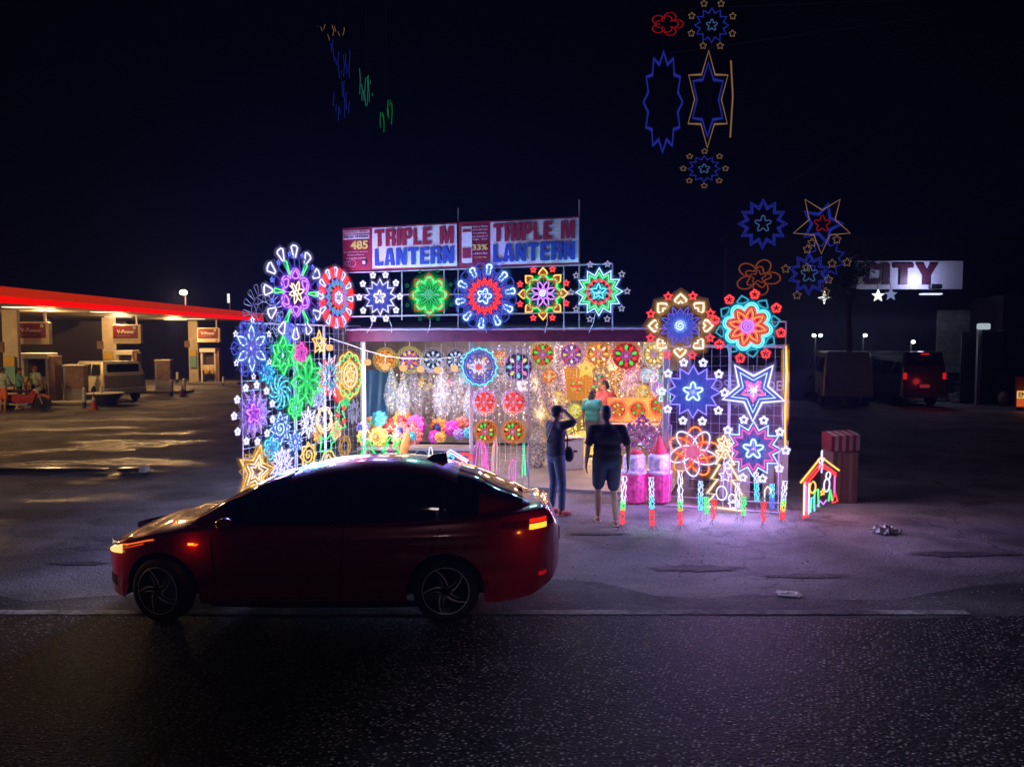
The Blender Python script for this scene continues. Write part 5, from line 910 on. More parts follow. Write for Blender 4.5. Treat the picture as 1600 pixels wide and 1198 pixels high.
def cone(px, py0, py1, lb):
    g = G(px, py1); h = (py1 - py0) * g.y / F; t = thing('traffic_cone', lb, 'traffic cone', g, 0, 'orange traffic cones'); b = MB(); b.box((0, 0, .02), (h * .5, h * .5, .04)); b.lathe((0, 0, .04), [(h * .19, 0), (h * .035, h * .94), (0, h * .96)], 14); b.build('cone', mat('cone_orange', (.6, .1, .03), .6), t); b = MB(); b.lathe((0, 0, .04 + h * .5), [(h * .119, 0), (h * .082, h * .2)], 14); b.build('white_band', M_WHT, t)
cone(147, 614, 640, 'tall traffic cone in front of the planter bowl'); cone(285, 600, 619, 'traffic cone beside the pair of bollards'); cone(228, 602, 614, 'small traffic cone on the middle island')
g = G(165, 634); t = thing('planter_bowl', 'low dark planter bowl with a pale rim behind the tall cone', 'planter', (g.x, g.y, 0)); b = MB(); b.lathe((0, 0, 0), [(.25, 0), (.62, .42), (.7, .5)], 20); b.build('bowl', mat('bollard_base'), t); b = MB(); b.lathe((0, 0, .5), [(.7, 0), (.72, .03), (.6, .04)], 20); b.build('rim', M_WHT, t)
# station back wall and far streetlight
b = MB(); b.box((-27.5, 40, 2.2), (.3, 30, 4.4)); b.box((-22, 56, 2.2), (12, .3, 4.4)); o = b.build('station_wall', mat('dim_brown_wall', (.03, .02, .018), .8)); tag(o, 'dim brown wall closing the back of the filling station', 'wall')
q = P(287, 457, 58); t = thing('street_lamp', 'bright warm street lamp shining over the canopy end', 'street lamp', (q.x, q.y, 0)); MB().cyl((0, .3, 0), (0, .3, q.z + .3), .09, .05, 8).build('pole', mat('dark_pole'), t); MB().tube([(0, .3, q.z + .3), (0, 0, q.z + .25)], .05, 6).build('arm', mat('dark_pole'), t)
b = MB(); b.ball((0, -.05, q.z), (.30, .2, .2), 0, 14, 9); b.build('lamp_glass', emit('sodium_lamp', (1, .72, .42), 9), t); lamp(t, (0, -.8, q.z - .4), (1, .5, .2), 1100, .3)
q = P(357, 466, 60); t = thing('street_lamp', 'tiny slim white lamp above the canopy end', 'street lamp', (q.x, q.y, 0)); MB().cyl((0, .3, 0), (0, .3, q.z), .07, .05, 8).build('pole', mat('dark_pole'), t); MB().box((0, 0, q.z), (.16, .1, .7)).build('lamp_glass', emit('white_lamp', (1, .9, .8), 1.1), t)

# ------------------------------------------------------------------ vehicles
def wheel(parent, loc, r, w, m_rim, steer=0.0):
    b = MB(); b.lathe((0, 0, 0), [(r * .62, -w / 2), (r * .9, -w / 2), (r, -w * .3), (r, w * .3), (r * .9, w / 2), (r * .62, w / 2)], 32, axis='Y'); t = b.build('wheel', M_RUB, parent, True, loc); t.rotation_euler.z = steer
    b = MB(); b.lathe((0, -w * .42, 0), [(0, -.01), (r * .16, -.01), (r * .2, .02), (r * .55, .03), (r * .63, -.01), (r * .63, .04)], 24, axis='Y')
    b.build('rim', m_rim, t); return t
def vehicle(name, label, cat, loc, yaw, L, Wd, outline, m_body, wins, wheels, extras=(), group=None, r=.36):
    """outline/windows are (x,z) side polygons; the body tapers inward above the belt"""
    t = thing(name, label, cat, loc, yaw, group); zb = max(z for x, z in outline) * .58; zt = max(z for x, z in outline)
    def yy(z): return Wd / 2 * (1 if z < zb else 1 - .14 * (z - zb) / (zt - zb))
    n = len(outline); b = MB(); V = []
    for s in (-1, 1):
        V += [(x, s * (yy(z) - .05), z) for x, z in outline]; 
    cx_ = sum(x for x, z in outline) / n; cz_ = sum(z for x, z in outline) / n
    V2 = []
    for s in (-1, 1): V2 += [(cx_ + (x - cx_) * .975, s * yy(cz_ + (z - cz_) * .95), cz_ + (z - cz_) * .95) for x, z in outline]
    V = V[:n] + V[n:] + V2; Fs = [tuple(2 * n + k for k in range(n)), tuple(3 * n + k for k in range(n - 1, -1, -1))]
    for k in range(n): j = (k + 1) % n; Fs += [(k, j, 2 * n + j, 2 * n + k)[::-1], (n + k, n + j, 3 * n + j, 3 * n + k), (k, j, n + j, n + k)]
    b.add(V, Fs); b.build('body', m_body, t)
    for poly in wins:
        for s in (-1, 1):
            b = MB(); b.add([(x, s * (yy(z) + .006), z) for x, z in poly] + [(x, s * (yy(z) - .03), z) for x, z in poly], [tuple(range(len(poly)))] + [(k, (k + 1) % len(poly), len(poly) + (k + 1) % len(poly), len(poly) + k) for k in range(len(poly))]); b.build('side_window', M_GLS, t)
    for x in wheels:
        for s in (-1, 1): wheel(t, (x, s * (Wd / 2 - .10), r), r, .22, M_GREY, 0 if s < 0 else PI)
    for nm, c, d, m in extras: MB().box(c, d, bev=min(d) * .2).build(nm, m, t)
    return t
PK = [(-2.5, .5), (-2.5, .95), (-1.3, 1.1), (-.8, 1.72), (2.2, 1.75), (2.5, 1.2), (2.55, .5), (2.1, .4), (-2.2, .4)]
g = G(152, 628); vehicle('pickup_truck', 'cream pickup with a covered bed parked behind the tiled cabinet', 'pickup', (g.x - .55, g.y + 1.6, 0), R(-44), 5, 1.8, PK, mat('cream_car_paint', (.55, .5, .36), .3, coat=.5),
    [[(-.9, 1.15), (-.6, 1.6), (.2, 1.62), (.2, 1.15)], [(.3, 1.15), (.3, 1.62), (1.0, 1.62), (1.0, 1.15)], [(1.15, 1.15), (1.15, 1.62), (2.05, 1.62), (2.2, 1.2)]], (-1.6, 1.5), (('rear_window', (2.42, 0, 1.45), (.05, 1.3, .4), M_GLS), ('tailgate', (2.55, 0, .9), (.05, 1.6, .5), mat('dim_tailgate', (.2, .17, .13), .5)), ('bumper', (2.6, 0, .5), (.15, 1.7, .2), M_GREY), ('tail_light', (2.53, .75, 1.0), (.06, .12, .35), mat('red_lens', (.3, .01, .01), .2)), ('tail_light', (2.53, -.75, 1.0), (.06, .12, .35), mat('red_lens'))))
# motorcycle
g = G(40, 643); t = thing('motorcycle', 'red and black motorcycle parked at the first pump with an orange front fender', 'motorcycle', (g.x, g.y, 0), R(8))
for x in (-.62, .62):
    b = MB(); b.lathe((x, 0, .29), [(.22, -.04), (.29, -.04), (.29, .04), (.22, .04), (.22, -.04)], 24, axis='Y'); w_ = b.build('wheel', M_RUB, t)
    b = MB(); [b.tube([(x, 0, .29), (x + .22 * math.cos(a), 0, .29 + .22 * math.sin(a))], .01, 4) for a in np.arange(8) * PI / 4]; b.build('rim', M_GREY, w_)
b = MB(); b.tube([(.62, .07, .29), (.42, .05, .95)], .03, 6); b.tube([(.62, -.07, .29), (.42, -.05, .95)], .03, 6); b.build('fork', M_GREY, t)
b = MB(); b.prism([(-.75, .62), (-.3, .68), (.1, .6), (.35, .85), (.45, .7), (.3, .35), (-.2, .3), (-.55, .45)], -.12, .12); b.build('body', mat('moto_red', (.3, .03, .02), .35), t); MB().box((-.28, 0, .78), (.75, .26, .12), bev=.04).build('seat', M_BLACK, t)
b = MB(); b.tube([(.4, -.34, 1.02), (.42, -.1, .97), (.42, .1, .97), (.4, .34, 1.02)], .02, 6); b.build('handlebar', M_BLACK, t); b = MB(); b.ball((.52, 0, .84), (.1, .1, .1)); b.build('headlight', mat('lens_dark', (.3, .3, .3), .1), t)
b = MB(); b.tube([(.36, 0, .5), (.5, 0, .6), (.66, 0, .61), (.86, 0, .5)], .055, 6); b.build('fender', mat('moto_orange', (.55, .12, .02), .35), t); b = MB(); b.tube([(-.1, -.16, .25), (-.85, -.18, .35)], [.03, .055], 8); b.build('exhaust', M_GREY, t); b = MB(); b.box((0, 0, .35), (.3, .24, .26), bev=.03); b.build('engine', M_GREY, t)

# ------------------------------------------------------------------ far side: city sign, parked vans, gate
q0, q1 = P(1336, 408, 34), P(1502, 452, 34); t = thing('city_sign', 'long white sign board reading CITY lit by one spotlight', 'sign', ((q0.x + q1.x) / 2, 34, (q0.z + q1.z) / 2)); w, h = q1.x - q0.x, q0.z - q1.z
MB().box((0, 0, 0), (w, .15, h)).build('board', mat('sign_board_white', (.6, .6, .68), .6), t); sx_ = F / 34
for ch, px, wd in (('C', 1357, 26), ('I', 1379, 11), ('T', 1406, 30), ('Y', 1441, 34)):
    cx_ = (px - 800) * 34 / F - (q0.x + q1.x) / 2; b = MB(); [b.prism([((u - .5) * wd * 34 / F, (v - .5) * .9) for u, v in pl], -.04 - .004 * i, .02) for i, pl in enumerate(GL[ch])]; b.build('letter', mat('letter_maroon', (.07, .012, .03), .5), t, loc=(cx_, -.1, .05))
MB().box((.9, -.55, -h / 2 + .08), (.5, .25, .22), bev=.03).build('spotlight', M_BLACK, t); MB().tube([(.9, -.5, -h / 2 + .0), (.9, 0, -h / 2 - .05)], .03, 5).build('spotlight_arm', M_BLACK, t)
lamp(t, (.25, -.8, -.25), (.55, .56, 1), 70, .08, 'spot_light'); MB().box((.9, -.2, -h / 2 - .22), (.9, .3, .07), bev=.02).build('sign_lamp', emit('sign_lamp', (.75, .8, 1), 1.2), t)
b = MB(); b.box(((q0.x + q1.x) / 2 - 1.5, 35.2, (q0.z + q1.z) / 2 - 1.7), (w + 5, .3, 5)); 
bt = thing('dark_building', 'large unlit building carrying the white sign board', 'building', (18, 36, 0))
MB().box((0, .5, 3.6), (16, .6, 7.2)).build('wall', mat('night_wall', (.018, .018, .026), .85), bt); MB().box((2.55, .14, 2.6), (1.5, .1, 2.9)).build('shutter', mat('pale_shutter', (.3, .32, .31), .6, noise=.3, scale=3), bt); MB().box((4.6, -1.1, 2.3), (2.6, 2.4, 4.6)).build('annex', mat('night_wall'), bt); MB().box((0, .4, 7.3), (16.4, .9, .3)).build('parapet', mat('night_wall'), bt)
b = MB(); [b.box((2.55, .07, 1.3 + .25 * k), (1.46, .03, .03)) for k in range(10)]; b.build('shutter_slat', M_GREY, bt)
for (px, py, d, lb, c) in ((1288, 465, 20, 'four pointed white star light left of nothing', 0), (1372, 462, 20, '', 1), (1392, 460, 20, '', 2)):
    lbs = ('small four pointed white star light hanging by itself in the dark', 'solid white star light hanging under the sign board', 'dim bluish star light beside the solid white one')[c]
    q = P(px, py, 33); t = thing('star_light', lbs, 'star light', q, 0, 'white star lights under the sign'); s = d / 2 * 33 / F; b = MB(); pts = star(4 if c == 0 else 5, s, s * (.3 if c == 0 else .42)); b.prism(pts, -.05, .05); b.build('star', emit('star_white_%d' % c, (.85, .95, .85) if c < 2 else (.35, .42, .8), 1.3 if c < 2 else .5), t); MB().tube([(0, 0, s), (0, .3, s + .5)], .02, 4).build('cord', M_CABLE, t)
VAN = [(-2.6, .4), (-2.6, 1.15), (-2.2, 1.75), (-1.8, 2.2), (2.5, 2.2), (2.6, 1.6), (2.6, .4)]
VW = [[(-2.1, 1.35), (-1.75, 1.95), (-.9, 1.95), (-.9, 1.35)], [(-.8, 1.35), (-.8, 1.95), (.7, 1.95), (.7, 1.35)], [(.8, 1.35), (.8, 1.95), (2.3, 1.95), (2.4, 1.35)]]
q = P(1318, 585, 33); vehicle('passenger_van', 'long pale passenger van parked in the dark lot', 'van', (q.x, 33.6, 0), R(-104), 5.2, 1.9, VAN, mat('pale_van_paint', (.28, .28, .29), .3, coat=.4), VW, (-1.7, 1.6), (('tail_light', (2.61, -.8, 1.0), (.05, .16, .5), mat('red_lens')), ('bumper', (2.66, 0, .5), (.12, 1.8, .22), M_GREY), ('bumper', (-2.66, 0, .5), (.12, 1.8, .22), M_GREY)), 'vans in the dark lot')
q = P(1394, 585, 27.5); tv = vehicle('passenger_van', 'dark van with lit red tail lights behind the pale one', 'van', (q.x * 33.2 / 27.5, 33.2, 0), R(-90), 5.2, 1.8, VAN, mat('dark_van_paint', (.03, .03, .04), .3, coat=.4), VW, (-1.7, 1.6), (('rear_window', (2.56, 0, 1.65), (.06, 1.3, .5), M_GLS), ('number_plate', (2.64, 0, .85), (.03, .4, .14), M_WHT), ('bumper', (2.68, 0, .5), (.12, 1.8, .22), M_BLACK)), 'vans in the dark lot')
for s in (-1, 1): MB().box((2.63, s * .78, 1.25), (.05, .12, .26), bev=.01).build('tail_light', emit('tail_red', (1, .01, .02), .6), tv)
MB().box((2.6, 0, 2.12), (.05, .3, .05)).build('brake_light', emit('tail_red', (1, .01, .02), .6), tv); lamp(tv, (3.2, 0, 1), (1, .05, .05), 4)
g = G(1300, 626); SED = [(-2.1, .35), (-2.15, .75), (-1.2, .95), (-.5, 1.4), (.8, 1.42), (1.5, 1.05), (2.1, .98), (2.15, .4)]
vehicle('parked_car', 'unlit dark sedan parked in front of the pale van', 'car', (g.x - .3, g.y + .8, 0), R(6), 4.3, 1.7, SED, mat('dark_car_paint', (.03, .035, .05), .25, coat=.6), [[(-1.0, .98), (-.45, 1.32), (.1, 1.34), (.1, .98)], [(.18, .98), (.18, 1.34), (.75, 1.34), (1.25, 1.02)]], (-1.35, 1.3), (('headlight', (-2.1, -.6, .68), (.08, .3, .14), M_GREY), ('tail_light', (2.12, -.6, .75), (.06, .3, .14), mat('red_lens'))), 'cars in the dark lot', r=.32)
for k, (px, py, lb, e) in enumerate(((1277, 524, 'pair of white flood lamps above the pale van', 1), (1352, 524, 'single white flood lamp above the rear of the pale van', 1), (1427, 534, 'low white flood lamp past the dark van', 1))):
    q = P(px, py, 33.5); t = thing('flood_lamp', lb, 'flood lamp', (q.x, q.y, 0), 0, 'flood lamps in the dark lot'); MB().cyl((0, .2, 0), (0, .2, q.z), .05, .04, 6).build('pole', mat('dark_pole'), t)
    for dx in ((-.14, .14) if k == 0 else (0,)): MB().ball((dx, 0, q.z), (.085, .07, .07), 0, 10, 7).build('lamp_glass', emit('flood_white', (.82, .92, 1), 12), t)
    lamp(t, (0, -.6, q.z - .1), (.75, .85, 1), 14, .1)
q = G(1530, 632); t = thing('gate_lamp', 'tall gate post with a small white lamp on top', 'lamp post', q, 0); z1 = P(1526, 512, q.y).z; MB().box((-.1, 0, z1 / 2), (.14, .14, z1), bev=.01).build('post', M_GREY, t); MB().box((-.05, -.2, z1 + .05), (.42, .3, .25), bev=.03).build('lamp_head', emit('gate_lamp_white', (.7, .85, .95), .5), t); MB().box((-.1, -.08, z1 * .52), (.18, .03, 1.3)).build('blue_band', mat('pale_blue', (.25, .38, .6), .5), t)
q = G(1533, 628); t = thing('gate_post', 'thin bluish steel pole beside the gate lamp', 'pole', (q.x + .4, q.y - .6, 0), 0); MB().cyl((0, 0, 0), (0, 0, 2.4), .06, .06, 10).build('pole', mat('blue_steel', (.12, .2, .25), .4), t); MB().cyl((0, 0, 2.4), (0, 0, 2.46), .09, .09, 10).build('cap', M_GREY, t)
q = G(1596, 642); t = thing('entrance_sign', 'orange lit entrance sign board low at the gate', 'sign', (q.x + .45, q.y, 0)); MB().box((0, 0, .72), (1.4, .08, 1.16), bev=.01).build('board', mat('board_red_dark', (.2, .03, .04), .5), t)
MB().box((0, -.05, .62), (1.34, .02, .28)).build('lit_band', emit('amber_band', (1, .55, .14), .9), t); MB().box((0, -.05, .32), (1.34, .02, .30)).build('lit_band', emit('orange_band', (1, .16, .03), .55), t); text('ENTRANCE', 1.26, .2, M_BKX, t, (0, -.07, .62), bold=.03)
for s in (-.5, .5): MB().box((s, 0, .07), (.06, .3, .14)).build('foot', M_BLACK, t)
lamp(t, (-.3, -.5, .5), (1, .4, .1), 5); q = G(1560, 634)
t = thing('dark_gate', 'dark sheet metal gate beside the entrance sign', 'gate', (q.x + .2, q.y + 1.2, 0)); MB().box((.6, 0, 1.5), (3.4, .08, 3.0)).build('panel', mat('gate_sheet', (.04, .05, .06), .5), t); b = MB(); [b.box((-1.0 + .4 * k, -.05, 1.5), (.05, .04, 3.0)) for k in range(8)]; b.build('rib', mat('gate_sheet'), t)
q = G(1568, 634); MB().ball((0, 0, .3), (.22, .2, .3), 0, 10, 7).build('rubble_sack', mat('sack', (.25, .2, .17), .8)).location = q; tag(bpy.data.objects['rubble_sack'], 'small pale sack leaning by the dark gate', 'sack')
q = G(1430, 628); b = MB()
for k in range(60): b.ball((q.x + random.uniform(-3.6, 2.6), q.y + random.uniform(-.3, 1.5), .06), (random.uniform(.1, .35), .2, random.uniform(.08, .32)), 0, 6, 4)
tag(b.build('rubble', mat('pale_rubble', (.15, .14, .12), .9)), 'low heap of dim rubble and sand along the lot edge', 'rubble', kind='stuff')

# street lamp added unseen behind the camera, lights the asphalt and sedan side
t = thing('street_lamp', 'added street lamp behind the camera, lighting road and sedan', 'street lamp', (-1.2, -7.5, 0)); MB().cyl((0, 0, 0), (0, 0, 8.2), .09, .06, 10).build('pole', M_GREY, t); MB().tube([(0, 0, 8.1), (0, .8, 8.4), (0, 1.6, 8.4)], .05, 8).build('arm', M_GREY, t)
MB().box((0, 1.75, 8.4), (.3, .6, .12), bev=.03).build('lamp_head', M_GREY, t); lamp(t, (0, 1.75, 8.25), (1, .80, .80), 95, .5); lo = lamp(t, (0, 1.75, 8.2), (.95, .9, 1), 2500, .2, 'added_road_beam', spot=42); lo.rotation_euler = Vector((3.2, 7.8, -8.2)).to_track_quat('-Z', 'Y').to_euler()

# dark tree in front of the sign board
def tree(label, px, py, Y, w, h, seed):
    rd = random.Random(seed); q = P(px, py, Y); t = thing('tree', label, 'tree', (q.x, Y, 0), 0, 'dark trees in the lot'); b = MB()
    b.tube([(0, 0, 0), (.08, .05, q.z * .4), (-.05, 0, q.z * .8), (0, 0, q.z)], [.16, .13, .1, .05], 8)
    for k in range(9):
        a = k * 2.4; b.tube([(0, 0, q.z * .7), (w * .4 * math.cos(a), w * .3 * math.sin(a), q.z + h * .2 * math.sin(k)), (w * .8 * math.cos(a), w * .5 * math.sin(a), q.z + h * .35 * math.sin(k * 1.7))], [.05, .03, .01], 5)
    b.build('trunk', mat('bark', (.06, .045, .035), .9), t); b = MB()
    cl = [(rd.gauss(0, w * .42), rd.gauss(0, w * .3), q.z + rd.gauss(0, h * .38)) for _ in range(26)]
    for k in range(1500):
        c = cl[k % 26]; p = Vector((c[0] + rd.gauss(0, w * .13), c[1] + rd.gauss(0, .25), c[2] + rd.gauss(0, h * .11))); u = Vector((rd.gauss(0, 1), rd.gauss(0, 1), rd.gauss(0, .6))).normalized(); v = u.orthogonal().normalized(); L_ = rd.uniform(.10, .2)
        b.add([p, p + u * L_ * .5 + v * L_ * .2, p + u * L_, p + u * L_ * .5 - v * L_ * .2], [(0, 1, 2, 3)], k % 2)
    b.build('crown', [mat('leaf_dark', (.035, .06, .025), .6), mat('leaf_mid', (.06, .09, .035), .6)], t)
tree('dark leafy tree that hides the start of the white sign board', 1328, 425, 31.5, .85, 1.1, 3)
tree('dark bush-like tree beside the annex and shutter', 1540, 560, 34, 1.0, 1.6, 5)
# ------------------------------------------------------------------ the red sedan
def lerp_tab(T, x):
    if x <= T[0][0]: return T[0][1]
    for (a, u), (b_, v) in zip(T, T[1:]):
        if x <= b_: s = (x - a) / (b_ - a); s = s * s * (3 - 2 * s) * .35 + s * .65; return u + (v - u) * s
    return T[-1][1]
ZT = [(-2.25, .60), (-2.2, .67), (-2.08, .74), (-1.9, .80), (-1.6, .87), (-1.25, .945), (-.9, .985), (.8, 1.0), (1.6, 1.03), (1.95, 1.06), (2.13, 1.065), (2.2, 1.03), (2.26, .90), (2.30, .78)]
ZL = [(-2.25, .32), (-2.15, .22), (-1.9, .19), (1.7, .19), (2.0, .22), (2.2, .30), (2.30, .42)]
ZR = [(-1.32, .94), (-.98, 1.115), (-.66, 1.255), (-.32, 1.375), (0, 1.445), (.35, 1.475), (.7, 1.475), (1.05, 1.44), (1.42, 1.325), (1.8, 1.165), (2.0, 1.085)]
WX = (-1.52, 1.19); WR = .315; HW = .865
def wx(x):
    u = x / 2.27 if x < 0 else x / 2.32
    return HW * max(0.0, 1 - abs(u) ** (5.5 if x < 0 else 6)) ** (.42 if x < 0 else .46) + .02
def ztop(x): return lerp_tab(ZT, x)
def zsh(x): return ztop(x) - (.045 + .05 * max(0, 1 - abs(x + .1) / 2.2))
def zlow(x):
    z = lerp_tab(ZL, x)
    for c in WX:
        d = abs(x - c); Ra = WR + .055
        if d < Ra: z = max(z, WR + math.sqrt(Ra * Ra - d * d))
    return z
def bulge(z): 
    return 1 - .13 * ((z - .62) / .42) ** 2 if z > .62 else 1 - .05 * ((.62 - z) / .42) ** 2
def crease(x, z): return .012 * math.exp(-((z - (.80 + .03 * x)) / .05) ** 2) - .012 * math.exp(-((z - (.42 + .04 * x)) / .06) ** 2)
def yside(x, z): return wx(x) * bulge(z) + crease(x, z) * (1 if abs(x) < 1.9 else 0)
def car_section(x):
    zl, zs, zt = zlow(x), zsh(x), ztop(x); pts = []
    for k in range(27): z = zl + (zs - zl) * k / 26; pts.append((yside(x, z), z))
    ys = pts[-1][0]
    for k in range(1, 9): a = PI / 2 * k / 8; pts.append((ys * math.cos(a) ** .8 if k < 8 else 0, zs + (zt - zs) * math.sin(a) ** .8))
    return pts
xs = sorted(set([round(-2.25 + 4.55 * (.5 - .5 * math.cos(PI * i / 60)), 4) for i in range(61)] + [round(c + (WR + .055) * math.cos(PI * k / 28), 4) for c in WX for k in range(29)] + [round(-1.1 + .08 * k, 3) for k in range(24)]))
car = thing('red_sedan', 'dark red sedan with amber headlamp pulling in across the edge line', 'car', (-1.82, 8.07, 0), 0)
M_RED = mat('dark_red_paint', (.36, .006, .018), .26, metal=.12, coat=.9, noise=.06, scale=300)
M_GLASS = mat('tinted_glass', (.006, .008, .010), .05, spec=.9, coat=.4); M_TRIM = mat('black_trim', (.008, .008, .009), .7, spec=.2)
secs = [car_section(x) for x in xs]; n = len(secs[0]); b = MB(); V = []; Fs = []
for x, s in zip(xs, secs): V += [(x, -y, z) for y, z in s] + [(x, y, z) for y, z in s[-2::-1]]
m_ = 2 * n - 1
for i in range(len(xs) - 1):
    for k in range(m_ - 1): Fs.append((i * m_ + k, (i + 1) * m_ + k, (i + 1) * m_ + k + 1, i * m_ + k + 1))
Fs.append(tuple(range(m_))); Fs.append(tuple((len(xs) - 1) * m_ + k for k in range(m_ - 1, -1, -1)))
b.add(V, Fs); body = b.build('body', M_RED, car, True)
b = MB(); V = []; Fs = []     # underbody closes wells
for x in xs: z = lerp_tab(ZL, x) + .02; w = wx(x) * .93 - .22 * (any(abs(x - c) < WR + .07 for c in WX)); V += [(x, -w, z), (x, w, z), (x, w, .72), (x, -w, .72)]
for i in range(len(xs) - 1): Fs += [(4 * i, 4 * i + 1, 4 * i + 5, 4 * i + 4), (4 * i, 4 * i + 4, 4 * i + 7, 4 * i + 3), (4 * i + 1, 4 * i + 2, 4 * i + 6, 4 * i + 5)]
b.add(V, Fs); b.build('underbody', M_BLACK, car)
# greenhouse
def zbelt(x): return min(zsh(x) + .012, .93 + .035 * x)
def zroof(x): return max(lerp_tab(ZR, x), zbelt(x) + .002)
def gpt(x, a):
    zb, zr = zbelt(x), zroof(x); yb = yside(x, min(zb, zsh(x))) - .035; h = (zr - zb) / .55; s = math.sin(a) ** .72
    e = (1 - .16 * max(0, (x - 1.2) / .8)) * (1 - .12 * max(0, (-x - .9) / .42))
    return (yb * e * (max(0, math.cos(a)) ** .62) * (1 - .17 * h * s), zb + (zr - zb) * s)
gx = [-1.32 + 3.32 * i / 70 for i in range(71)]; NA = 16; b = MB(); V = []; Fs = []
for x in gx:
    row = [gpt(x, PI / 2 * k / NA) for k in range(NA + 1)]; row[-1] = (0, row[-1][1]); V += [(x, -y, z) for y, z in row] + [(x, y, z) for y, z in row[-2::-1]]
m_ = 2 * NA + 1
for i in range(70):
    for k in range(m_ - 1): Fs.append((i * m_ + k, (i + 1) * m_ + k, (i + 1) * m_ + k + 1, i * m_ + k + 1))
b.add(V, Fs); b.build('roof', M_RED, car, True)
def a_of(x, z):
    zb, zr = zbelt(x), zroof(x); return math.asin(min(1, max(0, (z - zb) / (zr - zb))) ** (1 / .72))
def glass_side(name, x0, x1, s, m=M_GLASS, lo=.025, hi=.075, n=26, off=.005):
    b = MB(); V = []; Fs = []
    for i in range(n + 1):
        x = x0 + (x1 - x0) * i / n; zl = zbelt(x) + lo; zu = max(zroof(x) - hi, zl + .004)
        for k in range(9): z = zl + (zu - zl) * k / 8; y, _ = gpt(x, a_of(x, z)); V.append((x, s * (y + off), z))
        if i:
            for k in range(8): q = ((i - 1) * 9 + k, i * 9 + k, i * 9 + k + 1, (i - 1) * 9 + k + 1); Fs.append(q if s < 0 else q[::-1])
    b.add(V, Fs); return b.build(name, m, car, True)
for s in (-1, 1):
    glass_side('side_window', -.93, .20, s); glass_side('side_window', .27, 1.12, s); glass_side('quarter_window', 1.17, 1.50, s); glass_side('pillar_trim', .20, .27, s, M_TRIM, off=.004, n=3); glass_side('pillar_trim', 1.12, 1.17, s, M_TRIM, off=.004, n=3)
def glass_top(name, x0, x1, amin, n=16, m=M_GLASS):
    b = MB(); V = []; Fs = []; K = 17
    for i in range(n + 1):
        x = x0 + (x1 - x0) * i / n
        for k in range(K):
            a = amin + (PI - 2 * amin) * k / (K - 1); aa = min(a, PI - a); y, z = gpt(x, aa); V.append((x, (-y if a < PI / 2 else y) if abs(a - PI / 2) > 1e-6 else 0, z + .006))
        if i:
            for k in range(K - 1): Fs.append(((i - 1) * K + k, i * K + k, i * K + k + 1, (i - 1) * K + k + 1))
    b.add(V, Fs); return b.build(name, m, car, True)
glass_top('windshield', -1.27, -.38, .62); glass_top('rear_window', 1.28, 1.93, .66)
def patch(name, outline_fn, x0, x1, m, s=-1, off=.006, n=14, k_=6, parent=car):
    """skin patch lying on the body side; outline_fn(x) -> (z low, z high)"""
    b = MB(); V = []; Fs = []
    for i in range(n + 1):
        x = x0 + (x1 - x0) * i / n; zl, zu = outline_fn(x)
        for k in range(k_ + 1): z = min(zl + (zu - zl) * k / k_, zsh(x) - .002 * (k_ - k + 1)); V.append((x, s * (yside(x, z) + off), z))
        if i:
            for k in range(k_): q = ((i - 1) * (k_ + 1) + k, i * (k_ + 1) + k, i * (k_ + 1) + k + 1, (i - 1) * (k_ + 1) + k + 1); Fs.append(q if s < 0 else q[::-1])
    b.add(V, Fs); return b.build(name, m, parent, True)
def seam(x0, z0, x1, z1, s=-1, w=.005):
    n = 14; b = MB(); V = []; Fs = []
    for i in range(n + 1):
        u = i / n; x, z = x0 + (x1 - x0) * u, z0 + (z1 - z0) * u; dx, dz = z1 - z0, -(x1 - x0); L = math.hypot(dx, dz); dx, dz = dx / L * w, dz / L * w
        V += [(x - dx, s * (yside(x, z) + .0025), z - dz), (x + dx, s * (yside(x, z) + .0025), z + dz)]
        if i: Fs.append((2 * i - 2, 2 * i, 2 * i + 1, 2 * i - 1))
    b.add(V, Fs); return b.build('door_seam', M_TRIM, car)
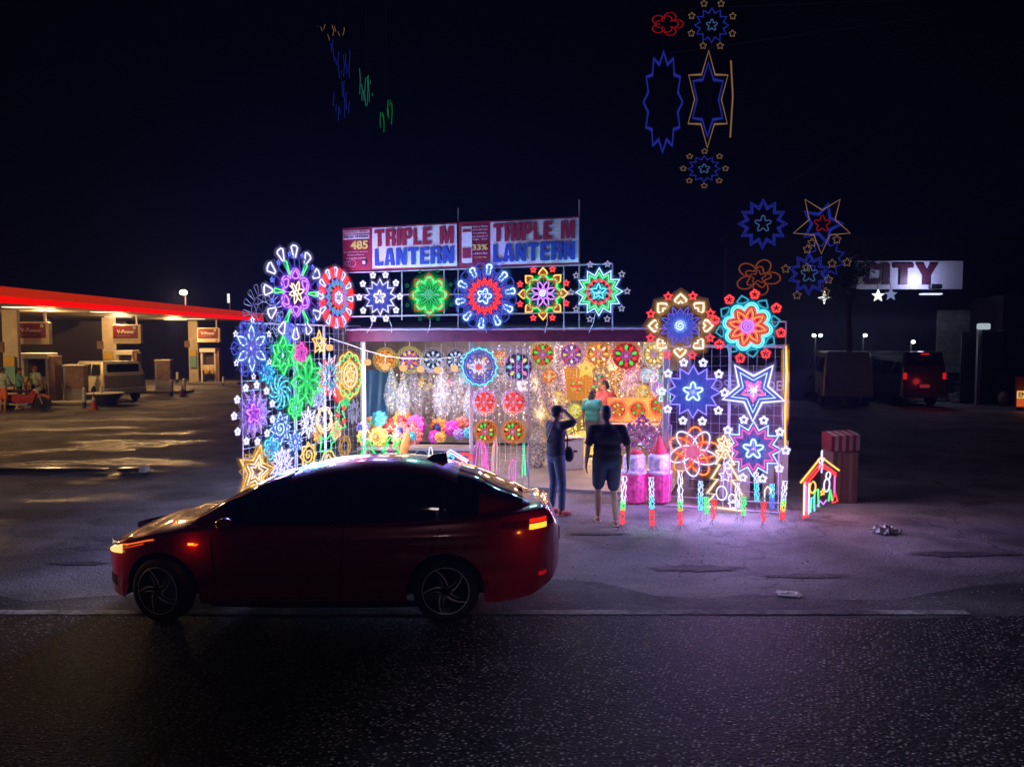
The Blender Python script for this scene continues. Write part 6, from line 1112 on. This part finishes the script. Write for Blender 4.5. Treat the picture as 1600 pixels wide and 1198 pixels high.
for s in (-1, 1):
    for q in ((-.98, .30, -1.02, .84), (.20, .25, .22, .90), (.22, .25, -.9, .25), (.30, .26, .80, .26), (.80, .27, 1.02, .62), (1.02, .62, 1.14, .92)): seam(*q, s=s)
    hx = ((-.02, .80), (.98, .83))
    for x, z in hx:
        b = MB(); b.tube([(x - .10, s * (yside(x, z) + .004), z), (x - .06, s * (yside(x, z) + .03), z + .003), (x + .06, s * (yside(x, z) + .03), z + .004), (x + .09, s * (yside(x, z) + .004), z + .002)], .011, 6); b.build('door_handle', M_RED, car)
    b = MB(); b.ball((-.86, s * .95, .985), (.085, .085, .055), 0, 14, 9); mr = b.build('wing_mirror', M_RED, car, True); b = MB(); b.tube([(-.84, s * .83, .93), (-.86, s * .92, .96)], .022, 6); b.build('mirror_arm', M_TRIM, mr)
    b = MB(); b.box((-.02, s * .82, .185), (2.05, .07, .07), bev=.02); b.build('side_skirt', M_TRIM, car)
    hm = [emit('headlamp_amber', (1, .33, .05), 1.0), emit('headlamp_core', (1, .60, .20), 1.3), mat('lamp_black', (.02, .012, .01), .1)]
    if s < 0:
        patch('headlight', lambda x: (.60 + .27 * (x + 2.2), .685 + .22 * (x + 2.2)), -2.17, -1.60, mat('lamp_red_glow', (.25, .03, .01), .15), s, .004)
        patch('headlight_strip', lambda x: (.662 + .235 * (x + 2.2) , .682 + .24 * (x + 2.2)), -2.12, -1.58, emit('headlamp_line', (1, .16, .015), 1.1), s, .012)
        patch('headlight_strip', lambda x: (.612 + .28 * (x + 2.2), .622 + .285 * (x + 2.2)), -2.08, -1.68, emit('headlamp_line_dim', (1, .08, .01), .6), s, .012)
        patch('headlight_lens', lambda x: (.615 + .12 * (x + 2.2), .680 + .22 * (x + 2.2)), -2.17, -1.93, emit('headlamp_core', (1, .5, .12), 1.25), s, .014)
        patch('side_marker', lambda x: (.765, .785), -1.235, -1.175, emit('marker_amber', (1, .25, .01), 2.5), s, .012, 4, 2)
        patch('tail_light', lambda x: (.90 - .05 * (x - 1.65), .945 + .04 * (x - 1.65)), 1.72, 2.245, mat('tail_lens_dark', (.12, .004, .006), .1), s, .006)
        patch('tail_light_lit', lambda x: (.925, .965), 1.99, 2.16, emit('tail_red_lit', (1, .02, .005), .9), s, .012, 8, 3)
        patch('tail_indicator', lambda x: (.865, .915), 1.99, 2.16, emit('tail_amber_lit', (1, .42, .03), 1.9), s, .014, 8, 3)
        patch('bumper_reflector', lambda x: (.40, .44), 2.08, 2.16, emit('reflector_red', (.8, .01, .01), .35), s, .008, 4, 2)
        patch('fog_recess', lambda x: (.30, .40), -2.2, -2.05, M_TRIM, s, .005, 6, 3); patch('front_reflector', lambda x: (.30, .46), -2.238, -2.215, emit('front_red_glow', (.9, .03, .01), .3), s, .006, 4, 3)
    else:
        patch('headlight', lambda x: (.60 + .27 * (x + 2.2), .685 + .22 * (x + 2.2)), -2.17, -1.60, mat('lamp_red_glow'), s, .004); patch('tail_light', lambda x: (.89, .96), 1.72, 2.245, mat('tail_lens_dark'), s, .006)
lamp(car, (-2.25, -.80, .68), (1, .4, .1), 1.2, .05, 'indicator_glow'); lamp(car, (2.12, -.92, .88), (1, .35, .05), .7, .03, 'indicator_glow'); lamp(car, (-1.2, -.93, .775), (1, .3, .03), .25, .02, 'indicator_glow')
lamp(car, (-2.55, -.4, .62), (1, .85, .65), 5, .06, 'headlamp_light')
b = MB(); b.prism([(.92, 1.452), (1.0, 1.50), (1.13, 1.515), (1.15, 1.41)], -.02, .02); b.build('roof_fin', mat('fin_blue_black', (.02, .03, .08), .25, coat=1), car)
b = MB(); b.box((2.305, 0, .72), (.012, .45, .13)); b.build('number_plate', M_WHT, car)
# wheels with five twisted machined spokes
M_RIMD = mat('rim_gloss_black', (.012, .012, .013), .2, coat=.5); M_RIMS = mat('machined_edge', (.85, .84, .83), .4, .25)
def alloy(loc, steer):
    r, w = WR, .2; b = MB(); b.lathe((0, 0, 0), [(r * .68, -w / 2 + .01), (r * .74, -w / 2), (r * .93, -w / 2 + .006), (r, -w * .32), (r, w * .32), (r * .9, w / 2), (r * .66, w / 2)], 48, axis='Y')
    t = b.build('wheel', M_RUB, car, True, loc); t.rotation_euler.z = steer
    b = MB(); b.lathe((0, -w * .45, 0), [(r * .66, .12), (r * .69, .0), (r * .715, -.008)], 48, axis='Y'); b.lathe((0, .02, 0), [(0, -.01), (r * .67, -.005), (r * .67, .01)], 32, axis='Y'); b.build('rim', M_RIMD, t, True)
    b = MB(); b.tube([(r * .705 * math.cos(a), -w * .47, r * .705 * math.sin(a)) for a in np.arange(48) * PI / 24], .006, 5, True); b.build('rim_edge', M_RIMS, t, True)
    for k in range(5):
        a0 = 2 * PI * k / 5 + .4; b = MB(); pts = [(.14, 0, .024), (.3, .10, .020), (.48, .27, .018), (.70, .46, .020)]; V = []
        for rr, da, hw in pts:
            for sg in (-1, 1):
                a = a0 + da; cx_, cz_ = r * rr * math.cos(a), r * rr * math.sin(a); tx, tz = -math.sin(a + .35), math.cos(a + .35)
                V += [(cx_ + tx * hw * sg, -w * .44 - .010 * (1 - rr), cz_ + tz * hw * sg), (cx_ + tx * hw * sg * .8, -w * .30, cz_ + tz * hw * sg * .8)]
        Fs = []
        for i in range(3): o_ = 4 * i; Fs += [(o_, o_ + 4, o_ + 6, o_ + 2), (o_ + 1, o_ + 5, o_ + 4, o_), (o_ + 2, o_ + 6, o_ + 7, o_ + 3)]
        b.add(V, Fs); sp_ = b.build('spoke', M_RIMD, t); b = MB()
        b.tube([((V[4 * i][0]), V[4 * i][1] - .002, V[4 * i][2]) for i in range(4)], [.009, .008, .007, .006], 5); b.tube([((V[4 * i + 2][0]), V[4 * i + 2][1] - .002, V[4 * i + 2][2]) for i in range(4)], [.004] * 4, 4); b.build('machined_edge', M_RIMS, sp_)
    b = MB(); b.lathe((0, -w * .45, 0), [(0, -.012), (.032, -.012), (.045, 0), (.045, .04)], 20, axis='Y'); b.build('hub_cap', M_RIMD, t, True)
    b = MB(); [b.ball((.06 * math.cos(a), -w * .43, .06 * math.sin(a)), .008, 0, 6, 4) for a in np.arange(5) * 2 * PI / 5]; b.build('wheel_nut', M_RIMS, t)
    return t
for c in WX:
    st = -.30 if c < 0 else 0
    alloy((c, -HW + .115, WR), st); o = alloy((c, HW - .115, WR), PI + st)
# ------------------------------------------------------------------ people: one voxel-welded body each, clothes and hair as children
def cap(b, p0, p1, r0, r1, sq=1.0, n=12):
    p0, p1 = Vector(p0), Vector(p1); pts = [p0.lerp(p1, u) for u in (0, .25, .5, .75, 1)]; b.tube(pts, [r0 + (r1 - r0) * u for u in (0, .25, .5, .75, 1)], n); b.ball(p0, r0 * .99, 0, n, 8); b.ball(p1, r1 * .99, 0, n, 8)
def weld(b, name, m, parent, vox=.011, smooth=4):
    o = b.build(name, m, parent, True); r = o.modifiers.new('weld', 'REMESH'); r.mode = 'VOXEL'; r.voxel_size = vox; r.use_smooth_shade = True
    if smooth: s = o.modifiers.new('relax', 'SMOOTH'); s.iterations = smooth; s.factor = .5
    return o
BASE = dict(pelvis=(0, 0, .95), waist=(0, 0, 1.08), chest=(0, 0, 1.27), neck=(0, 0, 1.44), head=(0, .015, 1.585), shl=(-.185, 0, 1.39), shr=(.185, 0, 1.39), ell=(-.25, -.02, 1.12), elr=(.25, -.02, 1.12), wrl=(-.27, .03, .88), wrr=(.27, .03, .88),
            hil=(-.09, 0, .92), hir=(.09, 0, .92), knl=(-.105, .02, .50), knr=(.105, .02, .50), anl=(-.11, -.02, .085), anr=(.11, -.02, .085))
SK = mat('skin_brown', (.36, .19, .12), .55)
def person(label, loc, yaw, H, joints, top, bottom, shoes, hair, sleeves='short', shorts=False, stout=1.0, curl=.5, hand_l=(0, 0, -1), hand_r=(0, 0, -1), head_yaw=0.0, longhair=False, capm=None, vest=None, group=None):
    """figure faces local +Y, left is -X"""
    J = {k: Vector(v) for k, v in BASE.items()}; J.update({k: Vector(v) for k, v in joints.items()}); s = H / 1.70
    t = thing('person', label, 'person', loc, yaw, group); t.scale = (s, s, s); q = stout
    b = MB(); hd = J['head']
    b.ball(hd + Vector((0, 0, .015)), (.075, .094, .108), 0, 20, 14); hm = Matrix.Rotation(head_yaw, 3, 'Z'); f = hm @ Vector((0, 1, 0)); sd = hm @ Vector((1, 0, 0))
    b.ball(hd + f * .045 + Vector((0, 0, -.055)), (.052, .055, .05), 0, 14, 10); b.ball(hd + f * .10 + Vector((0, 0, -.012)), (.013, .019, .022), 0, 8, 6); b.ball(hd + f * .092 + Vector((0, 0, -.058)), (.022, .012, .009), 0, 8, 6); b.ball(hd + f * .082 + Vector((0, 0, .028)), (.045, .015, .012), 0, 8, 6)
    for e in (-1, 1): b.ball(hd + sd * e * .078 - f * .005 + Vector((0, 0, -.005)), (.012, .02, .03), 0, 8, 6)
    cap(b, J['neck'] - Vector((0, 0, .04)), hd - Vector((0, 0, .06)), .056, .054)
    b.ball(J['chest'], (.165 * q, .105 * q, .17), 0, 18, 12); b.ball(J['waist'], (.135 * q, .10 * q, .15), 0, 18, 12); b.ball(J['pelvis'], (.155 * q, .11 * q, .13), 0, 18, 12); cap(b, J['shl'], J['shr'], .062, .062); cap(b, J['chest'] + Vector((0, 0, .06)), J['neck'], .11, .062)
    for d in 'lr':
        hv = Vector(hand_l if d == 'l' else hand_r).normalized(); e_ = -1 if d == 'l' else 1
        cap(b, J['sh' + d], J['el' + d], .052, .040); cap(b, J['el' + d], J['wr' + d], .040, .026); w = J['wr' + d]; sdv = Vector((0, 1, 0)) if abs(hv.y) < .8 else Vector((1, 0, 0)); sdv = (sdv - hv * sdv.dot(hv)).normalized(); nv = hv.cross(sdv)
        pl = w + hv * .045; b.ball(pl, tuple(.022 + .024 * abs(hv[i]) + .012 * abs(sdv[i]) for i in range(3)), 0, 12, 9); inw = nv if nv.x * e_ < 0 else -nv
        for k in range(4):
            base = w + hv * (.082 - .004 * abs(k - 1.3)) + sdv * (.030 - .020 * k); Lf = (.036, .042, .039, .030)[k]; k1 = base + (hv + inw * curl * .4).normalized() * Lf; k2 = k1 + (hv * (1 - curl * .6) + inw * curl).normalized() * Lf * .8
            cap(b, base, k1, .0105, .0095, n=6); cap(b, k1, k2, .0095, .0085, n=6)
        th = w + hv * .03 + sdv * .026; t1 = th + (hv * .6 + sdv * .8).normalized() * .035; cap(b, th, t1, .013, .011, n=6); cap(b, t1, t1 + (hv + inw * .4).normalized() * .028, .011, .009, n=6)
        cap(b, J['hi' + d], J['kn' + d], .082 * q, .052); cap(b, J['kn' + d] - Vector((0, 0, .01)), J['an' + d].lerp(J['kn' + d], .62) - Vector((0, .012, 0)), .050, .052); cap(b, J['an' + d].lerp(J['kn' + d], .62) - Vector((0, .012, 0)), J['an' + d], .052, .034)
        a = J['an' + d]; b.ball(a + Vector((0, -.02, -.04)), (.033, .042, .038), 0, 12, 8); b.ball(a + Vector((0, .07, -.052)), (.04, .095, .026), 0, 14, 8)
    weld(b, 'body', SK, t)
    for e in (-1, 1): MB().ball(hd + f * .088 + sd * e * .03 + Vector((0, 0, .01)), (.011, .007, .006), 0, 8, 6).build('eye', mat('eye_dark', (.03, .02, .02), .2), t)
    g = .013; b = MB()    # top
    b.ball(J['chest'], (.178 * q + g, .118 * q + g, .18), 0, 20, 12); b.ball(J['waist'], (.155 * q + g, .117 * q + g, .17), 0, 20, 12); b.ball(J['pelvis'] + Vector((0, 0, .02)), (.165 * q + g, .12 * q + g, .13), 0, 20, 12); cap(b, J['shl'], J['shr'], .070, .070); cap(b, J['chest'] + Vector((0, 0, .08)), J['neck'] - Vector((0, 0, .03)), .125, .07)
    for d in 'lr':
        S_, E_, W_2 = J['sh' + d], J['el' + d], J['wr' + d]; cap(b, S_, S_.lerp(E_, .72 if sleeves == 'short' else 1), .068, .064 if sleeves == 'short' else .052)
        if sleeves == 'long': cap(b, E_, E_.lerp(W_2, .92), .050, .036)
    weld(b, 'shirt', top, t, .012, 3)
    b = MB(); b.ball(J['pelvis'] - Vector((0, 0, .02)), (.170 * q, .124 * q, .125), 0, 20, 12)
    for d in 'lr':
        h_, k_, a_ = J['hi' + d], J['kn' + d], J['an' + d]
        if shorts: cap(b, h_, h_.lerp(k_, .86), .10 * q, .092)
        else: cap(b, h_, k_, .097 * q, .068); cap(b, k_, a_.lerp(k_, .1), .068, .055)
    weld(b, 'shorts' if shorts else 'trousers', bottom, t, .012, 3)
    for d in 'lr':
        a = J['an' + d]; b = MB()
        if shoes[0] == 'shoe': b.ball(a + Vector((0, -.015, -.035)), (.042, .052, .048), 0, 14, 8); b.ball(a + Vector((0, .075, -.05)), (.048, .105, .034), 0, 16, 8); b.box(a + Vector((0, .035, -.076)), (.085, .25, .02), bev=.006); weld(b, 'shoe', shoes[1], t, .008, 2)
        else: b.box(a + Vector((0, .035, -.079)), (.09, .26, .016), bev=.006); b.tube([a + Vector((-.035, .02, -.065)), a + Vector((0, .10, -.028)), a + Vector((.035, .02, -.065))], .006, 5); b.build('flip_flop', shoes[1], t)
    b = MB(); b.ball(hd - f * .014 + Vector((0, 0, .032)), (.084, .098, .105), 0, 20, 14)
    if longhair: b.ball(hd - f * .05 + Vector((0, 0, -.10)), (.085, .06, .17), 0, 16, 12)
    else: b.ball(hd - f * .045 + Vector((0, 0, -.02)), (.073, .06, .07), 0, 16, 10)
    if capm is None or longhair: weld(b, 'hair', hair, t, .010, 2)
    else:
        b = MB(); b.ball(hd - f * .005 + Vector((0, 0, .05)), (.088, .102, .085), 0, 20, 12); b.ball(hd + f * .105 + Vector((0, 0, .052)), (.06, .07, .012), 0, 14, 6); weld(b, 'cap', capm, t, .009, 2)
        b = MB(); b.ball(hd - f * .03 + Vector((0, 0, -.005)), (.078, .075, .06), 0, 16, 10); weld(b, 'hair', hair, t, .010, 2)
    if vest:
        b = MB()
        for e in (-1, 1): b.box(J['chest'] + Vector((e * .09, .13 * q, -.02)), (.05, .02, .36)); b.box(J['chest'] + Vector((e * .09, -.13 * q, -.02)), (.05, .02, .36))
        b.box(J['waist'] + Vector((0, .13 * q, -.02)), (.3, .02, .05)); b.box(J['waist'] + Vector((0, -.13 * q, -.02)), (.3, .02, .05)); b.build('reflective_strip', vest, t)
    return t
HB = mat('hair_black', (.012, .010, .010), .5); T_NAVY = mat('navy_tee', (.018, .022, .05), .85); T_BLK = mat('charcoal_tee', (.016, .016, .022), .9); JN = mat('blue_jeans', (.07, .11, .2), .85, noise=.3, scale=30)
# walking man seen from behind
g = G(948, 818)
person('man in a charcoal tee and dark shorts walking into the shop in flip-flops', (g.x, g.y, 0), R(3), 1.72, dict(shl=(-.215, 0, 1.38), shr=(.215, 0, 1.38), ell=(-.285, -.03, 1.12), elr=(.30, -.05, 1.12), wrl=(-.30, .04, .88), wrr=(.31, .02, .87), hil=(-.095, 0, .92), hir=(.095, 0, .92), knl=(-.11, .12, .52), anl=(-.10, .16, .085), knr=(.10, .03, .50), anr=(.105, -.12, .09), head=(-.02, .02, 1.595)),
       T_BLK, mat('dark_shorts', (.02, .025, .06), .85), ('flip', mat('tan_sandal', (.35, .25, .18), .6)), HB, shorts=True, stout=1.26)
g = G(868, 803)
m1 = person('man in a navy tee, jeans and black cap scratching his head with phone in hand', (g.x, g.y, 0), R(-62), 1.68, dict(shl=(-.185, 0, 1.38), shr=(.185, 0, 1.40), ell=(-.23, .06, 1.12), wrl=(-.10, .27, 1.14), elr=(.30, .16, 1.47), wrr=(.13, .08, 1.63), knl=(-.10, .03, .5), anl=(-.10, -.02, .085), knr=(.11, .05, .5), anr=(.12, .04, .085), head=(0, .03, 1.58)),
       T_NAVY, JN, ('shoe', mat('red_shoe', (.45, .08, .05), .5)), HB, hand_l=(.4, .9, .05), hand_r=(-.9, -.2, .25), capm=mat('black_cap', (.012, .012, .016), .8), stout=1.06)
b = MB(); b.box((.02, .37, 1.17), (.08, .15, .012), bev=.004); ph = b.build('phone', M_BLACK); ph.location = m1.location; ph.rotation_euler = m1.rotation_euler; ph.scale = m1.scale; tag(ph, 'black phone held in the hand of the man in the cap', 'phone')
bag = thing('shoulder_bag', 'black shoulder bag on the hip of the man in the cap', 'bag', (g.x, g.y, 0), R(-62)); b = MB(); b.ball((.06, .2, .93), (.11, .07, .125), 0, 14, 10); b.build('pouch', M_BLACK, bag, True); MB().tube([(.06, .17, 1.04), (.12, .14, 1.2), (.15, .02, 1.46), (.08, -.1, 1.4), (0, -.15, 1.15), (.0, -.02, 1.0)], .012, 5).build('strap', M_BLACK, bag)
q = P(926, 600, 17.2)
person('woman in a loose teal top with long dark hair facing the man in pink', (q.x, 17.2, .05), R(-35), 1.55, dict(elr=(.24, .08, 1.12), wrr=(.2, .25, 1.05)), mat('teal_top', (.03, .26, .28), .8), mat('grey_trousers', (.08, .09, .1), .8), ('shoe', M_BLACK), HB, longhair=True, stout=1.16, head_yaw=-.3)
q = P(946, 600, 17.8)
m3 = person('man in a pink shirt with short dark hair and a black side bag', (q.x, 17.8, .05), R(22), 1.70, dict(ell=(-.29, .05, 1.12), wrl=(-.32, .25, 1.05), elr=(.27, .0, 1.12), head=(0, .03, 1.585)), mat('pink_shirt', (.75, .16, .16), .8), JN, ('shoe', M_BLACK), HB, head_yaw=.9, stout=1.2)
bag = thing('shoulder_bag', 'black side bag hanging from the man in pink', 'bag', (q.x, 17.8, .05), R(22)); b = MB(); b.ball((.30, -.06, .98), (.13, .09, .17), 0, 14, 10); b.build('pouch', M_BLACK, bag, True); MB().tube([(.30, -.05, 1.12), (.26, -.08, 1.3), (.13, -.13, 1.47), (.09, 0, 1.5)], .014, 5).build('strap', M_BLACK, bag)
SW = ('shoe', mat('plain_shoe', (.2, .12, .1), .6))
g = G(8, 644); person('rider in orange shorts standing beside the motorcycle', (g.x, g.y - .1, 0), R(-20), 1.66, dict(ell=(-.24, .1, 1.14), wrl=(-.2, .3, 1.0), elr=(.24, .12, 1.14), wrr=(.18, .32, 1.0)), mat('greenish_shirt', (.25, .32, .28), .8), mat('orange_shorts', (.6, .14, .04), .8), SW, HB, shorts=True, capm=mat('dark_cap', (.02, .025, .03), .8))
g = G(34, 640); person('station attendant in a yellow green striped vest and red cap', (g.x, g.y + .9, 0), R(170), 1.62, dict(elr=(.24, .1, 1.14), wrr=(.15, .28, 1.05)), mat('grey_uniform', (.4, .42, .38), .8), mat('dark_trousers', (.04, .04, .05), .8), SW, HB, capm=mat('red_cap', (.4, .04, .03), .7), vest=mat('vest_lime', (.45, .75, .05), .6))
g = G(18, 641); person('second rider in a dark helmet-like cap leaning on the motorcycle', (g.x, g.y + .5, 0), R(-60), 1.6, dict(wrr=(.2, .3, 1.0), elr=(.24, .15, 1.14)), mat('teal_shirt', (.1, .3, .32), .8), mat('dark_trousers'), SW, HB, capm=mat('dark_cap'), vest=mat('vest_lime'))

# ------------------------------------------------------------------ night air: thin haze that carries the glow of the lanterns
hz = MB(); hz.box((0, 44, 5.5), (120, 92, 13)); o = hz.build('haze', None); o.data.materials.clear()
hm = bpy.data.materials.new('night_haze'); hm.use_nodes = True; hn = hm.node_tree; hn.nodes.clear(); ho = hn.nodes.new('ShaderNodeOutputMaterial'); hv = hn.nodes.new('ShaderNodeVolumePrincipled')
hv.inputs['Color'].default_value = (.22, .32, 1, 1); hv.inputs['Density'].default_value = HAZE; hv.inputs['Anisotropy'].default_value = .62; hn.links.new(hv.outputs[0], ho.inputs['Volume']); o.data.materials.append(hm); o['kind'] = 'stuff'
